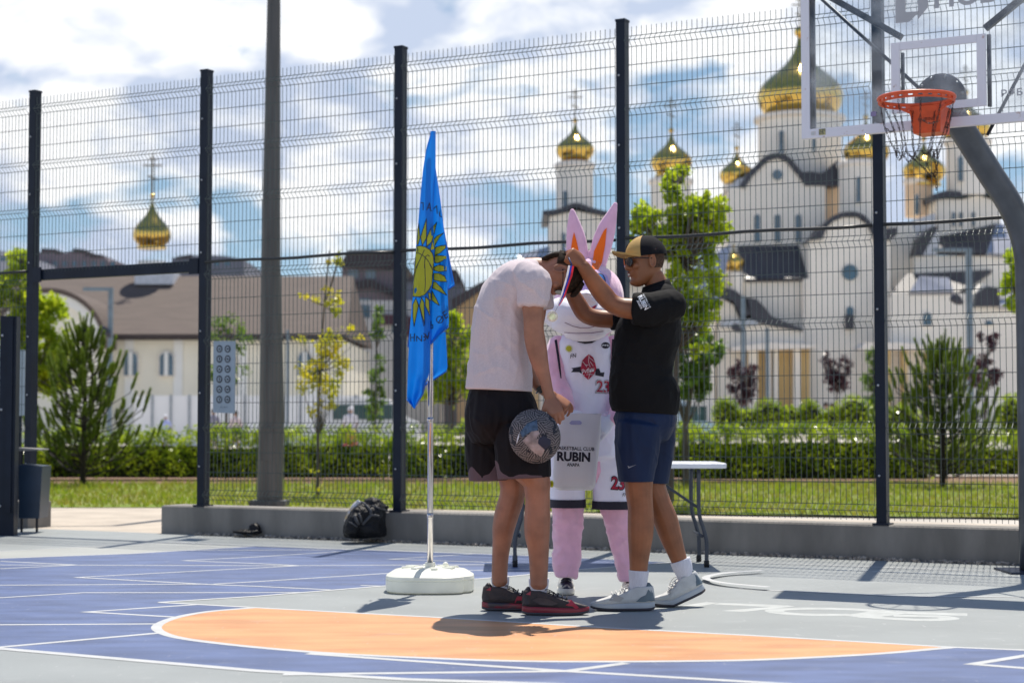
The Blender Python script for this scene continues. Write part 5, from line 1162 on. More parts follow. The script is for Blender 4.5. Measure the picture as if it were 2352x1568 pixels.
def shoe(name, heel, toe, Y, wd, hgt, par, mats, low=.0, lift=None, dy=0):
    """heel, toe: picture points of the sole ends on the ground; hgt: collar height m. mats: sole, upper, accent"""
    H, T_ = GS(*heel), GS(*toe); H = Vector((H.x, Y, .003)); T_ = Vector((T_.x, Y + dy, .003)); d = (T_-H); Ln = d.length; d.normalize(); s = Vector((-d.y, d.x, 0)); Z = Vector((0, 0, 1))
    if lift: piv = H + d*Ln*lift[0]; Mr = Matrix.Rotation(R(lift[1]), 3, s); 
    def X(p): 
        if not lift: return p
        rel = p - piv; u = rel.dot(d)
        if u >= 0: return p
        return piv + Mr @ rel
    def ringx(z, g, fr_=1.0, back=0.0, nose=0.0):
        out = []
        for k in range(32):
            a = 2*math.pi*k/32; u = .5 - .5*math.cos(a)      # 0 heel .. 1 toe
            base = .78 + .30*math.sin(math.pi*min(1, max(0, (u-.05)*1.1)))**1.0; base *= 1 - .12*math.exp(-((u-.42)/.13)**2)
            wv = wd*base*math.sin(a)*g; uu = back + u*(1-back-nose)
            out.append(X(H + d*Ln*uu + s*wv*abs(math.sin(a))**-.25 if abs(math.sin(a)) > .05 else H + d*Ln*uu) + (Z*0))
            out[-1] = out[-1] if not lift else out[-1]
            q = H + d*Ln*uu + (s*wv*abs(math.sin(a))**-.3 if abs(math.sin(a)) > .05 else Vector()) + Z*z(u) if callable(z) else None
            out[-1] = X(q)
        return out
    e = empty(name, (0, 0, 0), None, None); e.parent = par; e.location = -par.location if False else Vector((0, 0, 0))
    toe_up = lambda u: .012*max(0, (u-.8)/.2)**2 + .006*max(0, (.08-u)/.08)
    mb = MB(); mb.rings([ringx(lambda u: toe_up(u), .90, back=.02, nose=.02), ringx(lambda u: .006 + toe_up(u), 1.0), ringx(lambda u: .026 + toe_up(u) + .008*(1-u), 1.02), ringx(lambda u: .034 + toe_up(u)*.5 + .012*(1-u), .93, back=.02, nose=.02)])
    so_ = obj('sole', mb, mats[0], e, True)
    mb = MB(); mb.rings([ringx(lambda u: toe_up(u) - .0005, .92, back=.01, nose=.01), ringx(lambda u: toe_up(u) + .003, 1.025), ringx(lambda u: toe_up(u) + .013, 1.03)]); obj('outsole', mb, M_outs, e, True)
    prof = lambda u: hgt*(1 if u < .34 else max(.0, 1 - ((u-.34)/.50)**1.0*.66)) if u < .86 else hgt*.34*max(.30, (1-u)/.14)**.6
    mb = MB(); mb.rings([ringx(lambda u: .030 + .008*(1-u), .95, back=.01, nose=.01), ringx(lambda u: .036 + (prof(u))*.35, .93, back=.0, nose=.015), ringx(lambda u: .036 + (prof(u))*.65, .95, back=.01, nose=.04), ringx(lambda u: .036 + (prof(u))*.9, .90, back=.02, nose=.10), ringx(lambda u: .036 + prof(u), .84, back=.03, nose=.20)])
    up = obj('upper', mb, mats[1], e, True)
    mb = MB(); q = lambda u, v, z: X(H + d*Ln*u + s*v + Z*z)
    mb.loft([(q(.10, 0, .050), .032, .033), (q(.10, 0, .080), .027, .030), (q(.10, 0, .036+hgt*.95), .022, .022), (q(.10, 0, .036+hgt*1.12), .018, .012)], 14, 2.2, dirY=d, rnd=(0, 1)); obj('heel_counter', mb, mats[2], e, True)
    for k in range(5):
        u = .40 + k*.065; zz = .040 + hgt*(1 - ((u-.22)/.62)**1.15*.66)
        mb = MB(); mb.tube([q(u, -.026, zz-.012), q(u+.01, 0, zz+.004), q(u, .026, zz-.012)], .0035, 6); obj('lace', mb, mats[3], e, True)
    mb = MB(); mb.tube(spline([q(.30, -.01, .04+hgt*.95), q(.40, -.045, .05+hgt*.9), q(.52, -.04, .05+hgt*.6), q(.42, -.02, .05+hgt*.75), q(.33, .0, .04+hgt*.95)], 4), .0026, 5); obj('lace_loop', mb, mats[3], e, True)
    return e
M_outs = pm('dark_rubber_outsole', (.035, .030, .038), .6, var=.2)
M_sock = pm('white_ribbed_sock', (.66, .66, .74), .85, var=.06, scale=40, stretch=(6, 6, .2), bump=.4, bscale=90)
# ------------------------------------------------------------ MAN IN BLACK POLO (faces left)
YB = 9.02
pB = empty('person', (PS(1600, 1520, YB).x, YB, 0), 'smiling tanned man in black polo, navy shorts, tan cap and sunglasses hanging a medal', 'person')
mb = MB()
MhB = frame((-1, -.30, -.12), (-.14, 0, 1)); OB = PS(1621, 714, 9.0)
THB = head(mb, OB, MhB, 1.02)
mb.loft(px([(1632, 690, 27, .060), (1642, 715, 30, .062), (1650, 745, 44, .09)], 9.02), 18)                        # neck
mb.loft(px([(1650, 745, 40, .14), (1635, 800, 60, .16), (1612, 900, 60, .15), (1612, 1030, 66, .15)], 9.02), 18, 2.3)   # trunk
armN = px([(1652, 765, 25, .055), (1612, 776, 26, .055), (1580, 772, 26.5, .052), (1552, 768, 25, .050), (1527, 756, 24, .047), (1508, 735, 25, .046, -.01), (1490, 712, 23, .043, -.03), (1472, 686, 19, .036, -.06), (1457, 664, 16, .028, -.085)], 8.80)
armN = [(p + Vector((0, .0, 0)), a, b) for p, a, b in armN]
mb.loft(armN, 18)
armF = px([(1640, 790, 24, .05, .0), (1580, 800, 24, .05, 0), (1530, 798, 23, .048, -.02), (1490, 795, 22, .045, -.04), (1462, 784, 22, .044, -.05), (1447, 762, 21.5, .042, -.06), (1432, 735, 19, .038, -.07), (1420, 706, 15, .03, -.08), (1412, 684, 13, .025, -.09)], 9.20)
mb.loft(armF, 18)
hand(mb, PS(1457, 662, 8.715), PS(1424, 634, 8.70) - PS(1457, 662, 8.715), Vector((-.5, -.55, .65)), Vector((.2, .55, .8)), [(78, 80, 40), (82, 85, 45), (86, 88, 50), (88, 90, 50)], 1.04, (20, 35, 30), 2)
hand(mb, PS(1412, 684, 9.11), PS(1402, 650, 9.08) - PS(1412, 684, 9.11), Vector((.3, .8, .3)), Vector((-.4, -.2, .6)), [(55, 60, 30), (60, 65, 30), (62, 70, 35), (65, 70, 35)], 1.0, (30, 25, 20), 3)
legN = px([(1597, 1180, 38, .085), (1597, 1225, 34.5, .075), (1601, 1265, 32, .066), (1602, 1300, 33, .064), (1601, 1335, 32, .062), (1599, 1370, 28, .054), (1597, 1405, 24, .045), (1596, 1432, 22, .041)], 8.93)
mb.loft(legN, 18)
legF = px([(1620, 1180, 38, .085), (1633, 1225, 34, .075), (1648, 1262, 31.5, .066), (1664, 1300, 31, .062), (1676, 1338, 28, .057), (1688, 1372, 23.5, .047), (1698, 1400, 20.5, .041), (1704, 1416, 20, .040)], 9.12)
mb.loft(legF, 18)
bodyB = fuse('body', mb, M_skinB, pB, .0046, 3)
# hair
mb = MB(); o = OB
def cap_shell(T, z0, grow, xmin=-9, xmax=9, th0=0, th1=360, n=40, m=12, c=(-.006, 0, .148), r=(.099, .079, .098), zmax=1.0, tilt=0):
    mb_ = MB(); rows = []
    for i in range(m+1):
        ph = math.pi/2*i/m; row = []
        for k in range(n+1):
            th = R(th0 + (th1-th0)*k/n); z = c[2] + r[2]*math.sin(ph)*zmax
            row.append((c[0] + r[0]*math.cos(ph)*math.cos(th) + tilt*(z-c[2]), c[1] + r[1]*math.cos(ph)*math.sin(th), z))
        rows.append(row)
    o_ = 0
    for sgn in (0, 1):
        for row in rows:
            for x, y, z in row:
                v = Vector((x-c[0], y-c[1], z-c[2])); l = v.length; v = v*(1 + (grow if sgn else 0)/max(l, .01)); mb_.v.append(T(c[0]+v.x, c[1]+v.y, c[2]+v.z))
    W_ = n+1; S_ = (m+1)*W_
    for i in range(m):
        for k in range(n):
            q = i*W_+k; mb_.f.append([q, q+W_, q+W_+1, q+1]); mb_.f.append([S_+q, S_+q+1, S_+q+W_+1, S_+q+W_])
    for k in range(n): mb_.f.append([k, k+1, S_+k+1, S_+k])
    for i in range(m): mb_.f.append([i*W_, S_+i*W_, S_+(i+1)*W_, (i+1)*W_]); mb_.f.append([i*W_+n, (i+1)*W_+n, S_+(i+1)*W_+n, S_+i*W_+n])
    return mb_
M_hair = pm('short_brown_hair', (.022, .013, .008), .8, spec=.15, var=.5, scale=60, bump=.8, bscale=180, bdist=.003)
M_hairs = pm('stubble_hair', (.075, .042, .028), .85, spec=.2, var=.4, scale=90, bump=.3, bscale=250, bdist=.002)
def side_hair(T, mat, par, name='hair', zl=.085, xs=-.02, flip=1):
    mb_ = MB(); 
    for s in (-1, 1):
        rows = []
        for i in range(9):
            z = zl + (.175-zl)*i/8; row = []
            zz = [h for h in HEAD]
            for a, b in zip(zz, zz[1:]):
                if a[0] <= z <= b[0]: t = (z-a[0])/(b[0]-a[0]); xf, xb, w_ = [a[j]+(b[j]-a[j])*t for j in (1, 2, 3)]
            c = (xf+xb)/2; a_ = (xf-xb)/2
            for k in range(12):
                an = math.pi*(.56 + .44*k/11 + .0); co_, si = math.cos(an), math.sin(an)
                row.append(T(c + (a_+.004)*math.copysign(abs(co_)**.95, co_), s*(w_+.004)*abs(si)**.95, z))
            rows.append(row)
        o_ = len(mb_.v)
        for r_ in rows: mb_.v += r_
        for i in range(8):
            for k in range(11): q = o_+i*12+k; mb_.f.append([q, q+1, q+13, q+12])
    return obj(name, mb_, mat, par, True)
side_hair(THB, M_hairs, pB)
# cap
M_capk = pm('black_cap_cloth', (.007, .007, .010), .85, var=.2, bump=.3, bscale=300, spec=.2); M_capt = pm('tan_cap_cloth', (.50, .31, .10), .8, var=.08, bump=.3, bscale=300)
capB = empty('cap', (0, 0, 0), None, None); capB.parent = pB; capB.location = (0, 0, 0)
Tc = lambda x, y, z: THB(x - .012*(z-.15)*8*.0, y, z)
obj('crown', cap_shell(Tc, 0, .004, th0=58, th1=302, c=(-.008, 0, .152), r=(.108, .086, .106)), M_capk, capB, 50)
fp = obj('front_panel', cap_shell(Tc, 0, .0045, th0=-58, th1=58, n=20, c=(-.008, 0, .152), r=(.108, .086, .106)), M_capt, capB, 50)
mb = MB(); rows = []
for i in range(7):
    t = i/6
    for lay in (0, 1): pass
pts_t, pts_b = [], []
for i in range(7):
    t = i/6
    for k in range(17):
        th = R(-62 + 124*k/16); rx, ry = .100 + .083*t*math.cos(th*.9)**.8, .085 + .004*t
        x, y = -.008 + rx*math.cos(th), ry*math.sin(th)*(1 - .05*t); z = .160 + .038*t - .042*(abs(math.sin(th))**1.6)*min(1, t*1.4) - .006*t*t
        pts_t.append(THB(x, y, z+.0045)); pts_b.append(THB(x, y, z-.0045))
mb.v = pts_t + pts_b; S_ = len(pts_t)
for i in range(6):
    for k in range(16): q = i*17+k; mb.f.append([q, q+1, q+18, q+17]); mb.f.append([S_+q, S_+q+17, S_+q+18, S_+q+1])
for k in range(16): q = 6*17+k; mb.f.append([q, q+1, S_+q+1, S_+q])
for i in range(6): q = i*17; mb.f.append([q, q+17, S_+q+17, S_+q]); q = i*17+16; mb.f.append([q, S_+q, S_+q+17, q+17])
obj('brim', mb, M_capt, capB, 50)
mb = MB(); mb.ell(THB(-.008, 0, .262), (.008, .008, .005), 8, 5, MhB); obj('cap_button', mb, M_capk, capB, True)
mb = MB(); Pp = [(.060, .060), (.082, .045), (.086, .052), (.064, .066)]
mb.tube([THB(.094, -.020, .185), THB(.078, -.035, .218), THB(.060, -.040, .234)], .0045, 5); obj('cap_badge', mb, M_capk, capB, True)
mb = MB(); mb.box(THB(-.085, -.062, .185), (.012, .004, .016), M=MhB @ Matrix.Rotation(R(-30), 3, 'Z')); obj('cap_tag', mb, pm('grey_tag', (.2, .2, .22)), capB)
# sunglasses
M_lens = pm('dark_mirror_lens', (.03, .05, .06), .06, var=.3, scale=20, spec=1.0, coat=.5); M_gfr = pm('black_glasses_frame', (.008, .008, .01), .25)
def glasses(T, Mh, par, zc=.134, name='sunglasses', lm=M_lens, xo=.0):
    g = empty(name, (0, 0, 0), None, None); g.parent = par
    for s in (-1, 1):
        c = T(.101+xo, s*.034, zc-.004); Mx = Mh @ Matrix.Rotation(R(s*14), 3, 'Z') @ Matrix.Rotation(R(90), 3, 'Y')
        mb = MB(); P = []
        for k in range(18):
            t = 2*math.pi*k/18; P.append(c + Mh @ Matrix.Rotation(R(s*14), 3, 'Z') @ Vector((0, .027*math.cos(t), .023*math.sin(t))))
        mb.prism(P, Mh @ Vector((.003, 0, 0))); obj('lens', mb, lm, g)
        mb = MB(); mb.tube(P + [P[0]], .0022, 5, cap=False); obj('frame', mb, M_gfr, g, True)
        mb = MB(); mb.tube([T(.097+xo, s*.060, zc+.008), T(.075+xo, s*.078, zc+.008), T(.03, s*.083, zc+.004), T(-.006, s*.084, zc-.002)], .0026, 6); obj('temple', mb, M_gfr, g, True)
    mb = MB(); mb.tube([T(.104+xo, -.010, zc+.008), T(.106+xo, 0, zc+.010), T(.104+xo, .010, zc+.008)], .002, 6); obj('bridge', mb, M_gfr, g, True)
glasses(THB, MhB, pB)
# smile
mb = MB(); mb.loft([(THB(.097, -.002, .0665), .0055, .004), (THB(.094, -.018, .070), .0065, .004), (THB(.083, -.034, .080), .0045, .004)], 10, dirY=MhB @ Vector((1, 0, 0))); obj('teeth', mb, pm('teeth_white', (.75, .72, .66), .3), pB, True)
mb = MB(); mb.tube(spline([THB(.101, 0, .075), THB(.097, -.020, .0785), THB(.078, -.041, .089)], 3), .0036, 6); mb.tube(spline([THB(.100, 0, .0575), THB(.095, -.018, .061), THB(.078, -.040, .085)], 3), .004, 6); obj('lips', mb, pm('lips_tan', (.30, .10, .08), .45), pB, True)
mb = MB(); mb.tube(spline([THB(.094, -.024, .100), THB(.083, -.042, .095), THB(.072, -.052, .078)], 3), .0022, 5); obj('smile_crease', mb, pm('skin_crease', (.22, .10, .06), .6), pB, True)
# polo shirt
M_polo = pm('black_polo_cloth', (.007, .007, .008), .85, var=.15, scale=8, bump=.25, bscale=380, spec=.18, bdist=.002)
mb = MB()
mb.loft(px([(1664, 722, 30, .12), (1655, 745, 44, .17), (1644, 770, 59, .195), (1632, 800, 71, .20), (1620, 832, 80, .195), (1610, 870, 78, .185), (1604, 910, 76, .18), (1602, 950, 79, .18), (1610, 985, 86, .185), (1612, 1010, 86, .190), (1611, 1032, 81.5, .190)], 9.02), 32, 2.35, rnd=(.6, .05))
mb.loft(px([(1680, 760, 38, .085, .06), (1655, 768, 42, .088, .02), (1625, 772, 41, .084, .0), (1598, 771, 39.5, .078, 0), (1581, 770, 38, .074, 0)], 8.80), 22, 2.2, rnd=(1, .03))
mb.loft(px([(1660, 790, 38, .08), (1610, 795, 35, .075), (1560, 798, 31, .065, -.01), (1530, 797, 28, .058, -.02)], 9.18), 20, 2.2, rnd=(1, .03))
shB = fuse('polo_shirt', mb, M_polo, pB, .0062, 4, folds(3.0, .014, (4, 4, 2.2), .0015, 1.02))
mb = MB()                                     # collar
for rr_, zo in ((0, 0),):
    P0 = [THB(-.035 + .070*math.cos(t), .072*math.sin(t), -.018 + .022*(-math.cos(t))*1.0 + .018) for t in [2*math.pi*k/28 for k in range(28)]]
    base = [PS(1640 + 36*math.cos(t+math.pi), 716 + 12*math.cos(t+math.pi)*-1, 9.02 + .085*math.sin(t)) for t in [2*math.pi*k/28 for k in range(28)]]
    lowr = [p + Vector((0, 0, -.030)) + (p - PS(1640, 716, 9.02))*.16 for p in base]; top = [p + Vector((0, 0, .020)) + (p - PS(1640, 716, 9.02))*-.08 for p in base]; inn = [p + (PS(1640, 716, 9.02) - p)*.12 for p in top]
    mb.rings([lowr, base, top, inn], cap=False)
obj('collar', mb, M_polo, pB, True)
bvS = bvh_of(shB); M_wprint = pm('white_print', (.75, .77, .82), .6, var=.03)
decal('sleeve_print', text_polys('RUBIN', 1608, 756, 38, 12, 62, offset=.03) + text_polys('BASKETBALL CLUB', 1617, 752, 38, 4, 62) + text_polys('ANAPA', 1599, 761, 24, 6, 62, offset=.02), M_wprint, bvS, pB, 8.75)
# shorts
M_navys = pm('navy_shorts_cloth', (.005, .016, .055), .6, var=.15, scale=5, bump=.15, bscale=300, spec=.25, bdist=.002)
mb = MB()
mb.loft(px([(1612, 1012, 66, .155), (1613, 1050, 76.5, .175), (1612, 1095, 58, .12)], 9.02), 28, 2.5, rnd=(.2, .3))
mb.loft(px([(1598, 1060, 58, .11), (1593, 1110, 55, .115), (1590, 1155, 50, .114), (1590, 1203, 44, .112)], 8.935), 24, 2.3, rnd=(.5, .03))
mb.loft(px([(1632, 1060, 54, .11), (1633, 1110, 51, .11), (1632, 1155, 47, .11), (1629, 1206, 42, .11)], 9.115), 24, 2.3, rnd=(.5, .03))
sB = fuse('shorts', mb, M_navys, pB, .0062, 3, folds(9.0, .010, (5, 5, 1.0), .001, .67))
decal('swoosh', [[(1569, 1163), (1571, 1170), (1580, 1166), (1592, 1160), (1581, 1164), (1573, 1166)]], pm('grey_swoosh', (.25, .27, .32), .5), bvh_of(sB), pB, 8.85)
for L_, nm in ((px([(1597, 1425, 26, .0495), (1596, 1445, 23.5, .045), (1595, 1462, 22, .038), (1592, 1480, 19, .028), (1590, 1495, 16, .022)], 8.935), 'sock'), (px([(1700, 1399, 26, .051), (1706, 1416, 25, .049), (1712, 1436, 21, .037), (1714, 1452, 18, .028), (1713, 1466, 15, .022)], 9.125), 'sock')):
    mb = MB(); mb.loft(L_, 20, rnd=(0, 1)); obj(nm, mb, M_sock, pB, True)
M_shw = pm('white_trainer_upper', (.52, .53, .53), .6, var=.08, scale=20, bump=.3, bscale=150); M_shs = pm('pale_grey_sole', (.40, .43, .46), .6, var=.05); M_sha = pm('slate_heel', (.10, .14, .17), .5); M_lacew = pm('white_lace', (.65, .64, .62), .8)
YnB, YfB = 8.937, 9.127
SB1 = shoe('shoe', (1634, 1521), (1474, 1521), YnB, .052, .088, pB, (M_shs, M_shw, M_sha, M_lacew))
shoe('shoe', (1770, 1512), (1620, 1512), YfB, .052, .088, pB, (M_shs, M_shw, M_sha, M_lacew), lift=(.60, 24))
# ------------------------------------------------------------ BENDING MAN (faces right)
YA = 8.83
pA = empty('person', (PS(1300, 1530, YA).x, YA, 0), 'bending man in pale heather t-shirt and black shorts receiving a medal, holding a patterned hat', 'person')
mb = MB()
MhA = frame((-.14, -.06, -1), (1, -.05, -.13)); OA = PS(1340, 673, 8.83)
THA = head(mb, OA, MhA, 1.05)
mb.loft(px([(1318, 676, 32, .075), (1345, 672, 29, .062), (1366, 676, 27, .056), (1385, 678, 24, .05)], 8.84), 18)
mb.loft(px([(1325, 690, 40, .15), (1280, 735, 62, .16), (1255, 800, 56, .15), (1250, 900, 60, .15), (1250, 985, 68, .16)], YA), 18, 2.3)
mb.loft(px([(1325, 695, 28, .055), (1329, 740, 28, .054), (1333, 775, 27, .052), (1334, 808, 25.5, .050), (1335, 832, 26, .048), (1340, 862, 26.5, .046), (1347, 896, 23.5, .041), (1355, 925, 19, .034), (1364, 955, 15.5, .029), (1370, 980, 14, .027), (1374, 992, 14.5, .026)], 8.62), 18)
mb.loft(px([(1340, 700, 24, .05), (1345, 750, 24, .05), (1335, 820, 23, .045), (1325, 880, 21, .042), (1328, 925, 18, .036), (1345, 962, 15, .03), (1366, 980, 13, .027), (1384, 990, 12, .025)], 9.02), 16)
hand(mb, PS(1375, 992, 8.62), PS(1392, 1040, 8.60) - PS(1375, 992, 8.62), Vector((.15, -.95, .1)), Vector((-1, -.2, -.3)), [(30, 34, 12), (26, 30, 12), (22, 28, 12), (20, 26, 10)], 1.02, (40, 20, 25), 2)
# far hand: palm turned down, fingers hanging to the right
hand(mb, PS(1384, 990, 9.02), PS(1418, 1012, 9.02) - PS(1384, 990, 9.02), Vector((.45, -.55, .75)), Vector((.1, .7, .3)), [(22, 30, 18), (40, 32, 20), (58, 34, 20), (72, 36, 22)], 1.0, (25, 40, 20), 5)
mb.loft(px([(1300, 1150, 44, .085), (1338, 1195, 37, .078), (1343, 1230, 32, .068), (1344, 1262, 31.5, .064), (1343, 1300, 33, .064), (1343, 1335, 31.5, .060), (1346, 1370, 27, .052), (1347, 1405, 24, .046), (1347, 1440, 22.5, .042), (1347, 1462, 22, .042)], 8.72), 18)
mb.loft(px([(1262, 1150, 42, .085), (1280, 1197, 34, .076), (1281, 1236, 32, .068), (1268, 1280, 31, .064), (1259, 1318, 28.5, .060), (1255, 1352, 24, .050), (1251, 1390, 21, .043), (1249, 1430, 20, .041), (1250, 1455, 20, .041)], 8.93), 18)
bodyA = fuse('body', mb, M_skinA, pA, .0046, 3)
M_tee = pm('pale_heather_cloth', (.66, .565, .585), .9, col2=(.53, .445, .465), scale=120, stretch=(1, 1, 6), bump=.2, bscale=420, bdist=.002, sheen=.1)
mb = MB()
mb.loft(px([(1247, 976, 84.5, .202), (1249, 930, 79, .19), (1250, 880, 72, .175), (1250, 830, 68, .175), (1256, 780, 66, .18), (1274, 737, 66, .20), (1300, 703, 58, .20), (1328, 684, 40, .15), (1348, 676, 28, .085)], YA), 32, 2.4, rnd=(.03, .3))
mb.loft(px([(1316, 684, 30, .08, .05), (1331, 700, 39.5, .084), (1335, 728, 37, .080), (1333, 763, 34, .074)], 8.62), 22, 2.2, rnd=(.8, .03))
mb.loft(px([(1335, 690, 34, .08), (1350, 715, 32, .075), (1358, 745, 26, .065), (1362, 774, 22, .058)], 8.99), 20, 2.2, rnd=(.8, .03))
teeA = fuse('t_shirt', mb, M_tee, pA, .0062, 4, folds(1.2, .015, (6, 4, 1.1), .001, 1.14))
mb = MB(); P0 = PS(1348, 668, 8.84)
mb.tube([PS(1346 + 5*math.cos(t), 673 + 24*math.cos(t), 8.84 + .068*math.sin(t)) for t in [2*math.pi*k/24 for k in range(25)]], .0075, 6, cap=False); obj('collar', mb, M_tee, pA, True)
# shorts with camouflage print
def shorts_mat():
    m = pm('black_camo_shorts', (.006, .0045, .007), .7, var=.15, bump=.15, bscale=300, bdist=.002, spec=.2); t = m.node_tree; b = t.nodes['Principled BSDF']
    g = t.nodes.new('ShaderNodeNewGeometry'); sx = t.nodes.new('ShaderNodeSeparateXYZ'); t.links.new(g.outputs['Position'], sx.inputs[0])
    nz = t.nodes.new('ShaderNodeTexNoise'); nz.inputs['Scale'].default_value = 7.5; nz.inputs['Detail'].default_value = 1.5; t.links.new(g.outputs['Position'], nz.inputs['Vector'])
    mr = t.nodes.new('ShaderNodeMapRange'); mr.inputs[1].default_value = .70; mr.inputs[2].default_value = .86; mr.inputs[3].default_value = .12; mr.inputs[4].default_value = -.45; t.links.new(sx.outputs['Z'], mr.inputs[0])
    ad = t.nodes.new('ShaderNodeMath'); ad.operation = 'ADD'; t.links.new(nz.outputs['Fac'], ad.inputs[0]); t.links.new(mr.outputs[0], ad.inputs[1])
    gt_ = t.nodes.new('ShaderNodeMath'); gt_.operation = 'GREATER_THAN'; gt_.inputs[1].default_value = .53; t.links.new(ad.outputs[0], gt_.inputs[0])
    mx_ = t.nodes.new('ShaderNodeMix'); mx_.data_type = 'RGBA'; l = b.inputs['Base Color'].links[0]; t.links.new(l.from_socket, mx_.inputs[6]); mx_.inputs[7].default_value = (.11, .075, .092, 1)
    t.links.new(gt_.outputs[0], mx_.inputs[0]); t.links.new(mx_.outputs[2], b.inputs['Base Color']); return m
mb = MB()
mb.loft(px([(1248, 958, 66, .155), (1250, 1000, 84, .175), (1256, 1053, 91, .185), (1260, 1095, 80, .13)], YA), 28, 2.5, rnd=(.2, .3))
mb.loft(px([(1300, 1060, 66, .105), (1306, 1110, 67, .115), (1309, 1155, 67, .115), (1311, 1194, 67, .115)], 8.74), 24, 2.3, rnd=(.5, .03))
mb.loft(px([(1225, 1060, 60, .105), (1225, 1110, 60, .115), (1225, 1155, 57, .115), (1226, 1200, 54, .115)], 8.93), 24, 2.3, rnd=(.5, .03))
shA = fuse('shorts', mb, shorts_mat(), pA, .0062, 3, folds(5.0, .012, (6, 6, .8), .001, .67))
# hair on the crown (crown points right, face down)
hb = cap_shell(THA, 0, .008, c=(-.010, 0, .162), r=(.101, .080, .073), th0=0, th1=360)
ho = obj('hair', hb, M_hair, pA, True)
obj('nape_hair', cap_shell(THA, 0, .004, c=(-.010, 0, .105), r=(.0965, .0775, .128), th0=104, th1=256, n=24), M_hair, pA, True)
mb = MB(); mb.loft([(THA(-.052, 0, .028), .012, .040), (THA(-.068, 0, .06), .016, .050), (THA(-.078, 0, .09), .020, .056), (THA(-.080, 0, .13), .022, .060)], 16, 2.4, dirY=MhA @ Vector((0, 1, 0))); obj('nape_hair', mb, M_hair, pA, True)
side_hair(THA, M_hairs, pA, 'hair_fade', .10)
mb = MB(); mb.loft([(THA(.070, .0, .222), .012, .045), (THA(.096, .0, .205), .014, .048), (THA(.108, .0, .190), .008, .035)], 14, dirY=MhA @ Vector((0, 1, 0))); mb.loft([(THA(.04, 0, .235), .014, .05), (THA(.075, 0, .22), .014, .05)], 12, dirY=MhA @ Vector((0, 1, 0)))
fuse('fringe', mb, M_hair, pA, .005, 1, lambda p, n_: .003*noise.noise(p*90))
glasses(THA, MhA, pA, .136, 'glasses', pm('clear_brown_lens', (.10, .07, .04), .05, spec=1.0))
mb = MB()                                     # brow and lips for the lowered face
mb.tube([THA(.094, -.045, .152), THA(.098, -.03, .156), THA(.098, -.014, .153)], .003, 5); obj('eyebrow', mb, M_hair, pA, True)
for L_ in (px([(1347, 1445, 25.5, .049), (1347, 1464, 24, .045), (1348, 1482, 19, .028), (1350, 1500, 16, .022)], 8.735), px([(1250, 1440, 23, .047), (1251, 1456, 22, .043), (1252, 1474, 17, .028), (1254, 1488, 15, .022)], 8.945)):
    mb = MB(); mb.loft(L_, 20, rnd=(0, 1)); obj('sock', mb, M_sock, pA, True)
M_sbk = pm('black_trainer_mesh', (.018, .014, .018), .55, col2=(.035, .022, .024), scale=40, bump=.4, bscale=150); M_srd = pm('dark_red_sole', (.22, .012, .025), .35, col2=(.03, .02, .03), scale=7, ramp=(.42, .5), stretch=(1, 1, 3)); M_sac = pm('dark_heel_cloth', (.02, .014, .02), .5); M_lk = pm('black_lace', (.012, .012, .02), .7)
YnA, YfA = 8.737, 8.947
SA1 = shoe('shoe', (1304, 1532), (1472, 1532), YnA, .053, .086, pA, (M_srd, M_sbk, M_sac, M_lk))
SA2 = shoe('shoe', (1205, 1519), (1372, 1519), YfA, .053, .086, pA, (M_srd, M_sbk, M_sac, M_lk))
def shoe_patch(e, name, polys, m, Y):
    u_ = [c for c in e.children if c.name.startswith('upper')][0]; decal(name, polys, m, bvh_of(u_), e, Y, .003)
M_redp = pm('red_overlay', (.34, .015, .04), .3); M_dkp = pm('dark_overlay', (.04, .03, .035), .35)
shoe_patch(SA1, 'toe_overlay', [[(1412, 1521), (1418, 1500), (1428, 1498), (1447, 1517), (1440, 1524)]], M_redp, YnA-.04); shoe_patch(SA1, 'heel_tab', [[(1317, 1474), (1327, 1477), (1326, 1487), (1315, 1485)]], M_redp, YnA-.04)
shoe_patch(SA1, 'side_overlay', [[(1331, 1500), (1345, 1492), (1372, 1497), (1395, 1508), (1380, 1513), (1350, 1510)]], M_dkp, YnA-.04)
shoe_patch(SA2, 'toe_overlay', [[(1284, 1512), (1290, 1495), (1299, 1482), (1318, 1500), (1318, 1514)]], M_redp, YfA-.04); shoe_patch(SA2, 'heel_tab', [[(1217, 1464), (1228, 1467), (1226, 1476), (1215, 1474)]], M_redp, YfA-.04)
shoe_patch(SB1, 'heel_panel', [[(1590, 1503), (1602, 1492), (1615, 1486), (1621, 1472), (1626, 1478), (1629, 1500), (1610, 1504)]], M_sha, YnB-.04); shoe_patch(SB1, 'side_overlay', [[(1522, 1500), (1535, 1482), (1560, 1494), (1550, 1503)]], pm('warm_grey_overlay', (.36, .35, .34), .7), YnB-.04)
# watch
mb = MB(); w0, w1 = PS(1347, 974, 8.995), PS(1356, 984, 8.99); ax = (PS(1362, 978, 9.02) - PS(1340, 952, 9.02)).normalized()
c = PS(1354, 971, 9.02); b_ = Vector((0, 1, 0)); a_ = b_.cross(ax).normalized()
mb.tube([c + a_*.036*math.cos(t) + b_*.034*math.sin(t) for t in [2*math.pi*k/20 for k in range(21)]], .0055, 6, cap=False); wt = obj('watch', mb, M_gfr, pA, True)
mb = MB(); mb.box(c - b_*.034 + a_*.010, (.030, .012, .034), M=Matrix((a_, b_, ax)).transposed()); obj('watch_case', mb, M_gfr, wt)
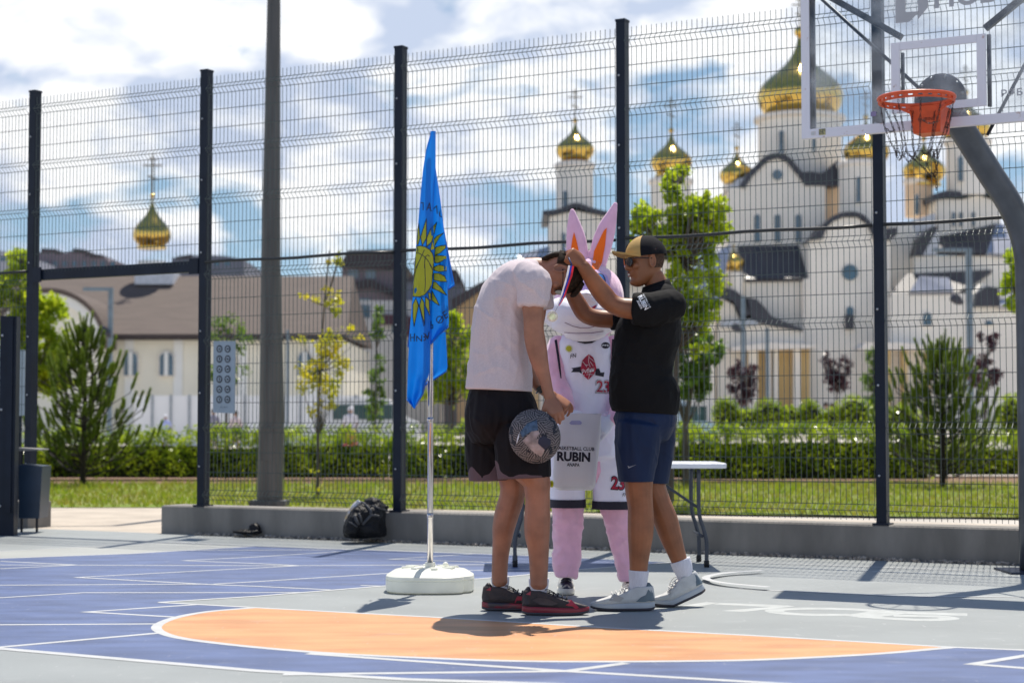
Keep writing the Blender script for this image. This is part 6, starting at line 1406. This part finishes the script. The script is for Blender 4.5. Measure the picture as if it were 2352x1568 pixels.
# ------------------------------------------------------------ HAT, MEDAL
def news_mat():
    m = bpy.data.materials.new('newsprint_cloth'); m.use_nodes = True; t = m.node_tree; b = t.nodes['Principled BSDF']; b.inputs['Roughness'].default_value = .8
    tcn = t.nodes.new('ShaderNodeTexCoord'); wv = t.nodes.new('ShaderNodeTexVoronoi'); wv.inputs['Scale'].default_value = 26; wv.distance = 'CHEBYCHEV'; t.links.new(tcn.outputs['Object'], wv.inputs['Vector'])
    sw = t.nodes.new('ShaderNodeVectorRotate'); sw.rotation_type = 'Y_AXIS'; t.links.new(tcn.outputs['Object'], sw.inputs['Vector'])
    ml = t.nodes.new('ShaderNodeMath'); ml.operation = 'MULTIPLY'; ml.inputs[1].default_value = 3.2; sp_ = t.nodes.new('ShaderNodeSeparateColor'); t.links.new(wv.outputs['Color'], sp_.inputs[0]); t.links.new(sp_.outputs[0], ml.inputs[0]); t.links.new(ml.outputs[0], sw.inputs['Angle'])
    br = t.nodes.new('ShaderNodeTexWave'); br.wave_type = 'BANDS'; br.bands_direction = 'Z'; br.inputs['Scale'].default_value = 30; br.inputs['Distortion'].default_value = 3; br.inputs['Detail Scale'].default_value = 30; t.links.new(sw.outputs[0], br.inputs['Vector'])
    rp = t.nodes.new('ShaderNodeValToRGB'); rp.color_ramp.interpolation = 'CONSTANT'; e = rp.color_ramp.elements; e[0].color = (.012, .012, .018, 1); e[1].position = .52; e[1].color = (.19, .17, .175, 1); t.links.new(br.outputs['Fac'], rp.inputs[0])
    r2 = t.nodes.new('ShaderNodeValToRGB'); r2.color_ramp.interpolation = 'CONSTANT'; e = r2.color_ramp.elements; e[0].color = (1, 1, 1, 1); e[1].position = .82; e[1].color = (.10, .16, .28, 1); t.links.new(sp_.outputs[1], r2.inputs[0])
    mm = t.nodes.new('ShaderNodeMix'); mm.data_type = 'RGBA'; mm.blend_type = 'MULTIPLY'; mm.inputs[0].default_value = 1; t.links.new(rp.outputs[0], mm.inputs[6]); t.links.new(r2.outputs[0], mm.inputs[7]); t.links.new(mm.outputs[2], b.inputs['Base Color']); return m
M_news = news_mat()
hc = PS(1337, 1090, 8.52); hat = empty('hat', hc, 'round cap with black and white newsprint pattern held in the bending man\'s hand', 'hat')
mb = MB(); Mt = Matrix.Rotation(R(-25), 3, 'Y'); s_ = 8.52/FS
pr = [(68, -16, .0), (69, -10, 0), (66, 0, 0), (60, 9, 0), (50, 18, 0), (36, 25, 0), (20, 29, 0), (4, 30, 0)]
rings = []
for r, dpt, _ in pr:
    rings.append([hc + Mt @ Vector((r*.93*s_*math.cos(t), -dpt*s_*1.3, r*1.0*s_*math.sin(t))) for t in [2*math.pi*k/36 for k in range(36)]])
mb.rings(rings); crn = obj('crown', mb, M_news, hat, True); bh = bvh_of(crn)
decal('light_patch', [[(1306, 1101), (1319, 1088), (1330, 1077), (1345, 1076), (1349, 1082), (1340, 1098), (1347, 1096), (1346, 1108), (1362, 1124), (1353, 1141), (1335, 1131), (1318, 1114)]], pm('cream_print', (.32, .26, .26), .8, var=.35, scale=20), bh, hat, 8.5)
decal('dark_patch', [[(1346, 1098), (1358, 1089), (1377, 1098), (1377, 1110), (1362, 1124), (1345, 1108)]], M_fink, bh, hat, 8.5, .004)
decal('blue_patch', [[(1300, 1080), (1318, 1058), (1342, 1049), (1345, 1074), (1322, 1081), (1306, 1094)]], pm('blue_print', (.055, .10, .17), .8, var=.3, scale=60), bh, hat, 8.5)
decal('slit', [[(1291, 1107), (1293, 1094), (1299, 1080), (1297, 1094), (1292, 1108)]], pm('white_slit', (.6, .65, .75), .6), bh, hat, 8.5, .005)
mb = MB(); mb.loft([(PS(1378, 1060, 8.54), .018, .03), (PS(1390, 1085, 8.56), .02, .03), (PS(1386, 1110, 8.56), .016, .025)], 12); obj('peak', mb, M_news, hat, True)
# medal on a tricolour ribbon
med = empty('medal', PS(1382, 790, 8.60), 'round silver and gold medal hanging on a white, blue and red ribbon', 'medal')
M_wr, M_br, M_rr = pm('ribbon_white', (.75, .75, .80), .45, trans=.2), pm('ribbon_blue', (.02, .04, .40), .45, trans=.2), pm('ribbon_red', (.65, .02, .04), .45, trans=.2)
for j, (m_, o_) in enumerate(((M_wr, -1), (M_br, 0), (M_rr, 1))):
    mb = MB(); P = [(1428, 664, 5.0), (1423, 690, 5.0), (1415, 715, 4.2), (1407, 740, 3.8), (1400, 755, 3.0), (1396, 763, 1.8)]
    for (x0, y0, w0), (x1, y1, w1) in zip(P, P[1:]):
        mb.add([PS(x0 + (o_-.5)*w0, y0 + o_*.8, 8.57), PS(x0 + (o_+.5)*w0, y0 + o_*.8, 8.57), PS(x1 + (o_+.5)*w1, y1 + o_*.8, 8.59), PS(x1 + (o_-.5)*w1, y1 + o_*.8, 8.59)], [(0, 1, 2, 3)])
    mb.v += [v + Vector((0, .0012, 0)) for v in mb.v]; obj('ribbon', mb, m_, med)
mb = MB(); P = [PS(1412, 620, 8.83 + .0), PS(1420, 640, 8.70), PS(1430, 664, 8.60)]; mb.tube(P, .005, 6); obj('ribbon_band', mb, pm('ribbon_navy', (.012, .018, .10), .5), med, True)
mb = MB(); mb.tube([PS(1396, 763, 8.59), PS(1391, 773, 8.595), PS(1388, 778, 8.60)], .0016, 5); obj('ring', mb, M_bolt, med, True)
mc = PS(1381, 791, 8.60); Mx = Matrix.Rotation(R(90), 3, 'X') @ Matrix.Rotation(R(14), 3, 'X')
M_silver = pm('silver_metal', (.62, .60, .55), .28, metal=1, var=.25, scale=90, bump=.5, bscale=200); M_goldc = pm('pale_gold_metal', (.80, .74, .52), .2, metal=1, var=.35, scale=40)
mb = MB(); mb.lathe([(.024, -.0025), (.0275, -.002), (.0275, .002), (.024, .0025)], mc, 28, Mx); d_ = obj('disc', mb, M_silver, med, 40)
mb = MB(); mb.lathe([(.017, -.0036), (.017, .0036)], mc, 24, Mx); obj('disc_centre', mb, M_goldc, d_)
mb = MB(); mb.tube([mc + Mx @ Vector((.0255*math.cos(t), .0255*math.sin(t), .0)) for t in [2*math.pi*k/24 for k in range(25)]], .0022, 5, cap=False); obj('disc_edge', mb, M_silver, d_, True)
# ------------------------------------------------------------ PERSON IN RABBIT COSTUME (faces the camera)
YM = 9.75
pM = empty('person', (PS(1465, 1484, YM).x, YM, 0), 'person in pink long eared rabbit costume and white basketball kit between the men', 'person')
M_plush = pm('pink_plush', (.88, .50, .68), .95, var=.06, scale=14, bump=.6, bscale=350, sheen=.8, bdist=.004); M_lav = pm('lavender_plush', (.55, .40, .75), .95, var=.05, scale=10, bump=.5, bscale=350, sheen=.5)
M_wpl = pm('white_plush', (.90, .87, .94), .95, var=.04, scale=12, bump=.6, bscale=300, sheen=.6, bdist=.004); M_orf = pm('orange_felt', (.95, .16, .005), .9, var=.05, sheen=.2); M_jer = pm('white_jersey', (.84, .83, .97), .7, var=.03, scale=6, bump=.2, bscale=400, bdist=.001)
M_blk = pm('black_trim_cloth', (.012, .010, .025), .7); M_crim = pm('crimson_print', (.45, .012, .05), .55, col2=(.30, .008, .045), scale=14, ramp=(.45, .55)); M_glove = pm('white_glove', (.75, .75, .84), .8, bump=.2, bscale=250)
mb = MB()
mb.loft(px([(1420, 1240, 39, .085), (1419, 1300, 36, .08), (1417, 1350, 33.5, .072), (1415, 1400, 32, .07), (1413, 1440, 28, .066)], YM), 20, 2.2, rnd=(.5, .05))
mb.loft(px([(1535, 1240, 42, .085), (1548, 1300, 38, .08), (1560, 1350, 35, .072), (1570, 1400, 32, .07), (1577, 1448, 28, .066)], YM+.02), 20, 2.2, rnd=(.5, .05))
mb.loft(px([(1400, 858, 26, .07), (1391, 890, 25, .07, -.02), (1392, 940, 24, .066, -.05), (1402, 975, 23, .062, -.10), (1410, 1005, 20, .055, -.16), (1418, 1030, 16, .045, -.20)], YM-.02), 18)
mb.loft(px([(1528, 858, 26, .07), (1545, 890, 25, .07, -.02), (1560, 940, 24, .066, -.05), (1556, 985, 22, .062, -.10), (1545, 1025, 20, .055, -.15), (1530, 1052, 15, .045, -.19)], YM-.02), 18)
mb.loft(px([(1462, 850, 50, .12), (1462, 950, 60, .14), (1465, 1060, 66, .14), (1468, 1180, 72, .13)], YM), 20)
bodyM = fuse('body', mb, M_plush, pM, .0065, 3, folds(2, .016, (4, 4, 3), .002))
# head
YHd = YM - .03
mb = MB(); mb.loft(px([(1468, 672, 40, .10), (1470, 690, 66, .17), (1472, 718, 83, .21), (1472, 755, 88, .22), (1465, 800, 84, .20), (1462, 830, 60, .15)], YHd), 28, 2.2)
for (pts) in ([(1440, 672, 24, .03), (1443, 640, 27.5, .03), (1441, 605, 26, .028), (1436, 570, 20, .024), (1432, 540, 11, .016), (1430.5, 524, 5, .009)], [(1489, 676, 22, .03), (1497, 640, 25, .03), (1508, 600, 26, .028), (1519, 565, 22, .024), (1530, 535, 13.5, .016), (1539, 508, 5, .009)]):
    mb.loft(px(pts, YHd-.01), 18, 2.1)
hdM = fuse('costume_head', mb, M_plush, pM, .0055, 3)
bvM = bvh_of(hdM)
decal('ear_lining', [[(1435, 580), (1431, 596), (1428, 616), (1429, 650), (1448, 655), (1446, 622), (1441, 600)], [(1517, 569), (1509, 577), (1500, 596), (1485, 628), (1479, 672), (1496, 674), (1505, 656), (1513, 612)]], M_orf, bvM, pM, YHd, .004)
decal('eye_patch', [[(1478, 676), (1500, 678), (1518, 690), (1525, 708), (1522, 735), (1480, 735), (1462, 730), (1450, 720), (1452, 700), (1462, 684)]], M_lav, bvM, pM, YHd, .003)
decal('eye_patch', [[(1432, 684), (1446, 690), (1448, 712), (1442, 730), (1424, 728), (1415, 712), (1420, 692)]], M_lav, bvM, pM, YHd, .003)
decal('eye', [[(1496 + 17*math.cos(t), 702 + 19*math.sin(t)) for t in [2*math.pi*k/18 for k in range(18)]], [(1431 + 9*math.cos(t), 708 + 14*math.sin(t)) for t in [2*math.pi*k/18 for k in range(18)]]], pm('costume_eye_blue', (.08, .22, .55), .15), bvM, pM, YHd, .006)
ey = []
for cx, cy, a, b in ((1496, 702, 17.5, 19.5), (1431, 708, 9.5, 14.5)): ey += pxline([(cx + a*math.cos(t), cy + b*math.sin(t)) for t in [2*math.pi*k/18 for k in range(19)]], 1.6)
decal('eye_outline', ey, M_blk, bvM, pM, YHd, .007)
mb = MB()
mb.loft(px([(1378, 782, 34, .09), (1400, 785, 44, .14), (1430, 790, 43, .17), (1462, 790, 44, .18), (1500, 792, 42, .17), (1535, 795, 32, .12)], YHd-.15), 26, 2.3)
mb.loft(px([(1400, 800, 30, .10), (1420, 812, 26, .12), (1460, 816, 24, .13), (1500, 812, 26, .12), (1525, 806, 22, .09)], YHd-.18), 22, 2.3)
mb.loft(px([(1418, 834, 11, .07), (1440, 838, 14, .09), (1462, 839, 14.5, .095), (1490, 837, 13.5, .09), (1508, 832, 10, .07)], YHd-.20), 18, 2.4)
mb.loft(px([(1448, 758, 20, .06), (1465, 745, 22, .07), (1482, 758, 20, .06)], YHd-.26), 16)
mz = fuse('muzzle', mb, M_wpl, pM, .006, 3); bvZ = bvh_of(mz)
decal('muzzle_seam', pxline([(1412, 806), (1432, 815), (1452, 820), (1470, 820), (1490, 815), (1508, 806)], 1.8) + pxline([(1411, 831), (1440, 833), (1480, 832), (1508, 828)], 1.8), pm('seam_mauve', (.30, .20, .27), .9), bvZ, pM, YHd-.3, .003)
decal('mouth', [[(1479, 768), (1486, 764), (1492, 762), (1488, 770), (1482, 772)]], M_crim, bvZ, pM, YHd-.3, .004)
mb = MB(); mb.loft(px([(1452, 736, 4, .02), (1466, 735, 5.5, .03), (1477, 737, 4, .02)], YHd-.36), 14); obj('tooth_bar', mb, M_wpl, pM, True)
# jersey and shorts
mb = MB(); mb.loft(px([(1462, 842, 60, .11), (1462, 856, 70, .135), (1463, 880, 70, .15), (1464, 920, 66, .155), (1466, 970, 66, .16), (1469, 1010, 70, .165), (1470, 1040, 72, .165)], YM-.01), 32, 2.5, rnd=(.4, .1))
jr = fuse('jersey', mb, M_jer, pM, .0065, 3, folds(4, .012, (5, 5, 1.5), .001)); bvJ = bvh_of(jr)
mb = MB(); mb.loft(px([(1470, 1030, 74, .17), (1471, 1080, 80, .175), (1472, 1140, 86, .175)], YM), 28, 2.5, rnd=(.3, .3))
mb.loft(px([(1425, 1090, 48, .12), (1420, 1150, 46, .125), (1419, 1200, 44.5, .125), (1419, 1262, 43.5, .125)], YM-.01), 24, 2.5, rnd=(.4, .03)); mb.loft(px([(1520, 1090, 48, .12), (1524, 1150, 47, .125), (1527, 1200, 46, .125), (1530, 1264, 48, .125)], YM-.01), 24, 2.5, rnd=(.4, .03))
sm_ = fuse('shorts', mb, M_jer, pM, .0065, 3, folds(8, .012, (5, 5, 1.0), .001, .66)); bvP = bvh_of(sm_)
for cx, w_, y in ((1419, 45.5, 1257), (1530, 50, 1261)):
    mb = MB(); mb.loft(px([(cx, y-10, w_, .131), (cx, y+10, w_+.5, .132)], YM-.01), 28, 2.5, rnd=(.02, .02)); obj('hem_band', mb, M_blk, pM, 50)
class DB2:
    def __init__(s, *b): s.b = b
    def ray_cast(s, o, d):
        r = [q for q in (b.ray_cast(o, d) for b in s.b) if q[0] is not None]
        return min(r, key=lambda q: q[3]) if r else (None, None, None, None)
decal('armhole_trim', [[(1386, 850), (1392, 848), (1397, 880), (1401, 910), (1404, 945), (1401, 945), (1396, 915), (1391, 880)], [(1536, 848), (1530, 847), (1529, 870), (1531, 910), (1528, 940), (1531, 940), (1536, 900)]], M_blk, DB2(bvJ, bvh_of(bodyM)), pM, YM-.12, .004)
decal('neck_trim', [[(1434, 848), (1446, 855), (1462, 859), (1480, 857), (1499, 846), (1496, 842), (1480, 851), (1462, 853), (1447, 850), (1438, 845)]], M_blk, bvJ, pM, YM-.12, .004)
sun = [[(1422 + 7.2*math.cos(t), 871 + 7.2*math.sin(t)) for t in [2*math.pi*k/16 for k in range(16)]]]
decal('sun_badge', sun + [[(1422 + 9.5*math.cos(a-.1), 871 + 9.5*math.sin(a-.1)), (1422 + 9.5*math.cos(a+.1), 871 + 9.5*math.sin(a+.1)), (1422 + 7*math.cos(a), 871 + 7*math.sin(a))] for a in [2*math.pi*k/18 for k in range(18)]], M_yel, bvJ, pM, YM-.12, .004)
decal('round_badge', [[(1514 + 10.5*math.cos(t), 863 + 8*math.sin(t)) for t in [2*math.pi*k/20 for k in range(20)]]], M_blk, bvJ, pM, YM-.12, .004)
decal('badge_text', text_polys('РФБ', 1514, 863, 16, 5.5, 0, offset=.03), M_wprint, bvJ, pM, YM-.12, .006)
decal('chest_text', text_polys('FN', 1433, 889, 17, 10, -12, offset=.01, shear=.3), M_blk, bvJ, pM, YM-.12, .004)
def q5(x, y): return (1380 + x*.2168, 880 + y*.2168)
decal('ribbon_print', [[q5(*p) for p in P] for P in ([(220, 185), (260, 178), (335, 165), (335, 230), (220, 230), (255, 205)], [(270, 205), (340, 190), (345, 250), (320, 235)], [(500, 190), (545, 190), (560, 235), (605, 232), (580, 255), (595, 285), (500, 265)])], M_blk, bvJ, pM, YM-.12, .004)
decal('ruby_print', [[q5(*p) for p in [(425, 22), (475, 60), (495, 110), (512, 190), (480, 260), (418, 320), (360, 265), (330, 200), (345, 100), (385, 55)]]], M_crim, bvJ, pM, YM-.12, .005)
fac = []
for s_ in ([(428, 30), (420, 110), (440, 170)], [(350, 105), (385, 145), (420, 150)], [(428, 60), (500, 120)], [(440, 110), (475, 160)], [(385, 145), (400, 170)], [(360, 265), (420, 255), (480, 258)], [(440, 235), (418, 315)]): fac += pxline([q5(*p) for p in s_], .9)
decal('facet_lines', fac + text_polys('Рубин', *q5(415, 218), 34, 15, -14, offset=.012, shear=.35), M_wprint, bvJ, pM, YM-.12, .0065)
decal('number_outline', text_polys('23', 1507.5, 966, 38, 35, 3, offset=.05), M_blk, bvJ, pM, YM-.12, .004)
decal('number', text_polys('23', 1507.5, 966, 36, 33, 3, offset=.035), M_wprint, bvJ, pM, YM-.12, .0055); decal('number_fill', text_polys('23', 1507.5, 966, 33, 29.5, 3, offset=.012), M_crim, bvJ, pM, YM-.12, .007)
decal('shorts_number_outline', text_polys('23', 1545, 1207, 36, 36, 3, offset=.05), M_blk, bvP, pM, YM-.12, .004); decal('shorts_number', text_polys('23', 1545, 1207, 32, 31, 3, offset=.015), M_crim, bvP, pM, YM-.12, .0055)
decal('shorts_text', text_polys('FN', 1563, 1236, 14, 9, 0, shear=.3), M_blk, bvP, pM, YM-.12, .004)
decal('shorts_badge', [[(1379 + 5*math.cos(t), 1209 + 9*math.sin(t)) for t in [2*math.pi*k/14 for k in range(14)]]], M_yel, bvP, pM, YM-.12, .004)
# gloved hands
for W, d, bk, sd in ((PS(1526, 1050, 9.52), PS(1508, 1068, 9.48) - PS(1526, 1050, 9.52), Vector((.2, -1, .25)), Vector((-.6, 0, .8))), (PS(1420, 1030, 9.52), PS(1432, 1050, 9.48) - PS(1420, 1030, 9.52), Vector((-.2, -1, .25)), Vector((.6, 0, .8)))):
    mb = MB(); hand(mb, W, d, bk, sd, [(30, 35, 20)]*4, 1.12, (45, 30, 30), 3); fuse('glove', mb, M_glove, pM, .0045, 1)
for x, y in ((1540, 1034), (1414, 1018)): mb = MB(); mb.tube([PS(x-10 if x > 1480 else x-12, y+2, 9.55), PS(x+6 if x > 1480 else x+12, y+6, 9.55)], .035, 12); 
M_shm = pm('white_black_trainer', (.62, .60, .55), .5, col2=(.02, .02, .05), scale=9, ramp=(.40, .46)); YmS = GS(1420, 1484).y
def fshoe(cx, name='shoe'):
    e = empty(name, (0, 0, 0), None, None); e.parent = pM; s = 1/FS*YmS; c = PS(cx, 1470, YmS); Z = Vector((0, 0, 1))
    mb = MB(); rr = []
    for z, g in ((.003, .92), (.02, 1), (.038, .96)): rr.append([Vector((c.x + .052*g*math.cos(t), YmS + .04 + .15*g*math.sin(t), z)) for t in [2*math.pi*k/28 for k in range(28)]])
    mb.rings(rr); obj('sole', mb, pm('cream_sole', (.66, .64, .58), .5), e, True)
    mb = MB(); rr = []
    for z, g, o in ((.034, .93, 0), (.062, .84, .01), (.085, .66, .035), (.115, .5, .06), (.14, .42, .08)): rr.append([Vector((c.x + .052*g*math.cos(t), YmS + .04 + o + .15*g*math.sin(t)*(.9 if z > .05 else 1), z)) for t in [2*math.pi*k/28 for k in range(28)]])
    mb.rings(rr); obj('upper', mb, M_shm, e, True)
    for k in range(4): mb = MB(); y = YmS - .045 + k*.028; z = .078 + k*.012; mb.tube([(c.x-.028, y, z-.01), (c.x, y-.004, z+.006), (c.x+.028, y, z-.01)], .004, 6); obj('lace', mb, M_lk, e, True)
fshoe(1415); fshoe(1577)
# plastic bag
Yg = 9.36; bag = empty('plastic_bag', PS(1440, 1220, Yg), 'white plastic carrier bag printed BASKETBALL CLUB RUBIN ANAPA held in white gloves', 'bag')
M_bagw = pm('milky_plastic_film', (.78, .78, .82), .3, var=.03, scale=6, trans=.35, bump=.25, bscale=14, bdist=.01, coat=.2)
mb = MB()
def bagring(y, xl, xr, b, rip=0): return [PS((xl+xr)/2 + (xr-xl)/2*math.copysign(abs(math.cos(t))**.7, math.cos(t)), y + rip*math.sin(5*t), Yg + b*math.copysign(abs(math.sin(t))**.8, math.sin(t))) for t in [2*math.pi*k/48 for k in range(48)]]
mb.rings([bagring(1034, 1404, 1503, .006, 1.2), bagring(1050, 1400, 1503, .012), bagring(1062, 1396, 1502, .02), bagring(1090, 1391, 1501, .035), bagring(1140, 1385, 1496, .05), bagring(1190, 1383, 1491, .05), bagring(1214, 1384, 1488, .042), bagring(1221, 1392, 1484, .03, 1.5), bagring(1225, 1400, 1478, .006)])
bgo = obj('film', mb, M_bagw, bag, 60); bvB = bvh_of(bgo)
decal('handle_hole', [[(1429, 1051), (1450, 1051), (1455, 1056), (1452, 1061), (1428, 1061), (1423, 1057)]], pm('hole_shade_lilac', (.36, .36, .58), .7), bvB, bag, Yg, .003)
decal('bag_print', text_polys('BASKETBALL CLUB', 1438, 1120.5, 96, 9, 2, offset=.022) + text_polys('RUBIN', 1434, 1141, 83, 24, 2, offset=.045) + text_polys('ANAPA', 1433, 1161, 32, 8.5, 2, offset=.03), M_blk, bvB, bag, Yg, .003)
decal('bag_fold', pxline([(1492, 1105), (1490, 1160), (1482, 1212)], 1.2) + pxline([(1388, 1216), (1430, 1219), (1482, 1215)], 1.0), pm('film_edge', (.72, .74, .78), .3), bvB, bag, Yg, .003)
# ------------------------------------------------------------ FAR WALKERS
def walker(x, ytop, Y, label, top, bottom, skin=(.35, .2, .13), hat=None, skirt=True):
    b = V(x, 1000, Y); z = V(x, ytop, Y).z; s = z/1.7; e = empty('person', (b.x, Y, 0), label, 'person', 'people walking far behind the hedge'); P = lambda dx, z_, dy=0: Vector((b.x + dx*s, Y + dy*s, z_*s))
    mb = MB(); mb.ell(P(0, 1.58), (.085*s, .10*s, .12*s), 12, 8); mb.loft([(P(0, 1.48), .05*s, .05*s), (P(0, 1.40), .07*s, .07*s), (P(0, 1.2), .15*s, .1*s), (P(0, .95), .14*s, .1*s)], 12)
    for sx in (-1, 1):
        mb.loft([(P(sx*.08, .95), .085*s, .09*s), (P(sx*.09, .5), .06*s, .06*s), (P(sx*.1, .06), .045*s, .05*s)], 10); mb.loft([(P(sx*.10, .04, -.08), .04*s, .04*s), (P(sx*.10, .03, -.16), .03*s, .03*s)], 8)
        mb.loft([(P(sx*.19, 1.36), .05*s, .05*s), (P(sx*.25, 1.1), .04*s, .04*s), (P(sx*.18, .93, -.12), .032*s, .032*s), (P(sx*.14, .88, -.2), .03*s, .03*s)], 8)
    fuse('body', mb, pm('walker_skin', skin, .6), e, .018*s, 2)
    mb = MB(); mb.loft([(P(0, 1.44), .10*s, .08*s), (P(0, 1.36), .20*s, .12*s), (P(0, 1.1), .18*s, .13*s), (P(0, .88), .19*s, .14*s)], 14); 
    for sx in (-1, 1): mb.loft([(P(sx*.18, 1.37), .065*s, .065*s), (P(sx*.24, 1.15), .058*s, .058*s)], 8)
    fuse('top', mb, pm('walker_'+top[0], top[1], .8), e, .02*s, 1)
    mb = MB(); mb.loft([(P(0, .92), .18*s, .13*s), (P(0, .6), .22*s, .16*s), (P(0, .3 if skirt else .45), (.26 if skirt else .2)*s, .18*s)], 14, rnd=(.2, .02)); obj('skirt' if skirt else 'shorts', mb, pm('walker_'+bottom[0], bottom[1], .8), e, True)
    mb = MB(); mb.ell(P(0, 1.62, .02), (.105*s, .115*s, .12*s), 12, 8); obj('headscarf' if hat else 'hair', mb, pm('walker_'+(hat[0] if hat else 'hair'), hat[1] if hat else (.03, .02, .015), .8), e, True)
walker(380, 953, 70, 'far woman in pale blue with white headscarf before the white site fence', ('blue', (.40, .45, .75)), ('white', (.65, .62, .66)), hat=('scarf', (.70, .68, .72)))
walker(490, 940, 68, 'far person in dark grey clothes just left of the sign foot', ('grey', (.25, .24, .30)), ('dark', (.08, .08, .12)), skirt=False)
walker(541, 945, 66, 'far person in pale pink top right of the sign foot', ('pink', (.62, .50, .50)), ('beige', (.4, .33, .28)), skirt=False)
walker(805, 935, 58, 'far person in white top and red skirt beside the white minibus', ('white', (.62, .58, .66)), ('red', (.55, .08, .09)), hat=('scarf', (.70, .68, .72)))
walker(1898, 925, 72, 'far dark haired person in white near the purple leaved tree', ('white', (.62, .58, .66)), ('beige', (.4, .33, .28)))
walker(1912, 927, 74, 'far person with a dark red top next to the one in white', ('red', (.55, .08, .09)), ('dark', (.08, .08, .12)), skirt=False)
